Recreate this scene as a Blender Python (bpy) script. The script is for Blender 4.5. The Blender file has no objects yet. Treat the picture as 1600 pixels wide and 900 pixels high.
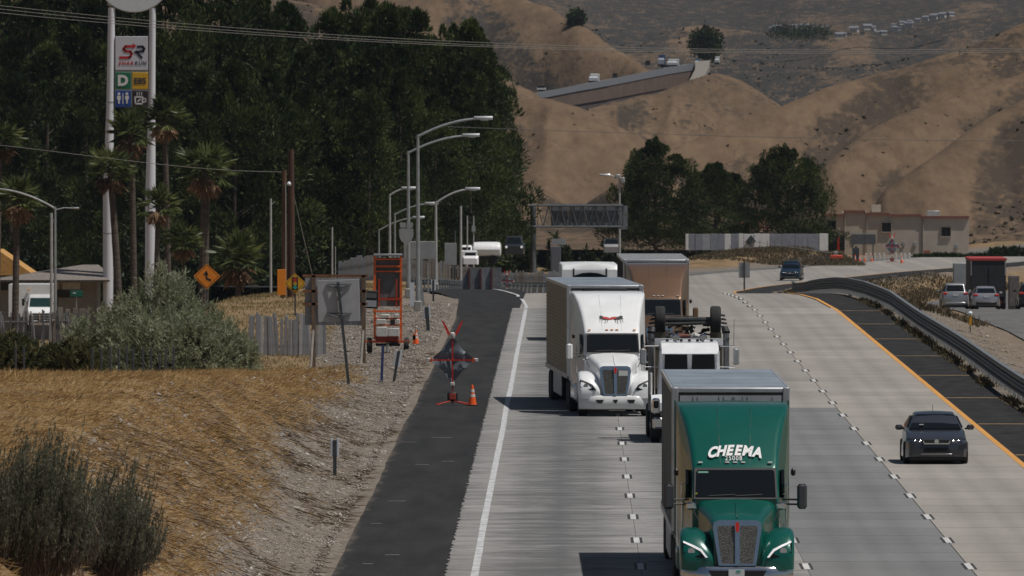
import bpy, math, random
import numpy as np
from mathutils import Vector, Matrix

# ------------------------------------------------------------------ camera, light, exposure
scn = bpy.context.scene
COL = scn.collection
R = math.radians
rnd = random.Random(11)
nrg = np.random.default_rng(5)

HAZE_DENSITY = 0.000018
F, CX, YH, HC = 17778.0, 888.0, 135.0, 10.9      # telephoto scale of the photograph (1600 px wide), eye height

cam_d = bpy.data.cameras.new('camera')
cam_d.sensor_width = 36.0
cam_d.lens = 400.0
cam_d.clip_start = 5.0
cam_d.clip_end = 20000.0
cam_d.dof.use_dof = True
cam_d.dof.focus_distance = 300.0
cam_d.dof.aperture_fstop = 11.0
cam = bpy.data.objects.new('camera', cam_d)
cam.location = (0, 0, HC)
cam.rotation_euler = (R(90) - math.atan((450 - YH) / F), 0, math.atan((CX - 800) / F))
COL.objects.link(cam)
scn.camera = cam

SUN_DIR = Vector((0.40, -0.14, 0.90)).normalized()
w = bpy.data.worlds.new('World')
scn.world = w
w.use_nodes = True
nt = w.node_tree
for n in list(nt.nodes):
    nt.nodes.remove(n)
sky = nt.nodes.new('ShaderNodeTexSky')
sky.sky_type = 'NISHITA'
sky.sun_disc = False
sky.sun_elevation = math.asin(SUN_DIR.z)
sky.sun_rotation = math.atan2(SUN_DIR.x, SUN_DIR.y)
sky.air_density = 1.2
sky.dust_density = 1.5
bg = nt.nodes.new('ShaderNodeBackground')
bg.inputs['Strength'].default_value = 0.04
out = nt.nodes.new('ShaderNodeOutputWorld')
nt.links.new(sky.outputs[0], bg.inputs[0])
nt.links.new(bg.outputs[0], out.inputs[0])

sun_d = bpy.data.lights.new('sun', 'SUN')
sun_d.energy = 4.2
sun_d.angle = R(0.5)
sun_d.color = (1.0, 0.95, 0.88)
sun = bpy.data.objects.new('sun', sun_d)
sun.rotation_euler = SUN_DIR.to_track_quat('Z', 'Y').to_euler()
sun.location = (60, 0, 150)
COL.objects.link(sun)

scn.view_settings.view_transform = 'Standard'
scn.view_settings.look = 'None'
scn.view_settings.exposure = -0.34
scn.view_settings.gamma = 1.0

# ------------------------------------------------------------------ numpy noise
def _hash(ix, iy, seed):
    h = (ix.astype(np.int64) * 374761393 + iy.astype(np.int64) * 668265263 + seed * 144665) & 0x7fffffff
    h = ((h ^ (h >> 13)) * 1274126177) & 0x7fffffff
    return ((h ^ (h >> 16)) & 0xffff) / 65535.0

def vnoise(x, y, seed=0):
    x = np.asarray(x, float); y = np.asarray(y, float)
    ix = np.floor(x); iy = np.floor(y)
    fx = x - ix; fy = y - iy
    fx = fx * fx * (3 - 2 * fx); fy = fy * fy * (3 - 2 * fy)
    a = _hash(ix, iy, seed); b = _hash(ix + 1, iy, seed)
    c = _hash(ix, iy + 1, seed); d = _hash(ix + 1, iy + 1, seed)
    return (a * (1 - fx) + b * fx) * (1 - fy) + (c * (1 - fx) + d * fx) * fy - 0.5

def fbm(x, y, octv=4, seed=0):
    t = 0; a = 1.0; f = 1.0
    for k in range(octv):
        t = t + a * vnoise(np.asarray(x) * f, np.asarray(y) * f, seed + k * 17)
        a *= 0.5; f *= 2.03
    return t

def smooth(t):
    t = np.clip(t, 0, 1)
    return t * t * (3 - 2 * t)

# ------------------------------------------------------------------ road profile and ground height
ZY = [0, 555, 600, 640, 678, 720, 790, 860, 925, 988, 1050, 1100, 1150, 1200, 1300, 1500, 3000]
ZR = [0, 0, -.3, -.8, -1.4, -2.2, -3.6, -4.9, -5.7, -5.9, -6.2, -6.6, -6.9, -7.2, -7.8, -8.8, -9.0]
ZL = [0, 0, -.3, -.8, -1.2, -1.75, -2.7, -3.8, -4.7, -5.4, -6.0, -6.5, -6.9, -7.2, -7.8, -8.8, -9.0]
def zr(Y): return np.interp(Y, ZY, ZR)
def sh(Y):
    t = np.clip(np.asarray(Y, float) - 895, 0, 60)
    return .14 * t * t / 120 + .14 * np.clip(np.asarray(Y, float) - 955, 0, None)

def ground(X, Y):
    X = np.asarray(X, float); Y = np.asarray(Y, float)
    lx = X - sh(Y)
    lf = smooth((-lx - 5) / 8)
    z = np.interp(Y, ZY, ZR) * (1 - lf) + np.interp(Y, ZY, ZL) * lf
    B = np.interp(Y, [0, 225, 290, 320, 352, 400, 430, 450, 485, 560], [3.7, 3.65, 3.35, 2.7, 1.9, .7, .0, -.4, -.4, 0.0])
    z = z + B * smooth((-lx - 5.75) / 5.5)
    z = z - 4.2 * np.maximum(smooth((-lx - 15) / 12) * smooth((Y - 580) / 190), smooth((-lx - 17.5) / 5) * smooth((Y - 486) / 150))      # the station yard lies below the road
    left = smooth((-lx - 5.6) / 2)
    nearw = np.interp(Y, [0, 500, 900], [1, 1, .4])
    z = z + left * nearw * (.15 * fbm(X / 3.1, Y / 9.0, 3, 3) + .10 * fbm(X / .8, Y / 2.5, 2, 9))
    # low spill of soil along the shoulder edge, beside the message trailer
    z = z + .35 * smooth((-lx - 5.4) / 1.2) * smooth((7.4 + lx) / 1.5) * np.interp(Y, [430, 470, 540, 600], [0, 1, 1, 0]) * (1 + fbm(X / 1.5, Y / 6., 2, 4))
    rt = smooth((lx - 16.0) / 4.5)
    z = z - 1.0 * rt
    z = z + rt * smooth((20.6 - lx) / 2.0) * (.35 + .25 * fbm(X / 2., Y / 6., 3, 6))
    # bank on the outer side of the bend
    z = z + 1.1 * smooth((-lx - 7) / 5) * smooth((Y - 1090) / 70) * smooth((30 - X) / 6)
    z = z - np.where((lx > -5.6) & (lx < 16.0), .06, 0)
    z = z - np.where((lx > 21.2) & (lx < 41), .06, 0)
    return z

def gz(X, Y): return float(ground(X, Y))
def px(x, Y): return (x - CX) * Y / F
def pz(y, Y): return HC + (YH - y) * Y / F

# ------------------------------------------------------------------ materials
MATS = {}
def mat(name, col, rough=.6, metal=0.0, var=.12, scale=3.0, bump=0.0, coat=0.0, stretch=(1, 1, 1), spec=.5, coords='Object', detail=4, bscale=None, col2=None, lo=.35, hi=.65):
    if name in MATS: return MATS[name]
    m = bpy.data.materials.new(name); m.use_nodes = True
    nt = m.node_tree; b = nt.nodes['Principled BSDF']
    b.inputs['Roughness'].default_value = rough
    b.inputs['Metallic'].default_value = metal
    b.inputs['Coat Weight'].default_value = coat
    b.inputs['Coat Roughness'].default_value = .04
    b.inputs['Specular IOR Level'].default_value = spec
    b.inputs['Base Color'].default_value = (*col, 1)
    if var > 0 or bump > 0 or col2:
        if coords == 'Position':
            g = nt.nodes.new('ShaderNodeNewGeometry'); src = g.outputs['Position']
        else:
            g = nt.nodes.new('ShaderNodeTexCoord'); src = g.outputs[coords]
        mp = nt.nodes.new('ShaderNodeMapping'); mp.inputs['Scale'].default_value = stretch
        nt.links.new(src, mp.inputs[0])
        no = nt.nodes.new('ShaderNodeTexNoise'); no.inputs['Scale'].default_value = scale; no.inputs['Detail'].default_value = detail
        no.inputs['Roughness'].default_value = .6
        nt.links.new(mp.outputs[0], no.inputs['Vector'])
        if var > 0 or col2:
            r = nt.nodes.new('ShaderNodeValToRGB')
            c1 = tuple(c * (1 - var) for c in col); c2 = col2 or tuple(min(1, c * (1 + var)) for c in col)
            r.color_ramp.elements[0].color = (*c1, 1); r.color_ramp.elements[0].position = lo
            r.color_ramp.elements[1].color = (*c2, 1); r.color_ramp.elements[1].position = hi
            nt.links.new(no.outputs[0], r.inputs[0]); nt.links.new(r.outputs[0], b.inputs['Base Color'])
        if bump > 0:
            n2 = no
            if bscale:
                n2 = nt.nodes.new('ShaderNodeTexNoise'); n2.inputs['Scale'].default_value = bscale; n2.inputs['Detail'].default_value = 5
                nt.links.new(mp.outputs[0], n2.inputs['Vector'])
            bp = nt.nodes.new('ShaderNodeBump'); bp.inputs['Strength'].default_value = bump; bp.inputs['Distance'].default_value = .1
            nt.links.new(n2.outputs[0], bp.inputs['Height']); nt.links.new(bp.outputs[0], b.inputs['Normal'])
    MATS[name] = m
    return m

def leafmat(name, c1, c2, c3=None, trans=.25, rough=.6, patch=.0, pscale=.3):
    """foliage: colour differs from leaf to leaf, with slow drift through the crown"""
    if name in MATS: return MATS[name]
    m = bpy.data.materials.new(name); m.use_nodes = True
    nt = m.node_tree; b = nt.nodes['Principled BSDF']; o = nt.nodes['Material Output']
    g = nt.nodes.new('ShaderNodeNewGeometry')
    no = nt.nodes.new('ShaderNodeTexNoise'); no.inputs['Scale'].default_value = pscale; no.inputs['Detail'].default_value = 3
    nt.links.new(g.outputs['Position'], no.inputs['Vector'])
    mx = nt.nodes.new('ShaderNodeMath'); mx.operation = 'MULTIPLY_ADD'; mx.inputs[1].default_value = .6
    ad = nt.nodes.new('ShaderNodeMath'); ad.operation = 'MULTIPLY_ADD'; ad.inputs[1].default_value = 1.6; ad.inputs[2].default_value = -.55
    nt.links.new(no.outputs[0], ad.inputs[0])
    nt.links.new(g.outputs['Random Per Island'], mx.inputs[0]); nt.links.new(ad.outputs[0], mx.inputs[2])
    r = nt.nodes.new('ShaderNodeValToRGB')
    r.color_ramp.elements[0].color = (*c1, 1); r.color_ramp.elements[0].position = .1
    r.color_ramp.elements[1].color = (*c2, 1); r.color_ramp.elements[1].position = .75
    if c3:
        e = r.color_ramp.elements.new(.95); e.color = (*c3, 1)
    nt.links.new(mx.outputs[0], r.inputs[0]); nt.links.new(r.outputs[0], b.inputs['Base Color'])
    b.inputs['Roughness'].default_value = rough; b.inputs['Specular IOR Level'].default_value = .25
    if trans > 0:
        t = nt.nodes.new('ShaderNodeBsdfTranslucent'); nt.links.new(r.outputs[0], t.inputs[0])
        ms = nt.nodes.new('ShaderNodeMixShader'); ms.inputs[0].default_value = trans
        nt.links.new(b.outputs[0], ms.inputs[1]); nt.links.new(t.outputs[0], ms.inputs[2]); nt.links.new(ms.outputs[0], o.inputs[0])
    MATS[name] = m
    return m

# ------------------------------------------------------------------ mesh builder
class MB:
    def __init__(s): s.v = []; s.f = []
    def add(s, vs, fs):
        n = len(s.v); s.v += [tuple(v) for v in vs]; s.f += [tuple(i + n for i in f) for f in fs]; return s
    def box(s, c, d, rot=None, taper=1.0, ch=0.0):
        hx, hy, hz = d[0] / 2, d[1] / 2, d[2] / 2
        if ch > 0:      # chamfered box: vertical profile of an octagon
            pts = []
            for z, k in ((-hz, ch), (-hz + ch, 0), (hz - ch, 0), (hz, ch)):
                for (x, y) in ((-hx + k + ch, -hy + k), (hx - k - ch, -hy + k), (hx - k, -hy + k + ch), (hx - k, hy - k - ch), (hx - k - ch, hy - k), (-hx + k + ch, hy - k), (-hx + k, hy - k - ch), (-hx + k, -hy + k + ch)):
                    pts.append((x, y, z))
            fs = [tuple(range(7, -1, -1)), tuple(range(24, 32))]
            for l in range(3):
                for i in range(8): fs.append((l * 8 + i, l * 8 + (i + 1) % 8, l * 8 + 8 + (i + 1) % 8, l * 8 + 8 + i))
        else:
            t = taper
            pts = [(-hx, -hy, -hz), (hx, -hy, -hz), (hx, hy, -hz), (-hx, hy, -hz), (-hx * t, -hy * t, hz), (hx * t, -hy * t, hz), (hx * t, hy * t, hz), (-hx * t, hy * t, hz)]
            fs = [(3, 2, 1, 0), (4, 5, 6, 7), (0, 1, 5, 4), (1, 2, 6, 5), (2, 3, 7, 6), (3, 0, 4, 7)]
        M = rot or Matrix.Identity(3)
        c = Vector(c)
        return s.add([M @ Vector(p) + c for p in pts], fs)
    def tube(s, pts, r, n=8, caps=True):
        pts = [Vector(p) for p in pts]
        rs = r if isinstance(r, (list, tuple)) else [r] * len(pts)
        rings = []
        for i, p in enumerate(pts):
            d = (pts[min(i + 1, len(pts) - 1)] - pts[max(i - 1, 0)]).normalized()
            a = d.cross(Vector((0, 0, 1)) if abs(d.z) < .95 else Vector((0, 1, 0))).normalized(); b = d.cross(a)
            rings.append([p + (a * math.cos(2 * math.pi * k / n) + b * math.sin(2 * math.pi * k / n)) * rs[i] for k in range(n)])
        vs = [v for rg in rings for v in rg]; fs = []
        for i in range(len(pts) - 1):
            for k in range(n): fs.append((i * n + k, i * n + (k + 1) % n, (i + 1) * n + (k + 1) % n, (i + 1) * n + k))
        if caps: fs.append(tuple(range(n - 1, -1, -1))); fs.append(tuple(range(len(vs) - n, len(vs))))
        return s.add(vs, fs)
    def loft(s, rings, caps=True, closed=True):
        n = len(rings[0]); vs = [v for rg in rings for v in rg]; fs = []
        for i in range(len(rings) - 1):
            for k in range(n if closed else n - 1): fs.append((i * n + k, i * n + (k + 1) % n, (i + 1) * n + (k + 1) % n, (i + 1) * n + k))
        if caps: fs.append(tuple(range(n - 1, -1, -1))); fs.append(tuple(range(len(vs) - n, len(vs))))
        return s.add(vs, fs)
    def prism(s, poly, y0, y1):          # outline in x,z pushed from y0 to y1 (y may be callables of x,z)
        n = len(poly); g = lambda y, p: y(p[0], p[1]) if callable(y) else y
        vs = [(p[0], g(y0, p), p[1]) for p in poly] + [(p[0], g(y1, p), p[1]) for p in poly]
        fs = [tuple(range(n)), tuple(range(2 * n - 1, n - 1, -1))] + [(i, n + i, n + (i + 1) % n, (i + 1) % n) for i in range(n)]
        return s.add(vs, fs)
    def xprism(s, poly, x0, x1):         # outline in y,z pushed along x
        n = len(poly)
        vs = [(x0, p[0], p[1]) for p in poly] + [(x1, p[0], p[1]) for p in poly]
        fs = [tuple(range(n - 1, -1, -1)), tuple(range(n, 2 * n))] + [(i, (i + 1) % n, n + (i + 1) % n, n + i) for i in range(n)]
        return s.add(vs, fs)
    def lathe(s, prof, n=20, axis='z', c=(0, 0, 0)):     # prof: (radius, height)
        vs = []
        for (r, h) in prof:
            for k in range(n):
                a = 2 * math.pi * k / n; u, v = r * math.cos(a), r * math.sin(a)
                p = (u, v, h) if axis == 'z' else ((h, u, v) if axis == 'x' else (u, h, v))
                vs.append((p[0] + c[0], p[1] + c[1], p[2] + c[2]))
        fs = []
        for i in range(len(prof) - 1):
            for k in range(n): fs.append((i * n + k, i * n + (k + 1) % n, (i + 1) * n + (k + 1) % n, (i + 1) * n + k))
        fs.append(tuple(range(n - 1, -1, -1))); fs.append(tuple(range(len(vs) - n, len(vs))))
        return s.add(vs, fs)
    def mesh(s, name, m, smooth=True, ang=32):
        me = bpy.data.meshes.new(name); me.from_pydata(s.v, [], s.f)
        import bmesh
        bm = bmesh.new(); bm.from_mesh(me); bmesh.ops.recalc_face_normals(bm, faces=bm.faces); bm.to_mesh(me); bm.free()
        me.materials.append(m)
        if smooth: me.shade_smooth(); me.set_sharp_from_angle(angle=R(ang))
        return me
    def obj(s, name, m, parent=None, smooth=True, ang=32, loc=None):
        return link(name, s.mesh(name, m, smooth, ang), parent, loc)

def link(name, me, parent=None, loc=None):
    o = bpy.data.objects.new(name, me); COL.objects.link(o)
    if parent is not None: o.parent = parent
    if loc is not None: o.location = loc
    return o

def tag(o, label=None, cat=None, group=None, kind=None):
    if label: o['label'] = label
    if cat: o['category'] = cat
    if group: o['group'] = group
    if kind: o['kind'] = kind
    return o

def thing(name, label, cat, loc=(0, 0, 0), rz=0.0, group=None):
    o = bpy.data.objects.new(name, None); COL.objects.link(o)
    o.empty_display_size = .3
    o.location = loc; o.rotation_euler = (0, 0, rz)
    return tag(o, label, cat, group)

def kids(o): return [c for c in bpy.data.objects if c.parent == o]
def dup(o, loc, rz=None, label=None, scale=None):
    c = o.copy(); COL.objects.link(c); c.location = loc
    if rz is not None: c.rotation_euler = (0, 0, rz)
    if label: c['label'] = label
    if scale: c.scale = scale if isinstance(scale, tuple) else (scale,) * 3
    for ch in o.children:
        d = ch.copy(); COL.objects.link(d); d.parent = c
        for g in ch.children:
            e = g.copy(); COL.objects.link(e); e.parent = d
    return c

def np_mesh(name, v, f, m, smooth=False):
    v = np.asarray(v, np.float32); f = np.asarray(f, np.int32); k = f.shape[1]
    me = bpy.data.meshes.new(name)
    me.vertices.add(len(v)); me.vertices.foreach_set('co', v.ravel())
    me.loops.add(f.size); me.loops.foreach_set('vertex_index', f.ravel())
    me.polygons.add(len(f)); me.polygons.foreach_set('loop_start', np.arange(0, f.size, k, dtype=np.int32))
    me.update(calc_edges=True)
    me.materials.append(m)
    if smooth: me.shade_smooth()
    return me

def leaves(P, D, L, W, rng=nrg):
    """diamond leaf per point: base P, direction D, length L, half width W"""
    P = np.asarray(P, float); D = np.asarray(D, float); n = len(P)
    D = D / np.linalg.norm(D, axis=1, keepdims=True)
    S = np.cross(D, rng.normal(size=(n, 3))); S /= np.linalg.norm(S, axis=1, keepdims=True) + 1e-9
    L = np.broadcast_to(L, n)[:, None]; W = np.broadcast_to(W, n)[:, None]
    v = np.stack([P, P + D * L * .45 + S * W, P + D * L, P + D * L * .45 - S * W], 1).reshape(-1, 3)
    f = np.arange(4 * n).reshape(n, 4)
    return v, f

def text(name, body, size, m, parent, loc, shear=0, bold=0, warp=None, thick=.004, align='CENTER', sx=1.0, space=1.0):
    """flat lettering facing the camera side (-y)"""
    cu = bpy.data.curves.new(name, 'FONT'); cu.body = body; cu.size = size; cu.shear = shear; cu.offset = bold; cu.space_character = space
    cu.align_x = align; cu.align_y = 'CENTER'; cu.extrude = thick; cu.resolution_u = 3
    o = bpy.data.objects.new(name, cu); COL.objects.link(o)
    dg = bpy.context.evaluated_depsgraph_get()
    me = bpy.data.meshes.new_from_object(o.evaluated_get(dg))
    bpy.data.objects.remove(o); bpy.data.curves.remove(cu)
    for v in me.vertices:
        x, y, z = v.co
        p = Vector((x * sx, -z, y))
        if warp: p = Vector(warp(p.x, p.z, p.y))
        v.co = p
    me.name = name; me.materials.clear(); me.materials.append(m)
    return link(name, me, parent, loc)

def rr(w_, z0, z1, r, y, n=4, wt=None, crown=.0, wb=None):
    """rounded section ring at y: half width w_ (top half width wt), bottom z0, top z1"""
    wt = w_ if wt is None else wt; wb = w_ if wb is None else wb
    pts = [(-wb, z0), (-w_, z0 + (z1 - z0) * .3)]
    for k in range(n + 1):
        a = math.pi - k * (math.pi / 2) / n
        pts.append((-wt + r + r * math.cos(a), z1 - r + r * math.sin(a)))
    pts.append((-wt * .35, z1 + crown * .8)); pts.append((0, z1 + crown)); pts.append((wt * .35, z1 + crown * .8))
    for k in range(n + 1):
        a = math.pi / 2 - k * (math.pi / 2) / n
        pts.append((wt - r + r * math.cos(a), z1 - r + r * math.sin(a)))
    pts += [(w_, z0 + (z1 - z0) * .3), (wb, z0)]
    return [(p[0], y, p[1]) for p in pts]

# common materials
CHROME = mat('chrome', (.72, .73, .75), .16, 1.0, var=.06)
STEEL = mat('galvanised_steel', (.40, .42, .43), .5, .6, var=.15, scale=2)
ALU = mat('aluminium', (.55, .56, .58), .42, .7, var=.1)
BLACK = mat('black_plastic', (.018, .018, .02), .5, var=.2)
RUBBER = mat('tyre_rubber', (.022, .022, .023), .85, var=.25, scale=8)
GLASS = mat('dark_glass', (.006, .009, .011), .06, var=0, spec=.35)
WHITE = mat('white_paint', (.82, .83, .84), .35, var=.04, coat=.4)
DIRTYW = mat('worn_white', (.62, .62, .60), .55, var=.1)
ORANGE = mat('orange_paint', (.75, .13, .02), .45, var=.15)
REFLOR = mat('orange_plastic', (.9, .12, .015), .5, var=.08)
REDM = mat('red_plastic', (.55, .03, .02), .35, var=.08)
AMBER = mat('amber_lens', (.8, .3, .03), .3, var=.05)
GREYSIGN = mat('sign_back_grey', (.34, .35, .36), .55, .3, var=.12, scale=1.5)
WOOD = mat('weathered_wood', (.16, .11, .075), .85, var=.3, scale=3, stretch=(4, 4, .6))
BROWNPOLE = mat('brown_pole', (.12, .06, .035), .8, var=.3, scale=2, stretch=(3, 3, .3))
DARKPOST = mat('dark_post', (.05, .055, .06), .7, var=.3)
PLATE = mat('plate_white', (.7, .72, .7), .5, var=.03)
# ------------------------------------------------------------------ setting materials
def ground_material():
    m = bpy.data.materials.new('ground_soil'); m.use_nodes = True
    nt = m.node_tree; b = nt.nodes['Principled BSDF']; N = nt.nodes.new; Lk = nt.links.new
    g = N('ShaderNodeNewGeometry')
    at = N('ShaderNodeAttribute'); at.attribute_name = 'cover'
    mp = N('ShaderNodeMapping'); mp.inputs['Scale'].default_value = (1.0, .35, 1.0); Lk(g.outputs['Position'], mp.inputs[0])
    def noise_(sc, det=5, src=None):
        n = N('ShaderNodeTexNoise'); n.inputs['Scale'].default_value = sc; n.inputs['Detail'].default_value = det; n.inputs['Roughness'].default_value = .65
        Lk((src or mp).outputs[0], n.inputs['Vector']); return n
    def ramp(n, els):
        r = N('ShaderNodeValToRGB')
        while len(r.color_ramp.elements) < len(els): r.color_ramp.elements.new(.5)
        for e, (p, c) in zip(r.color_ramp.elements, els): e.position = p; e.color = (*c, 1)
        Lk(n.outputs[0], r.inputs[0]); return r
    n1 = noise_(.55); n2 = noise_(3.2); n3 = noise_(9)
    gravel = ramp(n2, [(.25, (.095, .077, .06)), (.5, (.185, .158, .132)), (.75, (.265, .235, .205))])
    straw = ramp(n1, [(.3, (.12, .080, .045)), (.5, (.22, .150, .080)), (.7, (.29, .21, .12))])
    ad = N('ShaderNodeMath'); ad.operation = 'MULTIPLY_ADD'; ad.inputs[1].default_value = .55; ad.inputs[2].default_value = -.27
    Lk(n2.outputs[0], ad.inputs[0])
    a2 = N('ShaderNodeMath'); a2.operation = 'ADD'; a2.use_clamp = True; Lk(at.outputs['Fac'], a2.inputs[0]); Lk(ad.outputs[0], a2.inputs[1])
    mx = N('ShaderNodeMix'); mx.data_type = 'RGBA'
    Lk(a2.outputs[0], mx.inputs[0]); Lk(gravel.outputs[0], mx.inputs[6]); Lk(straw.outputs[0], mx.inputs[7])
    # damp dark scabs of dead stalks lying on the gravel
    n4 = noise_(1.4, 6); r4 = ramp(n4, [(.28, (.58, .50, .44)), (.40, (1, 1, 1))])
    ml = N('ShaderNodeMix'); ml.data_type = 'RGBA'; ml.blend_type = 'MULTIPLY'; ml.inputs[0].default_value = .8
    Lk(mx.outputs[2], ml.inputs[6]); Lk(r4.outputs[0], ml.inputs[7]); Lk(ml.outputs[2], b.inputs['Base Color'])
    b.inputs['Roughness'].default_value = .95; b.inputs['Specular IOR Level'].default_value = .15
    bp = N('ShaderNodeBump'); bp.inputs['Strength'].default_value = .5; bp.inputs['Distance'].default_value = .06
    Lk(n3.outputs[0], bp.inputs['Height']); Lk(bp.outputs[0], b.inputs['Normal'])
    return m

def concrete_material():
    m = bpy.data.materials.new('grooved_concrete'); m.use_nodes = True
    nt = m.node_tree; b = nt.nodes['Principled BSDF']; N = nt.nodes.new; Lk = nt.links.new
    g = N('ShaderNodeNewGeometry'); oi = N('ShaderNodeObjectInfo')
    sx = N('ShaderNodeSeparateXYZ'); Lk(g.outputs['Position'], sx.inputs[0])
    def noi(scale, stretch, det=3, rough=.6):
        mp = N('ShaderNodeMapping'); mp.inputs['Scale'].default_value = stretch; Lk(g.outputs['Position'], mp.inputs[0])
        n = N('ShaderNodeTexNoise'); n.inputs['Scale'].default_value = scale; n.inputs['Detail'].default_value = det; n.inputs['Roughness'].default_value = rough
        Lk(mp.outputs[0], n.inputs['Vector']); return n
    def math_(op, a, b_=None, c=None, clamp=False):
        n = N('ShaderNodeMath'); n.operation = op; n.use_clamp = clamp
        for i, v in enumerate((a, b_, c)):
            if v is None: continue
            if isinstance(v, (int, float)): n.inputs[i].default_value = v
            else: Lk(v, n.inputs[i])
        return n.outputs[0]
    streak = noi(1.0, (.45, .75, 1), 5, .72)        # long transverse grinding streaks
    fine = noi(1.0, (5, 2.2, 5), 4)
    big = noi(1.0, (.25, .05, 1), 3)
    # rubber and old overlay worn into the wheel lane: strongest mid-lane, broken up by the streaks
    lane = math_('ABSOLUTE', math_('SUBTRACT', math_('FRACT', math_('DIVIDE', math_('ADD', sx.outputs[0], 2.1), 3.74)), .5))
    cov = math_('MULTIPLY_ADD', lane, -2.1, 1.05)
    cov = math_('ADD', cov, math_('MULTIPLY_ADD', streak.outputs[0], -3.6, 1.75))
    cov = math_('MULTIPLY', math_('MINIMUM', math_('MAXIMUM', cov, 0), 1), oi.outputs['Alpha'])
    rubber = N('ShaderNodeMix'); rubber.data_type = 'RGBA'; Lk(cov, rubber.inputs[0])
    jit = math_('MULTIPLY_ADD', oi.outputs['Random'], .14, .93)
    v1 = math_('MULTIPLY_ADD', fine.outputs[0], .34, .83); v2 = math_('MULTIPLY_ADD', big.outputs[0], .5, .75)
    v3 = math_('MULTIPLY_ADD', math_('SUBTRACT', streak.outputs[0], .5), math_('MULTIPLY_ADD', oi.outputs['Alpha'], .34, .06), 1.0)
    wp_ = math_('MULTIPLY_ADD', math_('MAXIMUM', math_('MULTIPLY_ADD', math_('ABSOLUTE', math_('SUBTRACT', lane, .24)), -8.0, 1.0), 0.0), -.13, 1.0)     # tyre-worn wheel paths
    oil = math_('MULTIPLY_ADD', math_('MAXIMUM', math_('MULTIPLY_ADD', lane, -14.0, 1.0), 0.0), -.09, 1.0)       # drip line mid-lane
    k = math_('MULTIPLY', math_('MULTIPLY', math_('MULTIPLY', wp_, oil), math_('MULTIPLY', jit, v3)), math_('MULTIPLY', v1, v2))
    sc = N('ShaderNodeVectorMath'); sc.operation = 'SCALE'; Lk(oi.outputs['Color'], sc.inputs[0]); Lk(k, sc.inputs['Scale'])
    Lk(sc.outputs[0], rubber.inputs[6])
    dk = N('ShaderNodeVectorMath'); dk.operation = 'SCALE'; dk.inputs[0].default_value = (.098, .102, .107); Lk(v1, dk.inputs['Scale'])
    Lk(dk.outputs[0], rubber.inputs[7])
    Lk(rubber.outputs[2], b.inputs['Base Color'])
    b.inputs['Roughness'].default_value = .85; b.inputs['Specular IOR Level'].default_value = .3
    return m

M_GROUND = ground_material()
M_CONC = concrete_material()
M_ASPH = mat('asphalt', (.033, .0335, .0345), .95, var=.28, scale=1.5, stretch=(1, .25, 1), coords='Position', bump=.15, bscale=30, spec=.08, detail=8)
def dusty_shoulder():
    m = bpy.data.materials.new('dusty_asphalt'); m.use_nodes = True
    nt = m.node_tree; b = nt.nodes['Principled BSDF']; N = nt.nodes.new; Lk = nt.links.new
    g = N('ShaderNodeNewGeometry'); sx = N('ShaderNodeSeparateXYZ'); Lk(g.outputs['Position'], sx.inputs[0])
    def noi(sc, st, det=6):
        mp = N('ShaderNodeMapping'); mp.inputs['Scale'].default_value = st; Lk(g.outputs['Position'], mp.inputs[0])
        n = N('ShaderNodeTexNoise'); n.inputs['Scale'].default_value = sc; n.inputs['Detail'].default_value = det; n.inputs['Roughness'].default_value = .65; Lk(mp.outputs[0], n.inputs['Vector']); return n
    n1 = noi(1.0, (1.2, .12, 1)); n2 = noi(1.0, (6, 1.6, 6)); n3 = noi(1.0, (2.2, .35, 1))
    r = N('ShaderNodeValToRGB'); e = r.color_ramp.elements
    e[0].position = .33; e[0].color = (.026, .027, .0285, 1); e[1].position = .68; e[1].color = (.043, .043, .043, 1); Lk(n1.outputs[0], r.inputs[0])
    # soil dust washed on to the outer edge
    a = N('ShaderNodeMath'); a.operation = 'MULTIPLY_ADD'; a.inputs[1].default_value = -2.6; a.inputs[2].default_value = -13.35; Lk(sx.outputs[0], a.inputs[0])
    c = N('ShaderNodeMath'); c.operation = 'MULTIPLY_ADD'; c.inputs[1].default_value = 2.4; Lk(n3.outputs[0], c.inputs[0]); Lk(a.outputs[0], c.inputs[2])
    d = N('ShaderNodeMath'); d.operation = 'SUBTRACT'; d.use_clamp = True; d.inputs[1].default_value = 1.15; Lk(c.outputs[0], d.inputs[0])
    mx = N('ShaderNodeMix'); mx.data_type = 'RGBA'; Lk(d.outputs[0], mx.inputs[0]); Lk(r.outputs[0], mx.inputs[6]); mx.inputs[7].default_value = (.13, .112, .095, 1)
    r2 = N('ShaderNodeValToRGB'); r2.color_ramp.elements[0].color = (.82, .82, .82, 1); r2.color_ramp.elements[1].color = (1.18, 1.18, 1.18, 1); Lk(n2.outputs[0], r2.inputs[0])
    ml = N('ShaderNodeMix'); ml.data_type = 'RGBA'; ml.blend_type = 'MULTIPLY'; ml.inputs[0].default_value = 1; Lk(mx.outputs[2], ml.inputs[6]); Lk(r2.outputs[0], ml.inputs[7])
    Lk(ml.outputs[2], b.inputs['Base Color']); b.inputs['Roughness'].default_value = .95; b.inputs['Specular IOR Level'].default_value = .08
    return m
M_DUSTY = dusty_shoulder()
M_ASPH2 = mat('worn_asphalt', (.13, .128, .125), .9, var=.2, scale=.8, stretch=(1, .2, 1), coords='Position', spec=.25, detail=8)
M_LINE = mat('white_road_paint', (.50, .51, .52), .7, var=.30, scale=1.2, stretch=(2, .8, 1), coords='Position', detail=8)
M_DASH = mat('white_tape', (.56, .56, .55), .6, var=.28, scale=2.2, coords='Position', detail=8)
M_BORD = mat('black_tape', (.035, .035, .037), .7, var=.5, scale=2, coords='Position', detail=8)
M_YEL = mat('yellow_road_paint', (.62, .30, .07), .7, var=.15, scale=2, stretch=(2, .6, 1), coords='Position', detail=8)
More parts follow.
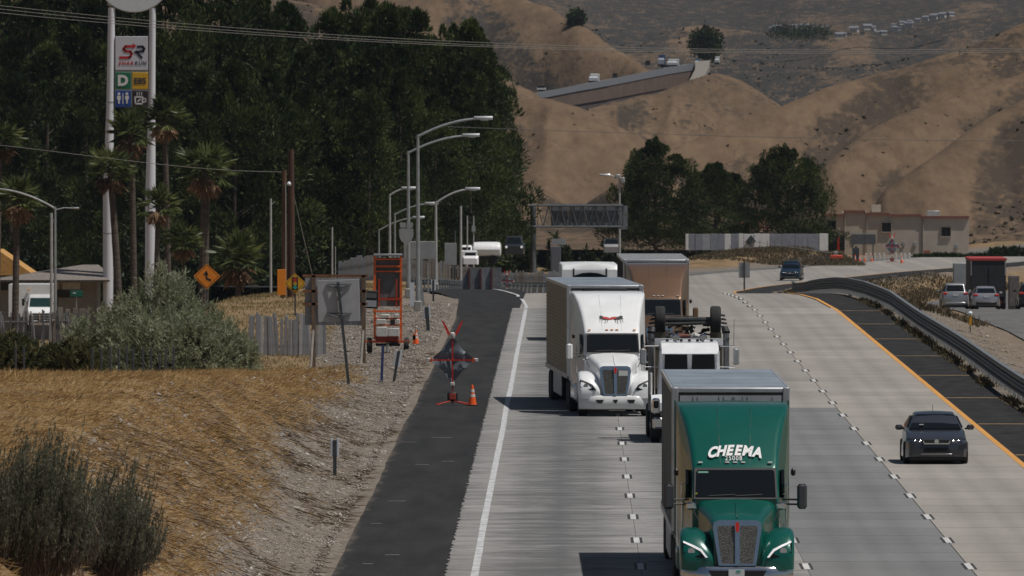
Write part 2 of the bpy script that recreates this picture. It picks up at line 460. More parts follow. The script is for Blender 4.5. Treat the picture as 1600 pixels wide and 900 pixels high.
M_SCUFF = mat('faint_paint', (.16, .16, .15), .8, var=.3, scale=4, coords='Position')
M_SEAM = mat('tan_seam_paint', (.38, .25, .13), .8, var=.2, scale=2, coords='Position')

# ------------------------------------------------------------------ ground sheet
def make_ground():
    xs = np.concatenate([np.linspace(-420, -60, 25), np.linspace(-56, -26, 16), np.arange(-25, -5, .4), np.arange(-5, 15.5, 1.0), np.arange(15.6, 24, .4), np.linspace(25, 60, 26), np.linspace(66, 420, 26)])
    ys = np.concatenate([np.arange(140, 480, 1.2), np.arange(480, 700, 2.5), np.arange(700, 1300, 6), np.linspace(1310, 1900, 30)])
    X, Y = np.meshgrid(xs, ys)
    Z = ground(X, Y)
    v = np.stack([X, Y, Z], -1).reshape(-1, 3)
    nx, ny = len(xs), len(ys)
    i = (np.arange(ny - 1)[:, None] * nx + np.arange(nx - 1)[None]).ravel()
    f = np.stack([i, i + 1, i + nx + 1, i + nx], 1)
    me = np_mesh('ground', v, f, M_GROUND, True)
    lx = X - sh(Y)
    edge = np.interp(Y, [150, 225, 310, 352, 400, 430, 470, 520, 620], [-7.1, -7.5, -8.5, -8.6, -7.9, -8.8, -10.2, -11.0, -9.0])
    c = smooth((edge + 1.0 * fbm(X / 2.0, Y / 14.0, 3, 21) - lx) / 1.3 + .5)
    c = np.where(lx > 15, smooth((lx - 17.0 + .9 * fbm(X, Y / 9, 3, 5)) / 2.0) * np.interp(Y, [560, 700], [.25, .9]), c)
    a = me.attributes.new('cover', 'FLOAT', 'POINT'); a.data.foreach_set('value', c.ravel().astype(np.float32))
    o = link('ground', me); tag(o, kind='structure')
make_ground()

def strip(name, xl, xr, ys, dz, m, parent=None, kind='structure', shift=True, zf=zr, jag=None):
    v = []; f = []
    for i, y in enumerate(ys):
        s = float(sh(y)) if shift else 0
        a = xl(y) if callable(xl) else xl; b = xr(y) if callable(xr) else xr
        if jag: b += jag(y)
        v += [(a + s, y, float(zf(y)) + dz), (b + s, y, float(zf(y)) + dz)]
        if i: f.append((2 * i - 2, 2 * i - 1, 2 * i + 1, 2 * i))
    me = np_mesh(name, v, np.array(f), m, True)
    o = link(name, me, parent)
    if parent is None and kind: tag(o, kind=kind)
    return o

YR = list(np.arange(130, 560, 10)) + list(np.arange(560, 1000, 6)) + list(np.arange(1000, 1900, 15))
freeway = strip('freeway', -2.72, 13.05, YR, -.035, M_CONC)
freeway.color = (.29, .27, .247, .15)
strip('left_shoulder', lambda y: -5.28 + .10 * float(vnoise(y / 26., 0, 3)) + .05 * float(vnoise(y / 3., 0, 33)), -2.4, list(np.arange(130, 620, 3)), -.02, M_DUSTY)
strip('right_shoulder', 13.0, lambda y: 15.35 + .25 * float(vnoise(y / 6., 3, 3)) + float(np.interp(y, [600, 900], [0, 1.5])), YR, -.022, M_ASPH)
YQ = list(np.arange(540, 900, 6))
strip('on_ramp', lambda y: float(np.interp(y, [540, 590, 645, 700, 800, 900], [-5.3, -5.7, -7.4, -10.5, -19, -30])),
      lambda y: float(np.interp(y, [540, 645, 700, 800, 900], [-2.4, -2.4, -3.2, -8, -18])), YQ, 0, M_ASPH, zf=lambda y: np.interp(y, ZY, ZL) * .5 + zr(y) * .5 + float(np.interp(y, [540, 600, 640], [-.018, .0, .08])))
strip('opposite_road', lambda y: 21.4 + max(0, y - 600) * .02, 42, YR, -1.0, M_ASPH2)
far_lane = strip('outer_road', lambda y: -9.5, lambda y: -2.9, list(np.arange(925, 1900, 10)), -.03, M_ASPH2)

# slabs: four lanes, shared meshes, each slab an object under the freeway
def slab_mesh(w_, jag=False, seed=0):
    r = random.Random(seed); L = 4.94
    if not jag:
        return MB().box((0, 0, 0), (w_, L, .034)).mesh('concrete_slab', M_CONC, False)
    n = 12; pts = [(-w_ / 2 + r.uniform(-.06, .035), -L / 2 + L * i / n) for i in range(n + 1)]
    out = pts[::-1] + [(w_ / 2, -L / 2), (w_ / 2, L / 2)]
    vs = [(x, y, .017) for x, y in out] + [(x, y, -.017) for x, y in out]; k = len(out)
    m_ = MB().add(vs, [tuple(range(k)), tuple(range(2 * k - 1, k - 1, -1))] + [(i, k + i, k + (i + 1) % k, (i + 1) % k) for i in range(k)])
    return m_.mesh('concrete_slab', M_CONC, False)
LANES = [(-2.74, 1.635), (1.645, 5.395), (5.405, 9.085), (9.11, 13.0)]
LCOL = [(.265, .259, .25, .85), (.265, .26, .254, .75), (.25, .247, .243, .30), (.315, .293, .268, .06)]
jagm = [slab_mesh(4.375, True, k) for k in range(5)]
strm = [None] + [slab_mesh(b - a) for a, b in LANES[1:]]
for li, (a, b) in enumerate(LANES):
    for k in range(72):
        y = 203.5 + 5.0 * k
        o = link('concrete_slab', jagm[k % 5] if li == 0 else strm[li], freeway, ((a + b) / 2, y, float(zr(y)) - .017 + rnd.uniform(-.0015, .0015)))
        c = LCOL[li]; q = rnd.uniform(.93, 1.06)
        if li == 2 and y < 388: c = (.195, .198, .202, .12)       # darker resurfaced length of the third lane
        if li == 2 and y >= 388: c = (.305, .285, .262, .08)
        o.color = (c[0] * q, c[1] * q, c[2] * q, c[3])
# painted dashes with their black contrast borders
dash_m = MB().box((0, 0, 0), (.14, 3.2, .004)).mesh('lane_dash', M_DASH, False)
bord_m = MB().box((-.105, 0, 0), (.065, 3.2, .0036)).box((.105, 0, 0), (.065, 3.2, .0036)).mesh('dash_border', M_BORD, False)
for lxx in (1.64, 5.40, 9.10):
    for k in range(-2, 28):
        y = 258.3 + 14.85 * k
        z = float(zr(y)) + .004
        d = link('lane_dash', dash_m, freeway, (lxx, y, z)); e = link('dash_border', bord_m, freeway, (lxx, y, z + .001))
        if lxx == 1.64 and 258 > y > 200: pass
EL = [(200, -2.10), (260, -2.09), (285, -2.11), (330, -2.10), (365, -2.08), (385, -2.11), (410, -2.08), (470, -2.1), (545, -2.08), (568, -2.1), (592, -2.35), (618, -2.75), (660, -3.7), (705, -5.0), (760, -7.2)]
ely = sorted(set([p[0] for p in EL] + list(range(200, 760, 6))))
elx = np.interp(ely, [p[0] for p in EL], [p[1] for p in EL])
v = []; f = []
for i, (y, x) in enumerate(zip(ely, elx)):
    z = float(zr(y)) + .005 if x > -2.7 else float(zr(y) * .5 + np.interp(y, ZY, ZL) * .5) + .10
    z = max(z, float(zr(y)) + .005) if y < 640 else z
    wv = .085 + .012 * float(vnoise(y / 3., 1, 8))
    v += [(x - wv, y, z), (x + wv, y, z)]
    if i: f.append((2 * i - 2, 2 * i - 1, 2 * i + 1, 2 * i))
link('white_edge_line', np_mesh('white_edge_line', v, np.array(f), M_LINE), freeway)
strip('yellow_edge_line', 13.0, 13.19, list(np.arange(150, 1100, 6)), .006, M_YEL, freeway)
for k in range(10):
    y = 275 + 31 * k
    MB().box((0, 0, 0), (1.95, .42, .004)).obj('shoulder_seam', M_SEAM, freeway, False, loc=(14.22, y, float(zr(y)) - .016))
ls = bpy.data.objects['left_shoulder']
for (x, y, l_) in ((613, 866, .42), (620, 782, .6), (588, 817, .35), (690, 683, .8), (660, 725, .5), (640, 690, .5), (700, 720, .45), (575, 880, .3)):
    Yd = F * HC / (y - YH)
    MB().box((0, 0, 0), (l_ * .8, .22, .003)).obj('paint_scuff', M_SCUFF, ls, False, loc=(px(x, Yd), Yd, -.017))

# ------------------------------------------------------------------ hills: ridges with real depth behind the trees
# crest points: pixel x, pixel y, distance in metres
RIDGES = [
 # name, crest, front slope, back slope, rounding, spur amplitude, spur wavelength, seed
 ('A', [(-400, -260, 2900), (100, -150, 2900), (420, -60, 2850), (600, -40, 2800), (760, -18, 2800), (850, 8, 2760), (905, 38, 2720), (960, 74, 2680), (1004, 100, 2650), (1040, 132, 2640), (1090, 190, 2640), (1200, 260, 2640)], .36, .25, 14, 16, 60, 1),
 ('A2', [(300, -30, 2300), (470, 0, 2300), (560, 20, 2290), (660, 60, 2280), (760, 105, 2270), (830, 140, 2260), (900, 190, 2250), (1000, 260, 2250)], .33, .3, 12, 12, 45, 15),
 ('B', [(200, 260, 1850), (640, 205, 1840), (760, 172, 1820), (810, 154, 1810), (855, 150, 1800), (905, 162, 1800), (955, 188, 1800), (1010, 216, 1810), (1060, 258, 1815), (1120, 310, 1820), (1300, 400, 1820)], .24, .3, 10, 15, 26, 2),
 ('B2', [(600, 340, 1580), (760, 300, 1590), (830, 290, 1600), (880, 318, 1600), (905, 326, 1600), (950, 296, 1590), (1010, 262, 1580), (1080, 300, 1570), (1200, 380, 1570)], .22, .25, 8, 8, 18, 12),
 ('C', [(780, 250, 2350), (900, 176, 2350), (960, 160, 2360), (1020, 148, 2370), (1080, 126, 2380), (1120, 114, 2400), (1160, 128, 2400), (1210, 158, 2400), (1280, 200, 2400), (1400, 280, 2400)], .30, .3, 10, 16, 28, 3),
 ('D', [(900, 420, 1800), (990, 272, 1830), (1045, 236, 1850), (1125, 202, 1870), (1200, 170, 1890), (1290, 135, 1910), (1400, 108, 1930), (1500, 76, 1940), (1600, 38, 1950), (1750, -20, 1960), (2100, -120, 1980)], .30, .3, 10, 14, 34, 4),
 ('D2', [(1180, 400, 1640), (1255, 290, 1650), (1300, 252, 1660), (1350, 212, 1680), (1420, 174, 1700), (1500, 146, 1720), (1560, 128, 1730), (1640, 96, 1740), (1800, 40, 1750), (2100, -60, 1760)], .27, .3, 8, 9, 24, 5),
 ('D3', [(1300, 420, 1520), (1380, 300, 1530), (1440, 262, 1540), (1500, 216, 1560), (1560, 176, 1575), (1620, 146, 1580), (1800, 80, 1590), (2100, 0, 1600)], .25, .3, 7, 7, 20, 6),
 ('D4', [(1440, 460, 1405), (1515, 388, 1415), (1560, 352, 1425), (1610, 325, 1430), (1750, 270, 1440), (2100, 200, 1450)], .22, .3, 6, 4, 16, 7),
 ('E', [(500, 60, 4000), (860, 98, 4000), (960, 84, 4000), (1080, 84, 4000), (1190, 96, 3990), (1290, 106, 3980), (1400, 96, 3980), (1600, 60, 3980), (2000, -40, 3980)], .16, .2, 30, 40, 120, 8),
 ('E2', [(300, -20, 4700), (700, 10, 4700), (900, 40, 4700), (1010, 52, 4690), (1100, 40, 4680), (1200, 52, 4660), (1310, 50, 4640), (1420, 44, 4640), (1500, 30, 4640), (1700, 8, 4640), (2100, -60, 4640)], .14, .16, 30, 60, 160, 9),
 ('F', [(-400, -420, 6200), (500, -260, 6200), (900, -190, 6200), (1100, -160, 6200), (1300, -170, 6200), (1600, -220, 6200), (2100, -330, 6200)], .085, .2, 60, 160, 300, 10),
]
def hill_height(X, Y):
    best = np.full(X.shape, -9.0)
    for nm, cr, sf, sb, rd, amp, wl, sd in RIDGES:
        cx = np.array([px(p[0], p[2]) for p in cr]); cz = np.array([pz(p[1], p[2]) for p in cr]); cy = np.array([p[2] for p in cr], float)
        z0 = np.interp(X, cx, cz); y0 = np.interp(X, cx, cy)
        d = Y - y0
        spur = np.abs(fbm(X / wl, Y / (wl * 6), 4, sd * 31)) * 2.2 - .45
        spur = spur + .35 * fbm(X / (wl * .33), Y / (wl * 1.6), 3, sd * 31 + 7)
        away = smooth(np.abs(d) / (rd * 2.2))
        d = d - 1.05 * amp * spur * away * np.where(d < 0, 1, .5)
        s = np.where(d < 0, sf, sb)
        z = z0 - s * (np.sqrt(d * d + rd * rd) - rd)
        k = rd * .12
        best = np.maximum(best, z) + k * .25 * np.exp(-np.abs(best - z) / k)
    return best + .9 * fbm(X / 16, Y / 26, 5, 77)

def make_hills():
    na, nb = 560, 540
    a = np.linspace(-.085, .085, na)
    y = 1400 * (8200 / 1400) ** (np.linspace(0, 1, nb) ** 1.25)
    A, Y = np.meshgrid(a, y); X = A * Y
    Z = hill_height(X, Y)
    near = smooth((Y - 1400) / 60)
    Z = Z * near + (-9.2) * (1 - near)
    v = np.stack([X, Y, Z], -1).reshape(-1, 3)
    i = (np.arange(nb - 1)[:, None] * na + np.arange(na - 1)[None]).ravel()
    f = np.stack([i, i + 1, i + na + 1, i + na], 1)
    m = bpy.data.materials.new('dry_hill_grass'); m.use_nodes = True
    nt = m.node_tree; b = nt.nodes['Principled BSDF']; N = nt.nodes.new; Lk = nt.links.new
    g = N('ShaderNodeNewGeometry')
    def noi(sc, det, st=(1, .6, 1)):
        mp = N('ShaderNodeMapping'); mp.inputs['Scale'].default_value = st; Lk(g.outputs['Position'], mp.inputs[0])
        n = N('ShaderNodeTexNoise'); n.inputs['Scale'].default_value = sc; n.inputs['Detail'].default_value = det; n.inputs['Roughness'].default_value = .62; Lk(mp.outputs[0], n.inputs['Vector']); return n
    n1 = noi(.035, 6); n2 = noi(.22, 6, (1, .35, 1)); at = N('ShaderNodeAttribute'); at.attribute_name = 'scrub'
    r1 = N('ShaderNodeValToRGB'); e = r1.color_ramp.elements
    e[0].position = .3; e[0].color = (.105, .074, .051, 1); e[1].position = .68; e[1].color = (.185, .128, .082, 1)
    Lk(n1.outputs[0], r1.inputs[0])
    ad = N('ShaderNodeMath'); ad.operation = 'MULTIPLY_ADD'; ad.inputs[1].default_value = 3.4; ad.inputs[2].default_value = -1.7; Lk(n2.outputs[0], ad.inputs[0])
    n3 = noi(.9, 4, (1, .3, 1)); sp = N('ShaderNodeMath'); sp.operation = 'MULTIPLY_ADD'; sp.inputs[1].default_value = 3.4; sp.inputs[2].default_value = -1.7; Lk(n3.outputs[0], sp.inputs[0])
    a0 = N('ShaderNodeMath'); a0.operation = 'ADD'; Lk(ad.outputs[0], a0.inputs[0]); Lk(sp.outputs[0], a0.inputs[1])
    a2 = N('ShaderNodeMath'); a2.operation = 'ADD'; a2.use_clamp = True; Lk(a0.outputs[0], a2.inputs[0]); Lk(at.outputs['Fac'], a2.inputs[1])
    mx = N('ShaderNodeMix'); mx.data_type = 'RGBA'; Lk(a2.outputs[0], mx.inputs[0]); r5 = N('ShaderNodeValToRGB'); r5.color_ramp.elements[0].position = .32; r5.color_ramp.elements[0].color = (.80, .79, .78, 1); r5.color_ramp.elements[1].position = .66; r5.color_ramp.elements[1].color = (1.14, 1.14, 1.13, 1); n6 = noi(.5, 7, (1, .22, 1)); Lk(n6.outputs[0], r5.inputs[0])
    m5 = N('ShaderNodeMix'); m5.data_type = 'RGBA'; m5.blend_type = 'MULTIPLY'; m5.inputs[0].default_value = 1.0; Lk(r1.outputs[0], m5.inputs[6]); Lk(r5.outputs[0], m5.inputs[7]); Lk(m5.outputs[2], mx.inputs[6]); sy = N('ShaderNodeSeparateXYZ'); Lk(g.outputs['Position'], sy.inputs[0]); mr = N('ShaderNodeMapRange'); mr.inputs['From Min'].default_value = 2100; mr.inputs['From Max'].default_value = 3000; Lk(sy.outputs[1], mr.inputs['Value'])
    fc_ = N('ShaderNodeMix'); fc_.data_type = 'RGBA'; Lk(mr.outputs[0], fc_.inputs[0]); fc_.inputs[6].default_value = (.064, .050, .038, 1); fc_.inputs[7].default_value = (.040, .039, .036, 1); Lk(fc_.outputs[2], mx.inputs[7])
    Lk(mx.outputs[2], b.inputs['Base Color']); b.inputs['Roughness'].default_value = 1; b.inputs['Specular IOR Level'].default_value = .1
    bp = N('ShaderNodeBump'); bp.inputs['Strength'].default_value = .5; bp.inputs['Distance'].default_value = 1.2; Lk(n2.outputs[0], bp.inputs['Height']); Lk(bp.outputs[0], b.inputs['Normal'])
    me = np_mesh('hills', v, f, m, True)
    # scrub gathers in gullies (concave ground) and over the valley sides; slope shade is painted into the same tone
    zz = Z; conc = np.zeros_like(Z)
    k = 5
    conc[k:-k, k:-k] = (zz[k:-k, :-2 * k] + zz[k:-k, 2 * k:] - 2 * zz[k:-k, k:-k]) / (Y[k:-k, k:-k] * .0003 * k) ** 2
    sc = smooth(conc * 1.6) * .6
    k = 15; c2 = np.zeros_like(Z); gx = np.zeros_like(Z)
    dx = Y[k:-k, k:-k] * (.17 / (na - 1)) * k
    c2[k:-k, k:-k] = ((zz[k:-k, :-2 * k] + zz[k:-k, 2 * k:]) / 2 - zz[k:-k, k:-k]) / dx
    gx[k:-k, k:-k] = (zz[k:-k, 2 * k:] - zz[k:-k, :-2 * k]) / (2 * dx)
    sc = sc + np.clip(.34 + 9 * c2 + 1.6 * gx, -.5, .85)  # crests painted lighter as if sunlit, slopes turned from the sun darker
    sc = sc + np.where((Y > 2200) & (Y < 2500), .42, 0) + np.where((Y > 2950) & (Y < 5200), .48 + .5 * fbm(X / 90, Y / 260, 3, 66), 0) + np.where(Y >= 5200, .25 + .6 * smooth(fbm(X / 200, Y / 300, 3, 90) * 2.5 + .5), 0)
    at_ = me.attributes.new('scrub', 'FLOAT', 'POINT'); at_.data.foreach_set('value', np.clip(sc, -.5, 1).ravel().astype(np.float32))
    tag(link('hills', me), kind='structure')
    # scattered shrubs, small leafy clumps, one uncountable cover
    rng = np.random.default_rng(3)
    n = 260000
    aa = rng.uniform(-.05, .05, n); yy = 1420 * (4800 / 1420) ** rng.uniform(0, 1, n); xx = aa * yy
    ii = np.clip(((aa + .085) / .17 * (na - 1)).astype(int), 0, na - 1); jj = np.clip(np.searchsorted(y, yy), 0, nb - 1)
    p = np.clip(sc[jj, ii], 0, .6) * .45 + .06
    patch = fbm(xx / 26, yy / 60, 4, 55) > rng.uniform(-.05, .35, n)
    keep = (rng.uniform(0, 1, n) < p) & patch
    xx, yy = xx[keep], yy[keep]; zz = hill_height(xx, yy)
    size = (.22 + .55 * rng.uniform(0, 1, len(xx)) ** 4) * np.interp(yy, [1400, 4800], [.8, 2.0])
    P = []; D = []; Ls = []; Ws = []
    for q in range(7):
        d = rng.normal(size=(len(xx), 3)); d[:, 2] = np.abs(d[:, 2]) * .8 + .1; d /= np.linalg.norm(d, axis=1, keepdims=True)
        P.append(np.stack([xx, yy, zz - .1], 1)); D.append(d); Ls.append(size); Ws.append(size * .38)
    vv, ff = leaves(np.concatenate(P), np.concatenate(D), np.concatenate(Ls), np.concatenate(Ws), rng)
    o = link('hillside_scrub', np_mesh('hillside_scrub', vv, ff, leafmat('scrub_leaf', (.035, .036, .022), (.085, .078, .05), trans=.1)))
    tag(o, 'dark scrub bushes dotted over the dry tan hillsides', 'scrub', kind='stuff')
make_hills()

# ------------------------------------------------------------------ dry grass and stones on the bank
def make_grass():
    rng = np.random.default_rng(8)
    n = 520000
    Y = 165 + (446 - 165) * rng.uniform(0, 1, n) ** 1.1
    X = rng.uniform(-23, -6.3, n)
    edge = np.interp(Y, [150, 225, 310, 352, 400, 430, 470], [-7.0, -7.3, -8.2, -8.3, -7.6, -8.4, -9.6])
    d = edge + 1.2 * fbm(X / 2.0, Y / 14.0, 3, 21) - X
    pr = smooth(d / 1.6 + .45) * (.55 + .45 * smooth(fbm(X / 1.3, Y / 5, 3, 2) * 2 + .6)) + .012
    vis = (X > px(-40, Y))                        # only the part of the bank in or just outside the frame
    k = (rng.uniform(0, 1, n) < pr) & vis
    X, Y = X[k], Y[k]; n = len(X)
    Z = ground(X, Y) + .015
    clump = fbm(X / .7, Y / 2.2, 2, 14)
    h = (.08 + .18 * rng.uniform(0, 1, n) ** 2) * (1 + 1.6 * np.clip(clump, 0, 1))
    D = np.stack([rng.normal(.85, .5, n), rng.normal(-.3, .5, n), rng.normal(.10, .38, n)], 1)
    vv, ff = leaves(np.stack([X, Y, Z], 1), D, h, rng.uniform(.006, .013, n), rng)
    o = link('dry_grass', np_mesh('dry_grass', vv, ff, leafmat('dry_grass_blade', (.23, .138, .058), (.56, .37, .165), (.68, .51, .28), trans=.4, rough=.8, pscale=.5)))
    tag(o, 'golden dry grass covering the roadside bank', 'grass', kind='stuff')
    # far dry grass by the ramp
    n = 70000
    Y = rng.uniform(440, 760, n); X = rng.uniform(-30, -7, n)
    k = fbm(X / 3, Y / 20, 3, 31) + np.where(X < -10.5, .25, -.35) > 0
    X, Y = X[k], Y[k]; n = len(X)
    D = np.stack([rng.normal(0, .4, n), rng.normal(0, .4, n), np.full(n, 1.0)], 1)
    vv, ff = leaves(np.stack([X, Y, ground(X, Y) - .02], 1), D, rng.uniform(.06, .22, n), .018, rng)
    o = link('dry_grass', np_mesh('dry_grass', vv, ff, leafmat('far_grass_blade', (.12, .10, .045), (.34, .26, .12), (.45, .36, .19), trans=.3, pscale=.4)))
    tag(o, 'straw coloured grass along the fences beyond the message trailer', 'grass', kind='stuff')
    # stones
    n = 60000
    Y = 200 + 380 * rng.uniform(0, 1, n) ** 1.3; X = rng.uniform(-10.5, -5.45, n)
    Y2 = 330 + 280 * rng.uniform(0, 1, 3500); X2 = rng.uniform(15.9, 20.5, 3500)
    X = np.concatenate([X, X2]); Y = np.concatenate([Y, Y2]); n = len(X)
    Z = np.where((X > -5.45) & (X < 0), -.02, ground(X, Y)); s = rng.uniform(.012, .045, n) * (1 + (rng.uniform(0, 1, n) > .98) * 1.5)
    oc = np.array([(1, 0, 0), (-1, 0, 0), (0, 1, 0), (0, -1, 0), (0, 0, .7), (0, 0, -.7)], float)
    fc = np.array([(0, 2, 4), (2, 1, 4), (1, 3, 4), (3, 0, 4), (2, 0, 5), (1, 2, 5), (3, 1, 5), (0, 3, 5)])
    vv = (oc[None] * (1 + rng.uniform(-.4, .4, (n, 6, 1)))) * s[:, None, None] + np.stack([X, Y, Z + s * .2], 1)[:, None]
    ff = fc[None] + (np.arange(n) * 6)[:, None, None]
    o = link('gravel', np_mesh('gravel', vv.reshape(-1, 3), ff.reshape(-1, 3), leafmat('gravel_stone', (.13, .11, .09), (.30, .265, .23), (.46, .43, .39), trans=0, rough=.9)))
    tag(o, 'loose stones and gravel lying on the verges', 'gravel', kind='stuff')
    # dead dark stalks lying on the gravel
    n = 52000
    Y = rng.uniform(200, 470, n); X = rng.uniform(-10.5, -5.6, n)
    k = fbm(X / 1.1, Y / 6, 3, 41) + rng.normal(0, .16, n) > .24 - .10 * np.clip((-X - 6.5), 0, 2); X, Y = X[k], Y[k]; n = len(X)
    D = np.stack([rng.normal(1, .3, n), rng.normal(-.9, .6, n), rng.normal(-.40, .12, n) * smooth((-X - 5.6) / 1.5)], 1)
    vv, ff = leaves(np.stack([X, Y, ground(X, Y) + .01], 1), D, rng.uniform(.15, .6, n), .011, rng)
    o = link('dead_stalks', np_mesh('dead_stalks', vv, ff, leafmat('dead_stalk', (.085, .06, .042), (.22, .16, .105), (.32, .25, .18), trans=0)))
    tag(o, 'dead brown stalks strewn over the gravel slope', 'weeds', kind='stuff')
make_grass()
# ------------------------------------------------------------------ vehicles
def paint(name, col, rough=.3, metal=.0, coat=.8):
    return mat(name, col, rough, metal, var=.05, scale=1.5, coat=coat)

def wheel(parent, x, y, r, w_, rimmat=None, dual=False, name='wheel'):
    """tyre with a rim as its sub-part; axle along x"""
    prof = [(r * .58, -w_ * .5), (r * .86, -w_ * .5), (r * .97, -w_ * .42), (r, -w_ * .25), (r, -w_ * .03), (r * .985, 0), (r, w_ * .03), (r, w_ * .25), (r * .97, w_ * .42), (r * .86, w_ * .5), (r * .58, w_ * .5)]
    m = MB().lathe(prof, 24, 'x')
    if dual: m = MB().lathe(prof, 20, 'x', (-.17, 0, 0)).lathe(prof, 20, 'x', (.17, 0, 0))
    t = m.obj(name, RUBBER, parent, loc=(x, y, r))
    s = 1 if x > 0 else -1
    b = MB().lathe([(r * .60, 0), (r * .60, s * (w_ * .5 - .02)), (r * .5, s * w_ * .42), (r * .22, s * w_ * .36), (r * .2, s * w_ * .55), (.02, s * w_ * .56)], 16, 'x')
    b.obj('rim', rimmat or ALU, t)
    return t

def tractor(root, body, bumper_m, accent, grille_m, lights_on=False, stickers=None, holes=False, crease=None, mirror_m=None):
    """sleeper tractor, bumper at y=0 facing -y, in metres"""
    # cab, sleeper and roof fairing as one shell
    st = [rr(.93, 1.0, 2.06, .16, 1.90, crown=.03), rr(.95, 1.0, 2.30, .15, 2.08, wt=.93, crown=.03), rr(.985, 1.0, 2.71, .12, 2.40, wt=.915, crown=.035),
          rr(1.0, 1.0, 2.80, .10, 2.50, wt=.925, crown=.035), rr(1.04, 1.0, 3.06, .12, 2.85, wt=.95, crown=.035), rr(1.10, 1.0, 3.42, .14, 3.3, wt=1.01, crown=.035),
          rr(1.17, .95, 3.74, .13, 3.8, wt=1.09, crown=.03), rr(1.21, .95, 3.95, .09, 4.25, wt=1.17, crown=.02), rr(1.225, .95, 4.01, .06, 4.6, wt=1.20, crown=.01),
          rr(1.225, .95, 4.03, .06, 6.2, wt=1.21, crown=.01)]
    cab = MB().loft(st).obj('cab', body, root, ang=28)
    # roof line at a height: front of the fairing
    zs = [2.06, 2.30, 2.71, 2.80, 3.06, 3.42, 3.74, 3.95, 4.01]; yy = [1.90, 2.08, 2.40, 2.50, 2.85, 3.3, 3.8, 4.25, 4.6]
    fy = lambda z: float(np.interp(z, zs, yy))
    for sx in (-.36, .36):       # moulded creases running down the fairing
        MB().tube([(sx * (1 - .12 * k / 6), fy(3.92 - k * .19) - .012, 3.92 - k * .19 + .016) for k in range(7)], .009, 5).obj('fairing_crease', crease or BLACK, cab)
    ye = lambda x, z: fy(z) - .03
    MB().prism([(-.86, 2.10), (.86, 2.10), (.84, 2.62), (.80, 2.665), (-.80, 2.665), (-.84, 2.62)], lambda x, z: fy(z) - .045, lambda x, z: fy(z) + .03).obj('windshield', GLASS, root, False)
    MB().prism([(-.895, 2.055), (.895, 2.055), (.875, 2.705), (-.875, 2.705)], lambda x, z: fy(z) - .036, lambda x, z: fy(z) + .05).obj('windshield_seal', BLACK, root, False)
    for sx in (-.30, .28):
        MB().tube([(sx - .28, 1.90, 2.12), (sx + .3, 1.93, 2.15)], .012, 5).obj('wiper', BLACK, root)
    for x in (-.75, -.17, 0, .17, .75):
        MB().box((x, fy(2.79) - .03, 2.79 + .03), (.10, .05, .028), ch=.008).obj('marker_light', stickers or AMBER, root)
    for s in (-1, 1):            # side extender, door glass, grab handle
        MB().box((s * 1.235, 6.35, 2.55), (.03, .55, 3.0)).obj('side_extender', accent, root)
        MB().xprism([(2.55, 2.05), (3.25, 2.05), (3.25, 2.62), (2.75, 2.66), (2.45, 2.35)], s * 1.0, s * 1.065).obj('door_window', GLASS, root, False)
        MB().tube([(s * 1.06, 3.4, 1.3), (s * 1.12, 3.4, 1.35), (s * 1.14, 3.4, 2.3), (s * 1.1, 3.4, 2.35)], .02, 6).obj('grab_handle', CHROME, root)
        MB().box((s * 1.13, 4.2, .72), (.22, 3.0, .56), ch=.08).obj('fuel_tank_fairing', body, root)
        MB().lathe([(.03, .50), (.05, .53), (.05, .62), (.02, .66)], 8, 'z', (s * 1.26, 2.9, 2.02)).obj('side_lamp', BLACK, root)
    # hood narrowing to the nose
    hd = [rr(.50, .55, 1.60, .12, .27, crown=.03), rr(.545, .55, 1.655, .13, .36, crown=.03), rr(.60, .6, 1.76, .17, .8, crown=.03), rr(.72, .7, 1.90, .19, 1.35, crown=.035), rr(.86, .8, 2.04, .20, 1.93, crown=.035)]
    hood = MB().loft(hd).obj('hood', body, root, ang=40)
    MB().tube([(0, .40, 1.705), (0, .9, 1.83), (0, 1.5, 1.985)], .02, 6).obj('hood_ridge', body, hood)
    # flared fenders
    for s in (-1, 1):
        rings = []
        for (y, z1, xi, xo, z0) in ((.06, .90, .52, 1.13, .62), (.12, 1.06, .50, 1.19, .62), (.28, 1.27, .50, 1.215, .62), (.55, 1.42, .50, 1.225, .75), (.95, 1.485, .52, 1.225, 1.0), (1.4, 1.44, .6, 1.215, 1.05), (1.75, 1.30, .7, 1.19, .8), (1.95, 1.1, .75, 1.15, .6)):
            c = (xi + xo) / 2; hw = (xo - xi) / 2
            ring = rr(hw, z0, z1, min(.15, hw * .6, (z1 - z0) * .45), y, n=4, crown=.0)
            # inner edge tucks down towards the grille
            ring = [((p[0] + c), p[1], p[2] - (max(0, -(p[0]) / hw) ** 1.5) * (z1 - .8) * .42) for p in ring]
            rings.append([(s * p[0], p[1], p[2]) for p in ring])
        fen = MB().loft(rings).obj('fender', body, root, ang=45)
        fz = lambda z: float(np.interp(z, [.62, .90, 1.06, 1.27, 1.42], [.055, .06, .12, .28, .55]))
        lens = [(s * p[0], p[1]) for p in ((1.17, 1.19), (1.0, 1.16), (.80, 1.06), (.66, .90), (.72, .86), (1.0, .90), (1.16, .98))]
        MB().prism(lens if s > 0 else lens[::-1], lambda x, z: fz(z) - .045 + .05 * abs(x), lambda x, z: fz(z) + .12).obj('headlight', GLASS, fen, False)
        drl = [(s * p[0], p[1]) for p in ((1.15, 1.225), (.93, 1.135), (.76, 1.05), (.63, .875), (.675, .87), (.79, 1.01), (.95, 1.095), (1.15, 1.185))]
        MB().prism(drl if s > 0 else drl[::-1], lambda x, z: fz(z) - .07 + .05 * abs(x), lambda x, z: fz(z) + .1).obj('light_strip', LED if lights_on else BLACK, fen, False)
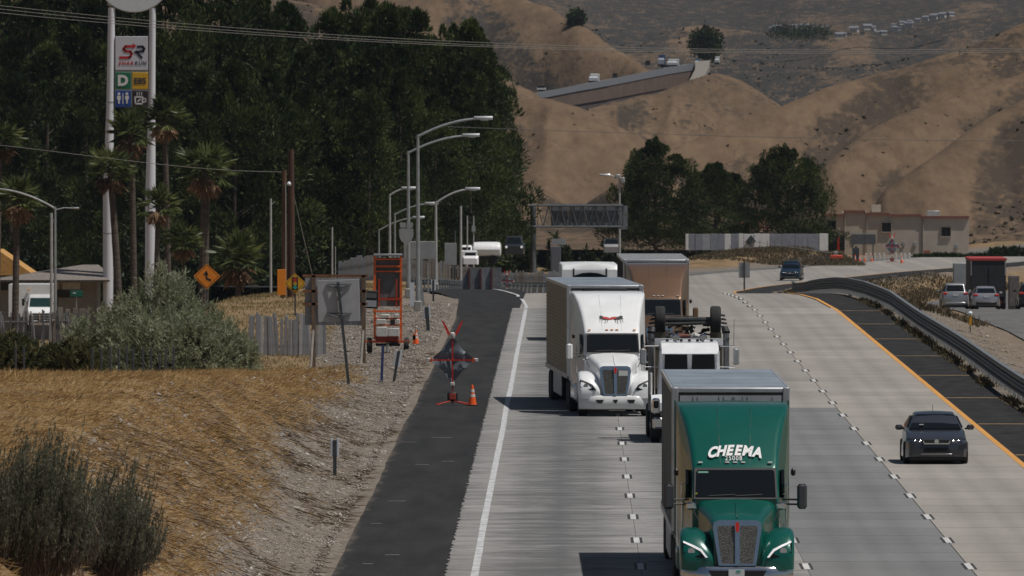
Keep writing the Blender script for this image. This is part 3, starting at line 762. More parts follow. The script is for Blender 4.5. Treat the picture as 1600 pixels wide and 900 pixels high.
        MB().lathe([(.075, 0), (.075, .03)], 12, 'y', (s * .98, fz(1.0) - .01, 1.01)).obj('lamp_lens', CHROME, fen)
        # hood mirror and door mirror
        m = MB().tube([(s * .84, 1.5, 1.86), (s * .94, 1.45, 1.90)], .018, 6).tube([(s * .80, 1.25, 1.60), (s * .93, 1.40, 1.85)], .012, 6).obj('hood_mirror_arm', BLACK, root)
        MB().box((s * .965, 1.42, 1.92), (.215, .10, .16), ch=.035).obj('hood_mirror', CHROME, root)
        a = MB()
        for z in (1.93, 2.03): a.tube([(s * 1.0, 2.35, z), (s * 1.38, 2.15, z)], .022, 6)
        a.obj('mirror_arm', BLACK, root)
        MB().box((s * 1.43, 2.12, 2.10), (.215, .13, .54), ch=.05).obj('door_mirror', mirror_m or accent, root)
    # grille
    gy = lambda x, z: .03 + (z - .70) * .16
    out = [(-.395, .70), (.395, .70), (.52, 1.50), (.50, 1.62), (.40, 1.665), (-.40, 1.665), (-.50, 1.62), (-.52, 1.50)]
    gr = MB().prism(out, lambda x, z: gy(x, z), lambda x, z: gy(x, z) + .14).obj('grille', CHROME, root, False)
    for s in (-1, 1):
        p = [(s * .05, .745), (s * .335, .745), (s * .435, 1.49), (s * .415, 1.545), (s * .05, 1.545)]
        MB().prism(p if s > 0 else p[::-1], lambda x, z: gy(x, z) - .012, lambda x, z: gy(x, z) + .05).obj('grille_mesh', grille_m, gr, False)
    MB().prism([(-.045, .74), (.045, .74), (.05, 1.56), (-.05, 1.56)], lambda x, z: gy(x, z) - .04, lambda x, z: gy(x, z) + .03).obj('grille_bar', CHROME, gr, False)
    e = [(-.055, 1.64), (-.06, 1.50), (-.035, 1.40), (0, 1.36), (.035, 1.40), (.06, 1.50), (.055, 1.64), (0, 1.67)]
    MB().prism(e, lambda x, z: gy(x, z) - .062, lambda x, z: gy(x, z) - .03).obj('badge', CHROME, gr, False)
    MB().prism([(x * .72, 1.51 + (z - 1.51) * .74) for x, z in e], lambda x, z: gy(x, z) - .07, lambda x, z: gy(x, z) - .05).obj('badge_enamel', REDM, gr, False)
    # bumper, rounded back at the ends
    rings = []
    for k in range(17):
        t = -1 + k / 8; x = 1.2 * t; y0 = .0 + .34 * max(0, abs(t) - .55) ** 1.6 / .28
        rings.append([(x, y0 + .06, .24), (x, y0, .30), (x, y0 - .03, .48), (x, y0, .64), (x, y0 + .07, .70), (x, y0 + .22, .70), (x, y0 + .22, .24)])
    bp = MB().loft(rings).obj('bumper', bumper_m, root, ang=50)
    if holes:
        for x, w_ in ((-.52, .26), (0, .16), (.52, .26)):
            MB().prism([(x - w_ / 2, .56), (x + w_ / 2, .56), (x + w_ / 2 - .05, .44), (x - w_ / 2 + .05, .44)], -.045, .05).obj('bumper_opening', BLACK, bp, False)
    else:
        MB().prism([(-.62, .60), (.62, .60), (.48, .34), (-.48, .34)], -.045, .05).obj('bumper_opening', BLACK, bp, False)
        pl = MB().box((-.02, -.06, .53), (.34, .02, .19)).obj('licence_plate', PLATE, bp, False)
        MB().box((.02, -.073, .585), (.09, .008, .04)).obj('plate_mark', mat('plate_green', (.05, .35, .28), .5, var=0), bp, False)
    # chassis and wheels
    MB().box((-.4, 5.0, .85), (.1, 6.5, .26)).box((.4, 5.0, .85), (.1, 6.5, .26)).obj('chassis_rail', BLACK, root)
    MB().lathe([(.5, 0), (.55, .06), (.5, .12)], 18, 'z', (0, 6.9, 1.0)).obj('fifth_wheel', BLACK, root)
    for s in (-1, 1):
        wheel(root, s * 1.04, 1.12, .52, .30)
        for y in (6.3, 7.6): wheel(root, s * .94, y, .52, .32, dual=True)
        MB().box((s * .95, 8.35, .62), (.6, .03, .62)).obj('mud_flap', BLACK, root)
    return fy

def trailer(root, skin, roof_m, front_m, y0=7.2, L=16.15, corr=True, marks=True, top=4.13):
    z0 = 1.12; hw = 1.29
    MB().box((0, y0 + L / 2, (z0 + top) / 2), (2 * hw - .05, L - .06, top - z0 - .05)).obj('trailer_box', skin, root, False)
    MB().box((0, y0 + L / 2, top + .004), (2 * hw - .10, L - .1, .02)).obj('trailer_roof', roof_m, root, False)
    n = 13
    for k in range(n):             # roof bows just show as low ridges
        MB().box((0, y0 + .6 + k * (L - 1.2) / (n - 1), top + .016), (2 * hw - .14, .05, .012)).obj('roof_bow', roof_m, root, False)
    for s in (-1, 1):
        MB().box((s * (hw - .012), y0 + L / 2, top - .04), (.05, L, .11)).obj('top_rail', ALU, root, False)
        MB().box((s * (hw - .012), y0 + L / 2, z0 + .04), (.05, L, .16)).obj('bottom_rail', ALU, root, False)
        if corr == 'h':
            for k in range(24):
                z = z0 + .2 + k * (top - z0 - .35) / 23
                MB().box((s * (hw - .015), y0 + L / 2, z), (.022, L - .2, .05), ch=.006).obj('side_corrugation', skin, root, False)
        else:
            for k in range(27):
                MB().box((s * (hw - .018), y0 + .3 + k * (L - .6) / 26, (z0 + top) / 2), (.02, .05, top - z0 - .25)).obj('side_post', skin, root, False)
        MB().box((s * (hw - .07), y0 - .02, (z0 + top) / 2 + .02), (.15, .07, top - z0), ch=.02).obj('corner_post', ALU, root)
        MB().box((s * .95, y0 + 2.2, .62), (.12, .12, .95)).box((s * .95, y0 + 2.2, .16), (.28, .28, .05)).obj('landing_leg', STEEL, root)
        for y in (y0 + L - 3.1, y0 + L - 1.85): wheel(root, s * .93, y, .52, .32, dual=True)
        MB().box((s * (hw - .05), y0 + 8.0, .72), (.03, 6.0, .72)).obj('side_skirt', DIRTYW, root, False)
        MB().box((s * .9, y0 + L - .9, .6), (.6, .03, .6)).obj('mud_flap', BLACK, root)
        MB().box((s * .64, y0 + L + .0, (z0 + top) / 2), (1.22, .05, top - z0 - .2)).obj('rear_door', skin, root)
    MB().box((0, y0 + .02, top - .05), (2 * hw - .02, .10, .13), ch=.03).obj('front_header', ALU, root)
    MB().box((0, y0 - .005, top - .135), (2 * hw - .3, .05, .03)).obj('header_gap', BLACK, root, False)
    MB().box((0, y0 - .03, (z0 + top) / 2 - .06), (2 * hw - .36, .05, top - z0 - .2)).obj('front_panel', front_m, root, False)
    if marks:
        for x in (-.82, -.72, -.25, -.15, .27, .37, .92):
            MB().box((x, y0 - .057, top - .32), (.012, .014, .30)).obj('panel_seam', STEEL, root, False)
        sq = [(-.07, 0), (0, .07), (.07, 0), (0, -.07)]
        MB().prism([(x * .6 + .07, z * .6 + top - .20) for x, z in sq], y0 - .064, y0 - .05).obj('panel_mark', STEEL, root, False)
        for k in range(8): MB().box((-.13 + k * .057, y0 - .058, top - .262), (.032, .012, .035)).obj('panel_mark', STEEL, root, False)

LED = bpy.data.materials.new('daylight_lamp'); LED.use_nodes = True
_b = LED.node_tree.nodes['Principled BSDF']; _b.inputs['Base Color'].default_value = (.8, .8, .82, 1); _b.inputs['Emission Color'].default_value = (1, .98, .95, 1); _b.inputs['Emission Strength'].default_value = .3
MESHG = mat('grille_mesh_metal', (.13, .128, .12), .5, .7, var=.45, scale=38, detail=2, lo=.42, hi=.58, bump=.3)
MESHD = mat('grille_mesh_dark', (.13, .125, .115), .5, .7, var=.4, scale=30, detail=2, lo=.42, hi=.58)
GREEN = paint('green_truck_paint', (.002, .098, .074), .27, .12, .5)
WPAINT = paint('white_truck_paint', (.83, .845, .86), .34, 0, .6)
BRONZE = paint('bronze_truck_paint', (.20, .115, .066), .30, .45)
VANSKIN = mat('trailer_skin_grey', (.34, .33, .31), .45, .35, var=.15, scale=1.2)
REEFER = mat('trailer_skin_steel', (.15, .125, .105), .38, .6, var=.3, scale=2.2, stretch=(1, .6, 6))
DARKSKIN = mat('trailer_skin_dark', (.10, .09, .085), .5, .3, var=.2)
ROOFM = mat('trailer_roof_sheet', (.36, .41, .47), .45, .35, var=.14, scale=.8, stretch=(1, .25, 1), detail=6)
FRONTM = mat('trailer_front_sheet', (.50, .515, .54), .45, .1, var=.08)
BLUEGR = mat('lettering_white', (.80, .80, .80), .5, var=.03)

def place(x, Y): return (x, Y, float(zr(Y)))

# green tractor with its trailer, nearest
t = thing('semi_truck', 'green sleeper semi truck marked CHEEMA pulling a grey box trailer, nearest the camera', 'semi truck', place(3.60, 242.0), R(.35), 'semi trucks on the freeway')
fy = tractor(t, GREEN, CHROME, GREEN, MESHG, True, BLUEGR, crease=mat('crease_green', (.002, .03, .024), .5, var=0), mirror_m=mat('mirror_grey', (.10, .105, .115), .3, .6, var=.1))
trailer(t, VANSKIN, ROOFM, FRONTM, top=4.29)
arch = lambda x, z, y: (x, fy(3.02 + z - .07 * (x / .62) ** 2) - .045 + y, 3.02 + z - .07 * (x / .62) ** 2)
for i_, ch in enumerate('CHEEMA'):
    x_ = (-.505, -.295, -.105, .085, .30, .53)[i_]
    text('company_name', ch, .335, BLUEGR, t, (0, 0, .045), shear=.30, bold=.016, warp=lambda x, z, y, q=x_: arch((x * .86 + q) * .94 - .03, z * .84, y))
text('unit_number', '25008', .135, BLUEGR, t, (-.03, 0, .05), bold=0.0, space=1.2, warp=lambda x, z, y: (x, fy(2.875 + z) - .045 + y, 2.875 + z - .02), sx=.95)
MB().prism([(-.80, 2.60), (-.58, 2.60), (-.58, 2.635), (-.80, 2.635)], lambda x, z: fy(z) - .052, lambda x, z: fy(z)).obj('toll_tag', mat('tag_green', (.10, .26, .2), .5, var=0), t, False)
MB().lathe([(.03, 0), (.03, .02)], 8, 'y', (-.84, 1.93, 2.16)).obj('yellow_sticker', mat('sticker_yellow', (.7, .6, .05), .5, var=0), t)

# white tractor crossing the dashed line
t = thing('semi_truck', 'white sleeper semi truck with a red and black emblem on its roof fairing, changing lanes', 'semi truck', place(1.56, 375.5), R(2.6), 'semi trucks on the freeway')
fy = tractor(t, WPAINT, mat('white_bumper_paint', (.70, .71, .71), .3, 0, var=.05, coat=.5), WPAINT, MESHD, False, AMBER, True, crease=mat('crease_white', (.45, .46, .48), .5, var=0))
trailer(t, REEFER, ROOFM, mat('trailer_front_grey', (.42, .43, .43), .5, var=.1), corr='h', marks=False, top=4.2)
MB().box((.0, 7.13, 4.0), (1.5, .08, .22), ch=.03).obj('front_unit', BLACK, t)
RB = [mat('emblem_red', (.45, .03, .03), .5, var=0), mat('emblem_black', (.02, .02, .025), .5, var=0), mat('emblem_grey', (.35, .35, .36), .5, var=0)]
wp = lambda z: fy(z) - .03
for s in (-1, 1):               # pair of running shapes under a red scroll
    body = [(.06, .0), (.14, .05), (.24, .06), (.33, .10), (.40, .07), (.37, .03), (.41, -.01), (.33, -.02), (.28, -.05), (.18, -.04), (.10, -.06)]
    P_ = [(s * x, 3.18 + z) for x, z in body]
    MB().prism(P_ if s > 0 else P_[::-1], lambda x, z: wp(z) - .02, lambda x, z: wp(z) + .02).obj('fairing_emblem', RB[1], t, False)
    for (a, b_) in ((.12, -.14), (.19, -.17), (.29, -.15), (.36, -.12)):
        MB().prism([(s * a - .012, 3.16), (s * a + .012, 3.16), (s * (a + .03) + .01, 3.18 + b_), (s * (a + .03) - .01, 3.18 + b_)], lambda x, z: wp(z) - .022, lambda x, z: wp(z) + .02).obj('fairing_emblem', RB[2] if a > .2 else RB[1], t, False)
    r_ = [(.0, .03), (.10, .065), (.2, .07), (.26, .03), (.16, .0), (.08, -.02), (0, -.03)]
    P_ = [(s * x - .05, 3.17 + z) for x, z in r_]
    MB().prism(P_ if s > 0 else P_[::-1], lambda x, z: wp(z) - .035, lambda x, z: wp(z) + .02).obj('fairing_emblem', RB[0], t, False)
pl = MB().box((.26, .135, 1.43), (.30, .03, .17)).obj('front_placard', PLATE, t, False)

# bronze tractor behind
t = thing('semi_truck', 'bronze sleeper semi truck with a dark trailer, second behind the green truck', 'semi truck', place(3.50, 436.8), R(.6), 'semi trucks on the freeway')
fy = tractor(t, BRONZE, CHROME, BRONZE, MESHD, False, BLUEGR)
trailer(t, DARKSKIN, mat('trailer_roof_pale', (.36, .37, .38), .5, .2, var=.1), mat('trailer_front_dark', (.10, .095, .10), .5, .2, var=.2), marks=False)
for x, w_, z in ((-.42, .34, 3.90), (.55, .42, 3.93), (.78, .26, 3.91), (-.2, .2, 3.9)):
    MB().box((x, 7.12, z), (w_, .05, .05), ch=.015).obj('front_stencil', BLUEGR, t)

# white box truck
t = thing('box_truck', 'white box truck with a rounded roof nose and dark windscreen, far behind the white semi', 'box truck', place(.95, 486), R(1.0))
bw = mat('box_truck_white', (.80, .82, .83), .4, var=.05, coat=.3)
MB().loft([rr(1.20, .9, 3.05, .10, 1.45), rr(1.22, .9, 3.22, .12, 1.6, crown=.10), rr(1.22, .9, 3.28, .10, 1.9, crown=.08), rr(1.22, .9, 3.28, .08, 8.0, crown=.02)]).obj('cargo_box', bw, t)
MB().loft([rr(.80, .5, 1.35, .15, 0), rr(.95, .45, 1.55, .15, .12), rr(.98, .45, 1.7, .15, .35), rr(.97, .45, 2.50, .16, .85, wt=.82, crown=.06), rr(.97, .45, 2.56, .15, 1.4, wt=.84, crown=.06)]).obj('cab', bw, t)
ws = [(-.72, 1.75), (.72, 1.75), (.66, 2.36), (.5, 2.43), (0, 2.47), (-.5, 2.43), (-.66, 2.36)]
MB().prism(ws, lambda x, z: .36 + (z - 1.7) * .62 - .03, lambda x, z: .6 + (z - 1.7) * .62).obj('windshield', GLASS, t, False)
for s in (-1, 1):
    MB().tube([(s * .70, 1.36, 2.45), (s * .70, 1.34, 3.10)], .04, 6).obj('box_strut', BLACK, t)
    MB().box((s * 1.15, .7, 1.85), (.16, .1, .4), ch=.03).tube([(s * .9, .75, 1.85), (s * 1.15, .7, 1.85)], .02, 5).obj('mirror', BLACK, t)
    MB().box((s * .68, -.01, 1.0), (.3, .06, .2), ch=.03).obj('headlight', GLASS, t)
    for y in (1.0, 6.3): wheel(t, s * .98, y, .45, .28)
MB().box((0, -.05, .62), (1.9, .2, .28), ch=.05).obj('bumper', CHROME, t)
MB().box((0, -.03, 1.02), (.9, .05, .3), ch=.03).obj('grille', BLACK, t)
MB().prism([(-.66, 2.45), (.66, 2.45), (.66, 2.80), (.35, 2.90), (0, 2.93), (-.35, 2.90), (-.66, 2.80)], 1.36, 1.43).obj('roof_gap', GLASS, t, False)
for s in (-.5, .5): MB().box((s, 4.5, .72), (.1, 7.0, .25)).obj('chassis_rail', BLACK, t)

# flat-fronted hauler carrying a dismounted axle
t = thing('hauler_truck', 'white conventional hauler with sun visor, twin stacks and two spare tyres upright behind its cab', 'truck', place(3.74, 347.5), R(.4))
hw_ = mat('hauler_white', (.82, .84, .87), .3, var=.05, coat=.5)
MB().loft([rr(.96, 1.0, 2.72, .1, 1.9, wt=.90), rr(.98, 1.0, 2.98, .1, 2.15, wt=.90, crown=.03), rr(.98, 1.0, 3.06, .08, 3.4, wt=.90, crown=.04)]).obj('cab', hw_, t)
MB().loft([rr(.55, .7, 1.80, .12, .1), rr(.60, .7, 1.95, .14, .5, crown=.03), rr(.74, .8, 2.14, .14, 1.95, crown=.03)]).obj('hood', hw_, t)
MB().xprism([(1.62, 2.70), (1.66, 2.68), (2.05, 2.98), (2.0, 3.02)], -.86, .86).obj('sun_visor', hw_, t, False)
for s in (-1, 1):
    MB().prism([(s * .42 - .36, 2.15), (s * .42 + .36, 2.15), (s * .42 + .34, 2.72), (s * .42 - .34, 2.72)], 1.86, 1.98).obj('windshield_pane', GLASS, t, False)
    MB().box((s * .88, 1.87, 2.42), (.08, .06, .68)).obj('window_pillar', hw_, t, False)
    st = MB().tube([(s * 1.16, 3.7, .9), (s * 1.16, 3.7, 3.28)], .095, 12).obj('exhaust_stack', mat('stack_steel', (.20, .21, .22), .4, .7, var=.2), t)
    MB().tube([(s * 1.16, 3.7, 3.1), (s * 1.16, 3.7, 3.3), (s * 1.12, 3.85, 3.42)], [.13, .13, .11], 10).obj('stack_cap', BLACK, st)
    MB().tube([(s * 1.05, 3.4, 2.9), (s * 1.05, 3.4, 1.4)], .02, 6).obj('grab_bar', CHROME, t)
    MB().tube([(s * .95, 2.2, 2.92), (s * 1.40, 2.05, 2.92)], .018, 6).tube([(s * .95, 2.2, 2.28), (s * 1.40, 2.05, 2.28)], .018, 6).obj('mirror_arm', CHROME, t)
    MB().box((s * 1.43, 2.05, 2.60), (.20, .09, .50), ch=.04).obj('door_mirror', STEEL, t)
    MB().loft([[(s * p[0], p[1], p[2]) for p in rg] for rg in [[(.62, .3, 1.0), (.62, .3, 1.25), (1.18, .3, 1.2), (1.2, .3, .95)], [(.62, .8, 1.2), (.62, .8, 1.5), (1.2, .8, 1.45), (1.22, .8, 1.15)], [(.62, 1.5, 1.1), (.62, 1.5, 1.42), (1.2, 1.5, 1.38), (1.22, 1.5, 1.05)], [(.62, 2.0, .8), (.62, 2.0, 1.1), (1.18, 2.0, 1.05), (1.2, 2.0, .75)]]]).obj('fender', hw_, t)
    MB().box((s * 1.06, .12, 1.13), (.24, .2, .50), ch=.05).obj('headlight_box', CHROME, t)
    MB().box((s * 1.06, .0, 1.18), (.15, .04, .22), ch=.03).obj('headlight', GLASS, t)
    MB().box((s * 1.20, 1.2, 1.78), (.08, .25, .70), ch=.03).obj('side_panel', DIRTYW, t)
    wheel(t, s * 1.07, 1.1, .52, .30)
    for y in (6.0, 7.3): wheel(t, s * .94, y, .52, .32, dual=True)
    MB().lathe([(.09, 0), (.13, .10), (.10, .2)], 14, 'y', (s * .42, 2.2, 3.17)).obj('air_horn', CHROME, t)
for x in (-.68, -.25, 0, .25, .68): MB().lathe([(.05, 0), (.04, .08)], 10, 'z', (x, 2.35, 3.05)).obj('roof_light', BLACK, t)
MB().box((0, 3.5, 3.02), (2.1, .12, .22)).obj('headache_rack', mat('rack_white', (.6, .62, .64), .4, var=.05), t)
MB().box((0, -.05, .62), (2.35, .18, .36), ch=.06).obj('bumper', CHROME, t)
MB().prism([(-.45, .8), (.45, .8), (.48, 1.78), (-.48, 1.78)], -.02, .12).obj('grille', CHROME, t, False)
MB().tube([(1.36, 2.1, 2.9), (1.37, 2.1, 3.75)], .008, 5).obj('antenna', BLACK, t)
MB().box((-.42, 5.5, .9), (.1, 8.0, .26)).box((.42, 5.5, .9), (.1, 8.0, .26)).obj('chassis_rail', BLACK, t)
MB().box((0, 6.2, 1.35), (2.2, 5.4, .5)).obj('deck', mat('deck_dark', (.05, .045, .04), .8, var=.3), t)
# its load: axle on blocks
ax = thing('spare_axle', 'black axle with two big tyres and rusty springs riding upright behind the hauler cab', 'axle', (3.70, 352.3, .32), R(.4))
TAN = mat('wood_block', (.115, .10, .075), .85, var=.2)
for s in (-1, 1):
    wheel(ax, s * .86, 0, .42, .33).location.z = 3.36
    MB().box((s * .86, -.15, 2.73), (.35, .12, .5)).obj('mud_flap', TAN, ax, False)
    MB().box((s * .86, .1, 1.95), (.4, .6, 1.5)).obj('stand_block', TAN, ax, False)
    for k in range(4): MB().tube([(s * 1.0, -.1, 3.15 + k * .12), (s * (1.24 - .03 * k), -.12, 3.12 + k * .12)], .035, 6).obj('hub_stud', BLACK, ax)
MB().tube([(-.8, 0, 3.36), (.8, 0, 3.36)], .085, 10).tube([(-.75, -.12, 3.22), (.75, -.12, 3.26)], .05, 8).obj('axle_tube', mat('axle_steel', (.07, .075, .075), .45, .5, var=.3), ax)
q = MB(); r_ = random.Random(4)
for k in range(60):
    c = (r_.uniform(-.66, .66), r_.uniform(-.1, .5), r_.uniform(2.66, 3.34))
    if r_.random() < .5: q.box(c, (r_.uniform(.05, .25), .1, r_.uniform(.04, .14)))
    else: q.tube([c, (c[0] + r_.uniform(-.3, .3), c[1], c[2] + r_.uniform(-.12, .12))], r_.uniform(.02, .05), 6)
q.obj('suspension_frame', mat('rusty_black', (.035, .03, .028), .7, var=.5), ax)
MB().tube([(-.35, -.14, 2.83), (.0, -.15, 2.85)], .075, 10).obj('air_tank', mat('oxide_red', (.20, .07, .055), .6, var=.2), ax)
MB().tube([(.1, -.14, 2.80), (.22, -.16, 2.88), (.38, -.15, 2.83), (.52, -.14, 2.86)], [.04, .085, .07, .05], 8).obj('wrapped_hose', DIRTYW, ax)
MB().lathe([(.06, 0), (.06, .1)], 10, 'y', (-.5, -.2, 2.84)).obj('brake_chamber', CHROME, ax)

# ---- cars
def car(label, cat, loc, rz, body, front=True, suv=False, group=None, glass=GLASS, name='parked_car', L=4.3, W=1.78):
    t = thing(name, label, cat, loc, rz, group)
    k = W / 1.78; h = 1.12 if suv else 1.0
    B = MB().loft([rr(.60 * k, .30, .60, .08, .0), rr(.76 * k, .22, .70, .12, .07), rr(.85 * k, .19, .80, .14, .35), rr(.885 * k, .18, .90, .13, .75, wt=.84 * k), rr(.89 * k, .18, .985 * h, .10, 1.25, wt=.83 * k),
                   rr(.89 * k, .18, 1.0 * h, .10, 2.3, wt=.84 * k), rr(.89 * k, .18, 1.02 * h, .10, 3.3, wt=.84 * k), rr(.87 * k, .2, 1.02 * h, .12, L - .28, wt=.80 * k), rr(.82 * k, .26, .95 * h, .12, L - .06), rr(.72 * k, .34, .80 * h, .1, L)])
    bo = B.obj('body', body, t, ang=38)
    top = 1.46 * (1.15 if suv else 1)
    yb = L - (.10 if suv else .18); yr = L - (.55 if suv else .95)
    gh = MB().loft([rr(.78 * k, .9, .97 * h, .05, 1.20), rr(.77 * k, .9, 1.30 * h, .07, 1.62, wt=.64 * k), rr(.77 * k, .9, top - .04, .09, 1.95, wt=.59 * k, crown=.02), rr(.77 * k, .9, top, .09, 2.5, wt=.58 * k, crown=.02), rr(.77 * k, .9, top - .04, .09, yr, wt=.575 * k, crown=.02), rr(.74 * k, .9, 1.0 * h, .06, yb, wt=.64 * k)])
    gh.obj('roof', body, t, ang=38)
    fy = lambda z: float(np.interp(z, [.97 * h, 1.30 * h, top - .04], [1.20, 1.62, 1.95]))
    MB().prism([(-.72 * k, 1.0 * h), (.72 * k, 1.0 * h), (.545 * k, top - .09), (.45 * k, top - .06), (-.45 * k, top - .06), (-.545 * k, top - .09)], lambda x, z: fy(z) - .045, lambda x, z: fy(z) + .05).obj('windshield', glass, t, False)
    ry = lambda z: float(np.interp(z, [1.0 * h, top - .04], [yb, yr]))
    MB().prism([(-.58 * k, 1.06 * h), (.58 * k, 1.06 * h), (.52 * k, top - .1), (-.52 * k, top - .1)], lambda x, z: ry(z) - .05, lambda x, z: ry(z) + .03).obj('rear_window', glass, t, False)
    for s in (-1, 1):
        MB().add([(s * (.80 * k), 1.55, 1.02 * h), (s * .655 * k, 2.0, top - .12), (s * .645 * k, yr - .1, top - .13), (s * .80 * k, yb - .45, 1.04 * h), (s * .70 * k, 1.55, 1.02 * h), (s * .55 * k, 2.0, top - .12), (s * .55 * k, yr - .1, top - .13), (s * .70 * k, yb - .45, 1.04 * h)],
                 [(0, 1, 2, 3), (7, 6, 5, 4), (0, 4, 5, 1), (1, 5, 6, 2), (2, 6, 7, 3), (3, 7, 4, 0)]).obj('side_window', glass, t, False)
        m_ = MB().box((s * 1.0 * k, 1.55, 1.03 * h), (.22, .12, .15), ch=.045).obj('mirror', body, t)
        MB().box((s * .90 * k, 1.6, .99 * h), (.12, .05, .05)).obj('mirror_arm', BLACK, m_)
        for y in (.82, L - .85): wheel(t, s * .80 * k, y, .325, .21)
        # headlamp and tail lamp
        hp = [(s * p[0] * k, p[1]) for p in ((.30, .64), (.42, .70), (.68, .745), (.80, .73), (.79, .60), (.62, .575), (.40, .60))]
        hl = MB().prism(hp if s > 0 else hp[::-1], lambda x, z: .03 + max(0, abs(x) - .4) ** 2 * 1.15, .5).obj('headlight', GLASS, t, False)
        for xq in (.46, .60, .70): MB().lathe([(.02, 0), (.042, .02), (.02, .05)], 10, 'y', (s * xq * k, .0 + max(0, xq - .4) ** 2 * 1.15 + .0, .665)).obj('lamp_bulb', CHROME, hl)
        MB().lathe([(.05, 0), (.06, .05)], 12, 'y', (s * .64 * k, .06, .36)).obj('fog_lamp', GLASS, t)
        MB().box((s * .66 * k, L + .0 - .06, .92 * h), (.30, .14, .15), ch=.04).obj('tail_light', REDM, t)
    MB().prism([(-.33, .62), (.33, .62), (.40, .71), (-.40, .71)], -.02, .3).obj('grille', BLACK, t, False)
    MB().prism([(-.36, .585), (.36, .585), (.40, .69), (.375, .69), (.34, .615), (-.34, .615), (-.375, .69), (-.40, .69)], -.035, .2).obj('grille_chrome', CHROME, t, False)
    MB().lathe([(.065, 0), (.065, .02)], 16, 'y', (0, -.04, .665)).obj('badge', CHROME, t)
    MB().prism([(-.40, .34), (.40, .34), (.34, .49), (-.34, .49)], -.0, .3).obj('lower_intake', BLACK, t, False)
    MB().box((0, .035, .30), (.9, .08, .03), ch=.008).obj('lip_chrome', CHROME, t)
    MB().box((0, L + .0, .84 * h), (.34, .03, .13)).obj('licence_plate', PLATE, t)
    MB().box((0, L - .02, .40), (1.4, .1, .2), ch=.05).obj('rear_bumper_trim', BLACK if not suv else body, t)
    MB().box((0, L / 2, .2), (1.5 * k, L - .5, .16)).obj('underbody', BLACK, t, False)
    MB().tube([(0, 3.1, top), (0, 3.2, top + .17)], .008, 5).obj('antenna', BLACK, t)
    return t
CARP = paint('dark_grey_car_paint', (.052, .056, .070), .25, .4)
c = car('dark grey hatchback driving in the lane next to the yellow line', 'car', place(10.62, 328), R(.3), CARP, name='car', W=1.84)
MB().prism([(-.46, 1.10), (-.33, 1.10), (-.33, 1.125), (-.46, 1.125)], 1.25, 1.32).obj('windshield_sticker', BLUEGR, c, False)
for x in (-.36, .36): MB().loft([rr(.20, 1.0, 1.30, .08, 1.62 + .0), rr(.2, 1.0, 1.3, .08, 1.70)]).obj('seat_back', mat('seat_fabric', (.03, .03, .033), .8, var=.2), c)
car('small dark blue SUV on the far bend of the freeway', 'car', place(19.2, 985), R(-5), paint('navy_car_paint', (.012, .03, .055), .3, .3), suv=True, name='car', W=1.86)
SILV = paint('silver_car_paint', (.42, .43, .45), .3, .6)
def away(x, Y): return (px(x, Y), Y, float(zr(Y)) - 1.0)
p = away(1493, 742); car('silver SUV seen from behind beyond the guardrail, left of the silver hatchback', 'car', (p[0], p[1] + 4.4, p[2]), R(180), SILV, suv=True, name='car', L=4.4, W=1.82)
p = away(1541, 738); car('silver hatchback seen from behind in front of the red topped truck', 'car', (p[0], p[1] + 4.3, p[2]), R(180), paint('pale_silver_paint', (.5, .49, .52), .28, .6), name='car', W=1.84)
# red topped truck seen from behind
Yb = 800; p = away(1544, Yb)
t = thing('box_trailer', 'dark truck trailer with a red top rail seen from behind the silver cars', 'trailer', p)
MB().box((0, 4.5, 2.15), (2.5, 9, 2.6)).obj('trailer_box', mat('trailer_black', (.025, .026, .03), .6, var=.2), t)
MB().box((0, 4.5, 3.52), (2.62, 9.1, .16)).obj('top_rail', mat('trailer_red', (.42, .05, .045), .5, var=.1), t)
for s in (-1, 1):
    MB().box((s * 1.2, -.04, 2.9), (.07, .06, 1.0)).obj('door_post', STEEL, t)
    MB().box((s * .62, -.03, 2.0), (1.16, .04, 2.2)).obj('rear_door', mat('trailer_black', (0, 0, 0)), t)
    for y in (.9, 2.1): wheel(t, s * .95, y, .5, .3, dual=True)
    MB().box((s * .9, .15, .55), (.2, .05, .1)).obj('tail_light', REDM, t)
p = away(1500, 900)
t = thing('traffic_cabinet', 'plain grey cabinet standing left of the red topped trailer', 'cabinet', (px(1500, 880), 880, float(zr(880)) - .6))
MB().box((0, 0, 1.5), (1.1, .8, 3.0), ch=.04).obj('cabinet_body', GREYSIGN, t); MB().box((.0, -.42, 1.5), (.95, .04, 2.6)).obj('cabinet_door', GREYSIGN, t)
p = away(1584, 770)
t = thing('traffic_cabinet', 'tall brown grey panel box right of the red topped trailer', 'cabinet', p)
MB().box((0, 0, 1.15), (.75, .6, 2.3), ch=.03).obj('cabinet_body', mat('panel_brown', (.16, .14, .125), .7, var=.2), t); MB().box((0, -.32, 1.2), (.6, .04, 1.9)).obj('cabinet_door', mat('panel_brown', (0, 0, 0)), t)
p = away(1612, 735)
car('black car cut off by the right edge of the photo', 'car', (p[0], p[1] + 4.3, p[2]), R(180), paint('black_car_paint', (.012, .012, .014), .25), suv=True, name='car')
# blue trailer stubs on the far bend are left to haze; cars hidden by trucks are not built
# ------------------------------------------------------------------ roadside things
def at(x, Y, dz=0):
    X = px(x, Y); return (X, Y, gz(X, Y) + dz)
def rotY(a): return Matrix.Rotation(a, 3, 'Y')

REFLW = mat('reflective_white', (.62, .66, .72), .4, var=.05)
BLUEP = mat('blue_post', (.03, .05, .16), .6, var=.3)
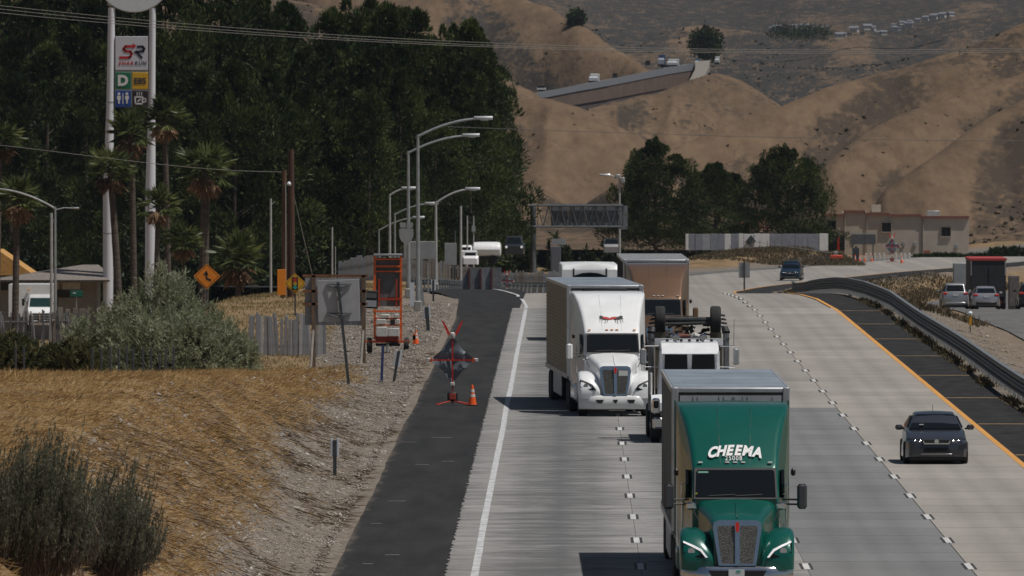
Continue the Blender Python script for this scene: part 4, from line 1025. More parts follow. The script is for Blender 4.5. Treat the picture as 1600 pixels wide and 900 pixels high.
# guardrail along the right shoulder: beam, posts
t = thing('guardrail', 'long dark steel guardrail curving along the right shoulder', 'guardrail', (15.5, 350, 0))
def rail(root, pts, h, m, double=False):
    prof = [(0, -.16), (-.05, -.12), (-.05, -.06), (.03, -.03), (.03, .03), (-.05, .06), (-.05, .12), (0, .16)]
    v = []; n = len(prof)
    for (x, y, z) in pts:
        for (a, b) in prof: v.append((x - root.location.x + a, y - root.location.y, z + h + b - root.location.z))
    f = [(i * n + k, i * n + k + 1, (i + 1) * n + k + 1, (i + 1) * n + k) for i in range(len(pts) - 1) for k in range(n - 1)]
    return MB().add(v, f).obj('rail_beam', m, root)
RAILM = mat('rail_steel', (.058, .063, .068), .5, .5, var=.3, scale=1.5)
RAILTOP = mat('rail_cap_steel', (.27, .29, .31), .42, .5, var=.15)
def rx(y): return 15.62 + float(np.interp(y, [600, 760, 900], [0, .5, 2.0])) + float(sh(y)) + .05 * math.sin(y / 17.)
pts = [(rx(y), y, float(zr(y))) for y in list(range(290, 600, 8)) + list(range(600, 900, 6))]
rail(t, pts, .42, RAILM); rail(t, pts, .74, RAILM)
MB().loft([[(p[0] - t.location.x + a, p[1] - t.location.y, p[2] + b) for a, b in ((-.05, .90), (.09, .90), (.09, .935), (-.05, .935))] for p in pts]).obj('rail_cap', RAILTOP, t, False)
post_m = MB().box((0, 0, .45), (.13, .16, .9)).mesh('rail_post', STEEL, False)
for y in range(292, 880, 4):
    o = link('rail_post', post_m, t, (rx(y) + .12 - 15.5, y - 350, float(zr(y))))
# weeds at its foot
rng = np.random.default_rng(31)
n = 9000; Y = rng.uniform(320, 620, n); X = 15.35 + rng.normal(0, .13, n)
k = fbm(X * 0, Y / 6., 3, 12) > -.12; X, Y = X[k], Y[k]; n = len(X)
vv, ff = leaves(np.stack([X, Y, zr(Y) - .03], 1), np.stack([rng.normal(-.3, .6, n), rng.normal(0, .6, n), np.full(n, .8)], 1), rng.uniform(.08, .34, n), .022, rng)
o = link('rail_weeds', np_mesh('rail_weeds', vv, ff, leafmat('weed_leaf', (.022, .025, .012), (.10, .075, .035), (.2, .15, .08)))); tag(o, 'dark weeds growing along the foot of the guardrail', 'weeds', kind='stuff')

# rear rail on the outer side and along the ramp
def small_rail(label, path, hgt=.55, mt=RAILM, every=2):
    x0, y0 = path[0]
    t = thing('guardrail', label, 'guardrail', (x0, y0, gz(x0, y0)))
    P = []
    for (a, b), (c, d) in zip(path[:-1], path[1:]):
        for q in range(6): P.append((a + (c - a) * q / 6, b + (d - b) * q / 6))
    P.append(path[-1])
    P3 = [(x, y, gz(x, y)) for x, y in P]
    rail(t, P3, hgt, mt)
    for q in P3[::every]: link('rail_post', post_m, t, (q[0] - x0, q[1] - y0 + .1, q[2] - t.location.z - .1))
    return t
small_rail('low guardrail on the left side of the curving ramp', [(px(640, 680), 680), (px(675, 690), 690), (px(700, 712), 712), (px(722, 740), 740)], every=1)
small_rail('grey guardrail beyond the red flags, left of the white box truck', [(px(792, 760), 760), (px(830, 775), 775), (px(885, 790), 790)], every=1, hgt=.75)
0 and small_rail('distant guardrail on the right side of the far bend', [(px(1250, 905), 905), (px(1330, 985), 985), (px(1450, 1060), 1060), (px(1600, 1140), 1140), (px(1680, 1180), 1180)])

# delineator posts
def delineator(x, yt, Y, label, lean=0.0, panel=True, pm=DARKPOST, w_=.10, pw=.17, frac=.5):
    p = at(x, Y); h = pz(yt, Y) - p[2]
    t = thing('delineator_post', label, 'post', p)
    M = rotY(lean)
    MB().box(M @ Vector((0, 0, h / 2 - .1)), (w_, .06, h + .1), M).obj('post', pm, t, False)
    if panel:
        for s in (-1, 1): MB().box(M @ Vector((s * (w_ / 2 + .035), -.0, h * (1 - frac / 2))), (.07, .04, h * frac), M, ch=.008).obj('reflector_panel', REFLW, t, False)
    return t
delineator(523, 685, 315, 'short dark post with pale reflector edges standing alone on the gravel slope', 0, True)
delineator(596, 537, 418, 'thin plain blue post leaning beside the marker post below the message trailer', .04, False, BLUEP, w_=.10)
delineator(615, 546, 418, 'leaning marker post with two white reflector strips right of the blue post', .16, True, DARKPOST)
delineator(669, 478, 500, 'dark marker post with a pale panel near the right edge of the soil spill', -.07, True, DARKPOST, w_=.16)
delineator(661, 430, 560, 'leaning flat grey marker left of the tall lamp post', -.12, False, STEEL, w_=.2)
delineator(677, 437, 590, 'white paddle marker beside the ramp right of the lamp post', 0, True, DARKPOST)
delineator(644, 440, 560, 'rounded white paddle marker between the sign pole and the lamp post', 0, False, REFLW, w_=.22)
p = at(1516, 520)
t = thing('delineator_post', 'small amber marker on a thin post on the dirt beyond the guardrail', 'post', p)
MB().tube([(0, 0, -.1), (0, 0, .8)], .025, 6).obj('post', DARKPOST, t); MB().box((0, -.04, .55), (.12, .03, .42), ch=.01).obj('reflector', mat('amber_plate', (.65, .33, .02), .45, var=.05), t); MB().lathe([(.09, .78), (.12, .9), (.05, .98)], 10).obj('cap', REFLW, t)
p = at(1383, 700)
t = thing('delineator_post', 'tiny amber marker standing behind the guardrail bend', 'post', p)
MB().box((0, 0, .6), (.2, .04, .55), ch=.01).obj('reflector', mat('amber_plate', (0, 0, 0)), t); MB().tube([(0, .03, -.2), (0, .03, .5)], .025, 5).obj('post', DARKPOST, t)

# cones
CONEW = mat('cone_collar', (.62, .60, .58), .45, var=.08)
def make_cone(label):
    t = thing('traffic_cone', label, 'cone', (0, 0, 0), group=None)
    MB().box((0, 0, .02), (.38, .38, .04), ch=.01).obj('base', BLACK, t)
    MB().lathe([(.145, .04), (.035, .70), (.02, .715)], 18).obj('cone_body', REFLOR, t)
    for a, b in ((.30, .40), (.46, .57)):
        r = lambda z: .145 - (z - .04) * (.11 / .66) + .003
        MB().lathe([(r(a), a), (r(b), b)], 18).obj('collar', CONEW, t)
    return t
cone = make_cone('orange traffic cone with two white collars standing on the asphalt shoulder')
Yc = 389; cone.location = (px(738, Yc), Yc, -.02)
dup(cone, at(650, 474), label='orange traffic cone at the right wheel of the orange message trailer', scale=.85)
for i, (x, lab) in enumerate(((1336, 'far left'), (1343, 'second'), (1351, 'third'), (1362, 'fourth'))):
    dup(cone, at(x, 1165), label=['leftmost of the four tiny cones before the long tan building', 'second from the left of the four tiny cones before the tan building', 'third from the left of the four tiny cones before the tan building', 'rightmost of the four tiny cones before the long tan building'][i], scale=1.0)
dup(cone, at(1409, 1150), label='tiny orange cone right of the distant red flagged sign', scale=1.1)

# roll-up sign seen from behind
def rollup(name, label, loc, sc=1.0, flags=True):
    t = thing(name, label, 'road sign', loc); t.scale = (sc,) * 3
    h0 = 1.55; d = .80
    cl = MB(); n = 8; vs = []; fs = []
    for j in range(n + 1):
        for i in range(n + 1):
            u = i / n * 2 - 1; v = j / n * 2 - 1
            x = (u - v) * d / 2; z = h0 + (u + v) * d / 2 * 1.02
            k = 1 - .09 * (1 - abs(u)) * (abs(v) > .99) ; pull = 1 - .10 * max(0, 1 - abs(u)) - .10 * max(0, 1 - abs(v))
            wob = .05 * math.sin(5.2 * u + 1.3) * math.cos(4.1 * v) + .03 * math.sin(9 * (u + v))
            edge = max(abs(u), abs(v)); sag = 1 - .13 * (1 - min(abs(u), abs(v))) * (edge ** 4)
            vs.append((x * sag, .03 + wob, h0 + (z - h0) * sag)); 
    for j in range(n):
        for i in range(n): a = j * (n + 1) + i; fs.append((a, a + 1, a + n + 2, a + n + 1))
    cl.add(vs, fs); cl.obj('sign_cloth', mat('sign_cloth_grey', (.17, .20, .23), .6, var=.12), t)
    MB().box((0, -.03, h0), (.05, .03, 1.7)).obj('brace', REDM, t, False)
    MB().box((0, -.05, h0), (1.56, .03, .05)).obj('brace', REDM, t, False)
    for (x, z) in ((-.80, h0), (.80, h0), (0, h0 - .82)): MB().box((x, -.03, z), (.15, .06, .13), ch=.02).obj('corner_pocket', CONEW, t)
    for s in (-1, 1): MB().box((s * .71, -.035, h0), (.05, .07, .16)).obj('corner_clip', ORANGE, t)
    MB().lathe([(.07, h0 + .74), (.10, h0 + .82), (.09, h0 + .92), (.03, h0 + .96)], 10, c=(0, -.02, 0)).obj('flag_holder', CONEW, t)
    if flags:
        for s in (-1, 1):
            MB().prism([(s * .06, h0 + .86), (s * .16, h0 + .86), (s * .36, h0 + 1.32), (s * .33, h0 + 1.36), (s * .20, h0 + 1.16)], -.03, 0).obj('flag', mat('flag_red', (.70, .04, .03), .6, var=.1), t)
    MB().box((0, 0, .42), (.05, .05, .75)).obj('mast', mat('mast_red', (.4, .06, .04), .5, var=.1), t)
    MB().box((0, .02, .30), (.36, .2, .32), ch=.04).obj('spring_stand', BLACK, t); MB().box((0, -.10, .30), (.22, .05, .22), ch=.02).obj('stand_plate', mat('mast_red', (0, 0, 0)), t)
    for s in (-1, 1):
        for u in (-1, 1): MB().tube([(0, 0, .16), (s * .55, u * .7, .035)], .025, 6).obj('stand_leg', mat('mast_red', (0, 0, 0)), t)
    return t
Yr_ = 389.5
rollup('rollup_sign', 'grey cloth roll-up diamond sign with two red flags, seen from behind on the left shoulder', (px(707, Yr_), Yr_, -.02))
rollup('rollup_sign', 'small red flagged roll-up sign before the long tan building', at(1394, 1155), 1.05)
rollup('rollup_sign', 'distant small roll-up sign with red flags left of the white box truck', at(792, 735), .55)

# leaning blank sign, back of plate
p = at(545, 406); h = pz(440, 406) - p[2]
t = thing('road_sign', 'blank grey sign back on a leaning steel post before the wooden sign frame', 'road sign', p)
M = rotY(-.105)
MB().box(M @ Vector((0, 0, h / 2 - .15)), (.10, .09, h + .3), M).obj('post', mat('post_dark_steel', (.09, .10, .11), .5, .5, var=.2), t, False)
M2 = rotY(-.03); cz = pz(470, 406) - p[2]; cx_ = px(529, 406) - p[0]
MB().box(Vector((cx_, .10, cz)), (1.50, .03, 1.50), M2, ch=.012).obj('sign_plate', mat('sign_back_pale', (.44, .45, .47), .55, .2, var=.08), t, False)
for dz in (.52, -.52):
    MB().tube([(cx_ - .45, .06, cz + dz + .06), (cx_ - .05, -.02, cz + dz - .06), (cx_ + .45, .06, cz + dz + .08)], .022, 5).box((cx_, .06, cz + dz + .07), (.9, .03, .03)).obj('sign_bracket', mat('post_dark_steel', (0, 0, 0)), t, False)

# wooden framed sign back
Yw = 455; p = at(529, Yw); sz = F / Yw
zt = pz(430, Yw) - p[2]; zb = pz(508, Yw) - p[2]
t = thing('billboard_frame', 'large sign back on two weathered wooden posts with brown cross beams', 'road sign', p)
RUST = mat('rusty_beam', (.20, .09, .045), .8, var=.25)
for x in (490, 568): MB().box(((x - 529) / sz, 0, zt / 2 - .2), (.16, .14, zt + .4)).obj('post', WOOD, t, False)
for k in range(4): MB().box(((476 + 24 * k - 529 + 12) / sz, .10, (zt + zb) / 2 - .05), (.60, .03, zt - zb - .1)).obj('sign_panel', mat('panel_grey', (.31, .325, .35), .7, var=.12), t, False)
for y in (431, 455, 475): MB().box((-.14, .0 - .03, pz(y, Yw) - p[2]), (2.60, .08, .11)).obj('cross_beam', RUST, t, False)
for s, x in ((-1, 490), (1, 568)): MB().tube([((x - 529) / sz - .02, -.05, 1.4), ((x - 529) / sz - .12, -.5, -.2)], .055, 6).obj('strut', mat('strut_pale', (.36, .33, .30), .8, var=.15), t)

# black framed small board
Yk = 462; p = at(577, Yk); sz = F / Yk
t = thing('road_sign', 'small black framed board with a pale lower half beside the orange trailer', 'road sign', p)
MB().box((-.25, .02, .9), (.09, .09, 2.0)).obj('post', DARKPOST, t, False)
z1, z0_ = pz(454, Yk) - p[2], pz(482, Yk) - p[2]
MB().box((0, -.04, (z0_ + z1) / 2), (.72, .06, z1 - z0_), rotY(.04), ch=.02).obj('frame', BLACK, t, False)
MB().box((0, -.085, (z0_ + z1) / 2 + .17), (.58, .02, .2), rotY(.04)).obj('mesh_panel', mat('net_grey', (.12, .12, .125), .7, var=.3, scale=20), t, False)
MB().box((0, -.085, (z0_ + z1) / 2 - .16), (.58, .02, .26), rotY(.04)).obj('pale_panel', mat('pale_panel_blue', (.40, .42, .46), .6, var=.1), t, False)

# orange message trailer
Yt = 468; p = at(606, Yt); sz = F / Yt
t = thing('message_trailer', 'orange towed message sign trailer with white battery boxes on the gravel', 'trailer', p)
H = pz(399, Yt) - p[2]
for s in (-1, 1):
    MB().box((s * .54, 0, .55 + (H - .55) / 2), (.09, .10, H - .55)).obj('mast_rail', ORANGE, t, False)
    wheel(t, s * .76, .15, .31, .22, DIRTYW)
    MB().box((s * .96, -.3, .30), (.10, .08, .62)).obj('jack', mat('jack_cream', (.55, .5, .4), .6, var=.1), t)
    MB().box((s * .36, -.02, H - 1.55), (.06, .07, 1.15)).obj('inner_rail', mat('deep_orange', (.45, .05, .015), .5, var=.1), t)
for z, m_, hh in ((H - .16, ORANGE, .07), (H - .45, ORANGE, .08), (H - .66, ORANGE, .05), (H - 1.80, mat('deep_orange', (0, 0, 0)), .09), (1.72, ORANGE, .07), (1.42, mat('deep_orange', (0, 0, 0)), .06), (1.15, ORANGE, .06)):
    MB().box((0, -.03, z), (1.1, .07, hh)).obj('cross_bar', m_, t, False)
MB().box((0, .0, H + .02), (1.2, .35, .09), ch=.02).obj('solar_tray', mat('tray_grey', (.30, .31, .33), .5, .3, var=.1), t)
MB().box((0, .10, H - 1.1), (.98, .05, 2.0)).obj('sign_panel', mat('panel_dark_grey', (.13, .135, .14), .6, var=.15), t, False)
MB().add([(.05, .06, H - 1.72), (.42, .06, H - 1.72), (.42, .06, H - .9)], [(0, 1, 2)]).obj('reflector_patch', mat('panel_light', (.30, .31, .32), .5, var=.1), t, False)
for i, (x, z, w_, hh) in enumerate(((-.24, .88, .44, .40), (.24, .86, .46, .34), (-.26, 1.30, .38, .2), (.2, 1.28, .2, .22), (-.1, 1.55, .34, .1), (.36, 1.55, .16, .12), (.42, 1.3, .14, .2))):
    MB().box((x, -.12, z), (w_, .25, hh), ch=.02).obj('battery_box', DIRTYW if i != 3 else BLACK, t)
MB().box((0, -.05, .47), (1.98, .10, .10)).obj('axle_bar', ORANGE, t, False); MB().box((-.03, .1, .60), (.95, .5, .26), ch=.03).obj('tool_box', mat('tool_red', (.30, .03, .015), .5, var=.15), t)
MB().tube([(-.5, .1, .34), (.5, .1, .34)], .06, 8).tube([(0, .1, .40), (0, -1.2, .42)], .05, 6).box((.2, -.1, .42), (.5, .1, .06)).obj('drawbar', BLACK, t); MB().lathe([(.05, 0), (.05, .4)], 8, c=(.0, -1.0, .05)).obj('tongue_jack', STEEL, t)
for k in range(2): MB().box((1.08, -.1, .55 + k * .12), (.12, .1, .35 - k * .1)).obj('side_light', ORANGE, t)

# diamond signs
YD = mat('sign_yellow', (.62, .30, .02), .45, var=.05); OD = mat('sign_orange', (.80, .26, .02), .45, var=.05)
def diamond(x, yc, half, Y, label, m_, poletop=True, rz=0):
    p = at(x, Y); zc = pz(yc, Y) - p[2]; r = half * Y / F
    t = thing('road_sign', label, 'road sign', p, rz)
    MB().box((0, .05, zc / 2), (.07, .06, zc + r)).obj('post', DARKPOST, t, False)
    pl = MB().prism([(0, zc - r), (r, zc - .05), (r, zc + .05), (0, zc + r), (-r, zc + .05), (-r, zc - .05)], -.02, .0).obj('sign_plate', m_, t, False)
    MB().prism([(0, zc - r * .93), (r * .93, zc), (0, zc + r * .93), (-r * .93, zc)], -.024, -.02).obj('border', BLACK, pl, False)
    MB().prism([(0, zc - r * .87), (r * .87, zc), (0, zc + r * .87), (-r * .87, zc)], -.028, -.024).obj('sign_face', m_, pl, False)
    return t, zc, r
t, zc, r = diamond(323, 432, 20, 560, 'orange diamond sign with a black turn arrow behind the big bush', OD)
M = [(-.30, .12), (-.02, .48), (.14, .08), (.02, .10), (.06, -.12), (.36, -.22), (.30, -.40), (-.08, -.22), (-.10, .10)]
MB().prism([(q[0] * r, zc + q[1] * r) for q in M][::-1], -.036, -.026).obj('arrow', BLACK, t, False)
t, zc, r = diamond(461, 443, 16, 545, 'yellow diamond signal ahead sign beside the two brown poles', mat('sign_amber', (.72, .38, .02), .45, var=.05))
MB().box((0, -.035, zc), (r * .58, .02, r * 1.25), ch=.006).obj('signal_symbol', BLACK, t, False)
for dz, c in ((.36, (.5, .03, .02)), (0, (.5, .3, .02)), (-.36, (.02, .35, .28))): MB().lathe([(r * .19, 0), (r * .19, .01)], 14, 'y', (0, -.055, zc + dz * r)).obj('signal_disc', mat('disc_%d' % int(c[0] * 100 + c[1] * 10), c, .5, var=0), t)
p = at(440, 600); t = thing('road_sign', 'orange board seen nearly edge on beside the brown poles', 'road sign', p)
zc = pz(441, 600) - p[2]; MB().box((0, 0, zc), (.45, .5, 1.35), ch=.01).obj('sign_plate', OD, t, False); MB().box((0, .05, zc / 2), (.08, .07, zc)).obj('post', DARKPOST, t, False)
p = at(116, 560); t = thing('road_sign', 'small green sign at the left edge of the big bush', 'road sign', p)
zc = pz(459, 560) - p[2]; MB().box((.1, 0, zc), (.62, .04, .30), ch=.01).obj('sign_plate', mat('sign_green', (.01, .12, .08), .5, var=.05), t, False); MB().box((.1, .04, zc / 2), (.05, .05, zc)).obj('post', STEEL, t, False); MB().box((.0, -.025, zc + .03), (.15, .01, .06)).obj('sign_mark', REFLW, t, False)

# poles
def pole(name, label, x, yt, Y, r0, r1, m_, cat='pole', ybot=None, lean=0):
    p = at(x, Y, -.2); h = pz(yt, Y) - p[2]
    t = thing(name, label, cat, p)
    MB().tube([(0, 0, 0), (lean * .5, 0, h / 2), (lean, 0, h)], [r0, (r0 + r1) / 2, r1], 10).obj('shaft', m_, t); return t, h
t, h = pole('utility_pole', 'brown wooden pole, shorter one of the pair', 444, 266, 600, .15, .12, BROWNPOLE); MB().box((.08, -.13, h * .45), (.05, .05, h * .9)).obj('conduit', STEEL, t); MB().lathe([(.1, 0), (.12, .1), (.05, .2)], 8, c=(.25, 0, h - .8)).obj('insulator', REFLW, t)
t, h = pole('utility_pole', 'dark brown wooden pole, taller one of the pair', 455, 234, 612, .22, .15, mat('dark_brown_pole', (.07, .034, .022), .85, var=.3, scale=2, stretch=(3, 3, .3)))
MB().tube([(.1, 0, h * .72), (px(495, 612) - px(455, 612), 2, .2)], .02, 5).obj('guy_wire', STEEL, t)
PALEPOLE = mat('pale_pole', (.44, .44, .43), .6, .2, var=.12)
for (x, yt, Y, r, lab) in ((423, 310, 660, .075, 'slim white pole left of the brown utility poles'), (519, 355, 690, .06, 'slim grey pole right of the brown utility poles'), (524, 385, 700, .03, 'short thin rod next to the slim grey pole'), (80, 333, 690, .10, 'pale concrete pole next to the left street lamp'),
                        (720, 322, 900, .11, 'tallest of the three pale posts left of the white tanker'), (730, 337, 910, .07, 'middle one of the three pale posts left of the white tanker'), (740, 338, 920, .06, 'post with a small box, nearest the white tanker'), (711, 360, 820, .08, 'dark post in front of the pale posts by the ramp fence')):
    t, h = pole('post', lab, x, yt, Y, r, r * .8, PALEPOLE if x != 711 else DARKPOST)
    if x == 740: MB().box((0, -.1, h - 1.0), (.3, .2, .45)).obj('control_box', STEEL, t)
    if x in (423, 80): MB().tube([(0, 0, h * .93), (.25, 0, h * .97)], .03, 5).obj('bracket', STEEL, t)

def street_lamp(label, x, yt, Y, xa, ya, r=.11, m_=None, head=True, two=None):
    m_ = m_ or STEEL
    p = at(x, Y, -.1); h = pz(yt, Y) - p[2]; s = Y / F
    t = thing('street_lamp', label, 'street lamp', p, group='street lamps along the ramp')
    MB().tube([(0, 0, 0), (0, 0, h)], [r, r * .55], 10).obj('pole', m_, t)
    MB().box((0, 0, .35), (r * 3, r * 3, .5), ch=.04).obj('base', mat('base_concrete', (.33, .32, .30), .9, var=.1), t)
    ax_ = (xa - x) * s; az = (yt - ya) * s
    pts_ = []
    for k in range(9):
        u = k / 8; pts_.append((ax_ * u, 0, h - .1 + az * (1 - (1 - u) ** 1.9)))
    MB().tube(pts_, [r * .5] * 7 + [r * .42, r * .4], 8).obj('arm', m_, t)
    d = 1 if ax_ > 0 else -1
    hd = MB().loft([[(ax_ + d * u, a * wd, h - .1 + az + b) for a, b in ((-1, -.05), (-1, .05), (-.4, .12), (.4, .12), (1, .05), (1, -.05))] for u, wd in ((-.35, .06), (-.15, .14), (.25, .17), (.55, .10))]).obj('lamp_head', ALU, t)
    MB().box((ax_ + d * .15, 0, h - .17 + az), (.4, .2, .05)).obj('lamp_lens', REFLW, hd, False)
    return t
street_lamp('tallest grey street lamp with a long curved arm, in front of the pines', 653, 210, 548, 752, 182, .12)
street_lamp('second tall grey street lamp carrying the shield sign back, left of the tallest lamp', 638, 236, 600, 733, 209, .12)
street_lamp('pale street lamp with a short arm behind the orange trailer', 609, 303, 720, 636, 292, .10, PALEPOLE)
street_lamp('street lamp at mid distance whose arm ends near the right lamp pole', 617, 333, 760, 672, 316, .09)
street_lamp('shortest street lamp, far behind the orange trailer', 592, 358, 860, 652, 338, .09)
street_lamp('street lamp right of the tallest one, rising behind the grey blank signs', 681, 315, 690, 736, 293, .12, PALEPOLE)
t = street_lamp('street lamp at the far left with its arm bent out of the photo', 86, 323, 640, -12, 292, .11)
h = pz(328, 640) - t.location.z
MB().tube([(0, 0, h), (.5, 0, h + .12), (1.0, 0, h + .10)], .035, 6).obj('side_arm', STEEL, t); MB().box((1.15, 0, h + .1), (.4, .2, .1), ch=.03).obj('side_lamp', ALU, t)
t = street_lamp('pole with twin camera heads standing by the right pine trees', 968, 278, 1010, 947, 272, .13, PALEPOLE)
MB().box((-.15, -.1, 8.9), (.5, .3, .4), ch=.06).box((.3, -.1, 8.6), (.35, .3, .45), ch=.05).obj('camera_head', ALU, t)

# signs near the lamps
p = at(635, 598); t = thing('route_shield', 'grey back of a route shield sign on the lamp pole', 'road sign', p)
zc = pz(366, 598) - p[2]; k = 598 / F
sh_ = [(-11, 8), (-11, -3), (-8, -10), (0, -17), (8, -10), (11, -3), (11, 8), (5, 10), (0, 8), (-5, 10)]
MB().prism([(a * k, zc + b * k) for a, b in sh_][::-1], -.30, -.27).obj('shield_plate', GREYSIGN, t, False)
for s in (-1, 1): MB().box((s * 5.5 * k, -.285, zc + 14.5 * k), (9 * k, .03, 8 * k)).obj('tab_plate', GREYSIGN, t, False)
MB().box((0, -.22, zc), (.08, .08, 30 * k)).obj('mount', STEEL, t, False)
p = at(655, 640); t = thing('road_sign', 'wide blank grey sign back behind the tallest lamp post', 'road sign', p)
zc = pz(391, 640) - p[2]; MB().box((0, 0, zc), (1.75, .05, 1.0), ch=.015).obj('sign_plate', GREYSIGN, t, False)
for x in (-.5, .5): MB().box((x, .05, zc / 2), (.08, .07, zc)).obj('post', STEEL, t, False)
p = at(704, 800); t = thing('road_sign', 'tall narrow grey sign back in front of the ramp fence', 'road sign', p)
zc = pz(397, 800) - p[2]; MB().box((0, 0, zc), (.85, .05, 1.55), ch=.015).obj('sign_plate', GREYSIGN, t, False); MB().box((.1, .05, zc / 2), (.1, .08, zc)).obj('post', DARKPOST, t, False)
p = at(1163, 928); t = thing('road_sign', 'pale sign back on a dark post on the shoulder of the far bend', 'road sign', p)
p = (p[0], p[1], float(zr(928))); t.location = p
zc = pz(422, 928) - p[2]; MB().box((-.25, 0, zc), (.42, .04, 1.25)).box((.25, 0, zc), (.42, .04, 1.25)).obj('sign_plate', GREYSIGN, t, False); MB().box((0, -.06, (zc + .8) / 2), (.13, .1, zc + .8)).obj('post', DARKPOST, t, False)
# barrier of grey panels on red posts at the ramp turn
Yb = 690; p = at(752, Yb); sz = F / Yb
t = thing('panel_barrier', 'row of tall grey panels on dark red posts at the turn of the ramp', 'barrier', p)
hb = pz(418, Yb) - p[2]
for i, (xa, xb, cut) in enumerate(((721, 734, .45), (734, 752, 0), (752, 768, 0), (768, 784, 0))):
    a, b = (xa - 752) / sz + .02, (xb - 752) / sz - .02
    MB().prism([(a, 0), (b, 0), (b, hb), (a, hb * (1 - cut))], -.06, .06).obj('panel', mat('panel_mid_grey_%d' % (i % 2), ((.21, .22, .24), (.16, .165, .17))[i % 2], .7, var=.2), t, False)
for x in (733, 751, 768): MB().box(((x - 752) / sz, -.12, hb / 2 - .05), (.12, .1, hb)).obj('post', mat('barrier_red', (.10, .03, .03), .6, var=.2), t, False)

# ------------------------------------------------------------------ fences
def slat_fence(label, path, step, h, mats, gap=.25, lean=.05, w_=None, seed=1, rails=True, name='fence'):
    r = random.Random(seed); x0, y0 = path[0]; z0 = gz(x0, y0)
    t = thing(name, label, 'fence', (x0, y0, z0))
    L = [0]
    for a, b in zip(path[:-1], path[1:]): L.append(L[-1] + math.hypot(b[0] - a[0], b[1] - a[1]))
    n = int(L[-1] / step); w_ = w_ or step * (1 - gap)
    meshes = {}
    for k in range(n + 1):
        d = min(k * step, L[-1]); x = np.interp(d, L, [q[0] for q in path]); y = np.interp(d, L, [q[1] for q in path])
        m_ = r.choice(mats); key = m_.name
        if key not in meshes: meshes[key] = MB().box((0, 0, h / 2), (w_, .03, h), ch=.006).mesh('slat', m_, False)
        o = link('slat', meshes[key], t, (x - x0, y - y0 + r.uniform(-.02, .02), gz(x, y) - z0 - .05))
        o.rotation_euler = (0, r.gauss(0, lean), 0); o.scale = (r.uniform(.8, 1.1), 1, r.uniform(.9, 1.07))
    if rails:
        for zf in (.25, .8):
            pts_ = [(q[0] - x0, q[1] - y0 + .06, gz(q[0], q[1]) - z0 + h * zf) for q in path]
            MB().tube(pts_, .03, 5).obj('fence_rail', STEEL, t)
    return t
S1 = mat('slat_grey', (.28, .29, .31), .6, .2, var=.12); S2 = mat('slat_dark', (.10, .105, .11), .7, var=.2); S3 = mat('slat_pale', (.42, .43, .44), .6, var=.1); S4 = mat('slat_brown', (.21, .18, .155), .8, var=.2); S5 = mat('slat_tan', (.27, .25, .225), .85, var=.15)
def pth(*a): return [(px(x, Y), Y) for x, Y in a]
slat_fence('leaning grey slat fence behind the wooden sign frame', pth((388, 478), (440, 478), (512, 478)), .115, 1.75, [S1, S1, S3, S1], lean=.035, seed=3, w_=.125)
slat_fence('slatted fence with pale, dark and brown pickets in front of the white truck', pth((-20, 472), (40, 470), (90, 470), (130, 468)), .17, 2.0, [S2, S1, S2, S1, S2], lean=.05, seed=7, gap=.62)
slat_fence('brown board fence between the white truck and the big bush', pth((84, 484), (140, 482)), .24, 1.9, [S4, S4, S5], lean=.02, seed=9)
slat_fence('long tan board fence along the ramp behind the lamps', pth((655, 905), (720, 905), (790, 900), (860, 895), (890, 893)), .22, 1.75, [S5, S4, S5, S1], gap=.12, lean=.012, seed=12)
slat_fence('pale picket fence on the slope behind the orange trailer', pth((530, 860), (590, 855), (655, 850)), .22, 1.9, [S5, S1, S1], gap=.12, lean=.012, seed=13)
# thin dark stakes behind the bank crest
ORD = ['first', 'second', 'third', 'fourth', 'fifth', 'sixth', 'seventh', 'eighth', 'ninth', 'tenth', 'eleventh', 'twelfth', 'thirteenth', 'fourteenth', 'fifteenth', 'sixteenth', 'seventeenth', 'eighteenth', 'nineteenth', 'twentieth', 'twenty-first', 'twenty-second', 'twenty-third', 'twenty-fourth']
for i, x in enumerate((24, 37, 144, 158, 172, 185, 198, 208, 223, 236, 249, 259, 271)):
    Y = 425; p = at(x, Y); top = pz((542, 543, 543, 545, 542, 544, 541, 545, 543, 543, 553, 545, 542)[i], Y)
    t = MB().box((0, 0, (top - p[2]) / 2 - .15), (.075, .075, top - p[2] + .3), ch=.01).obj('fence_stake', mat('stake_steel', (.075, .085, .10), .6, .3, var=.2), loc=p)
    tag(t, ORD[i - 2] + ' dark steel stake from the left in the row of eleven before the large bush' if i > 1 else ('thin dark stake in the weeds, left one of the separate pair' if i == 0 else 'thin dark stake in the weeds, right one of the separate pair'), 'stake', 'stakes before the bushes' if i > 1 else None)

# ------------------------------------------------------------------ pylon sign
Yp = 800; s_ = Yp / F
base = at(205, Yp)
t = thing('pylon_sign', 'tall two-legged white petrol station pylon sign with fuel and food panels', 'pylon sign', base)
PW = mat('pylon_white', (.66, .67, .72), .5, var=.05, scale=.5, stretch=(1, 1, .15))
zP = lambda y: pz(y, Yp) - base[2]
xP = lambda x: (x - 205) * s_
MB().tube([(xP(168.5), 0, -.3), (xP(168.8), 0, zP(300)), (xP(172), 0, zP(170)), (xP(174.5), 0, zP(12))], [.36, .36, .27, .24], 18).obj('leg', PW, t)
MB().tube([(xP(234), 0, -.3), (xP(235), 0, zP(300)), (xP(237), 0, zP(170)), (xP(238.5), 0, zP(12))], [.36, .36, .25, .22], 18).obj('leg', PW, t)
for x, y in ((168, 365), (172, 160), (235, 300)): MB().lathe([(.375 if y > 200 else .285, 0), (.375 if y > 200 else .285, .05)], 18, c=(xP(x) + .02, 0, zP(y))).obj('joint_ring', S1, t)
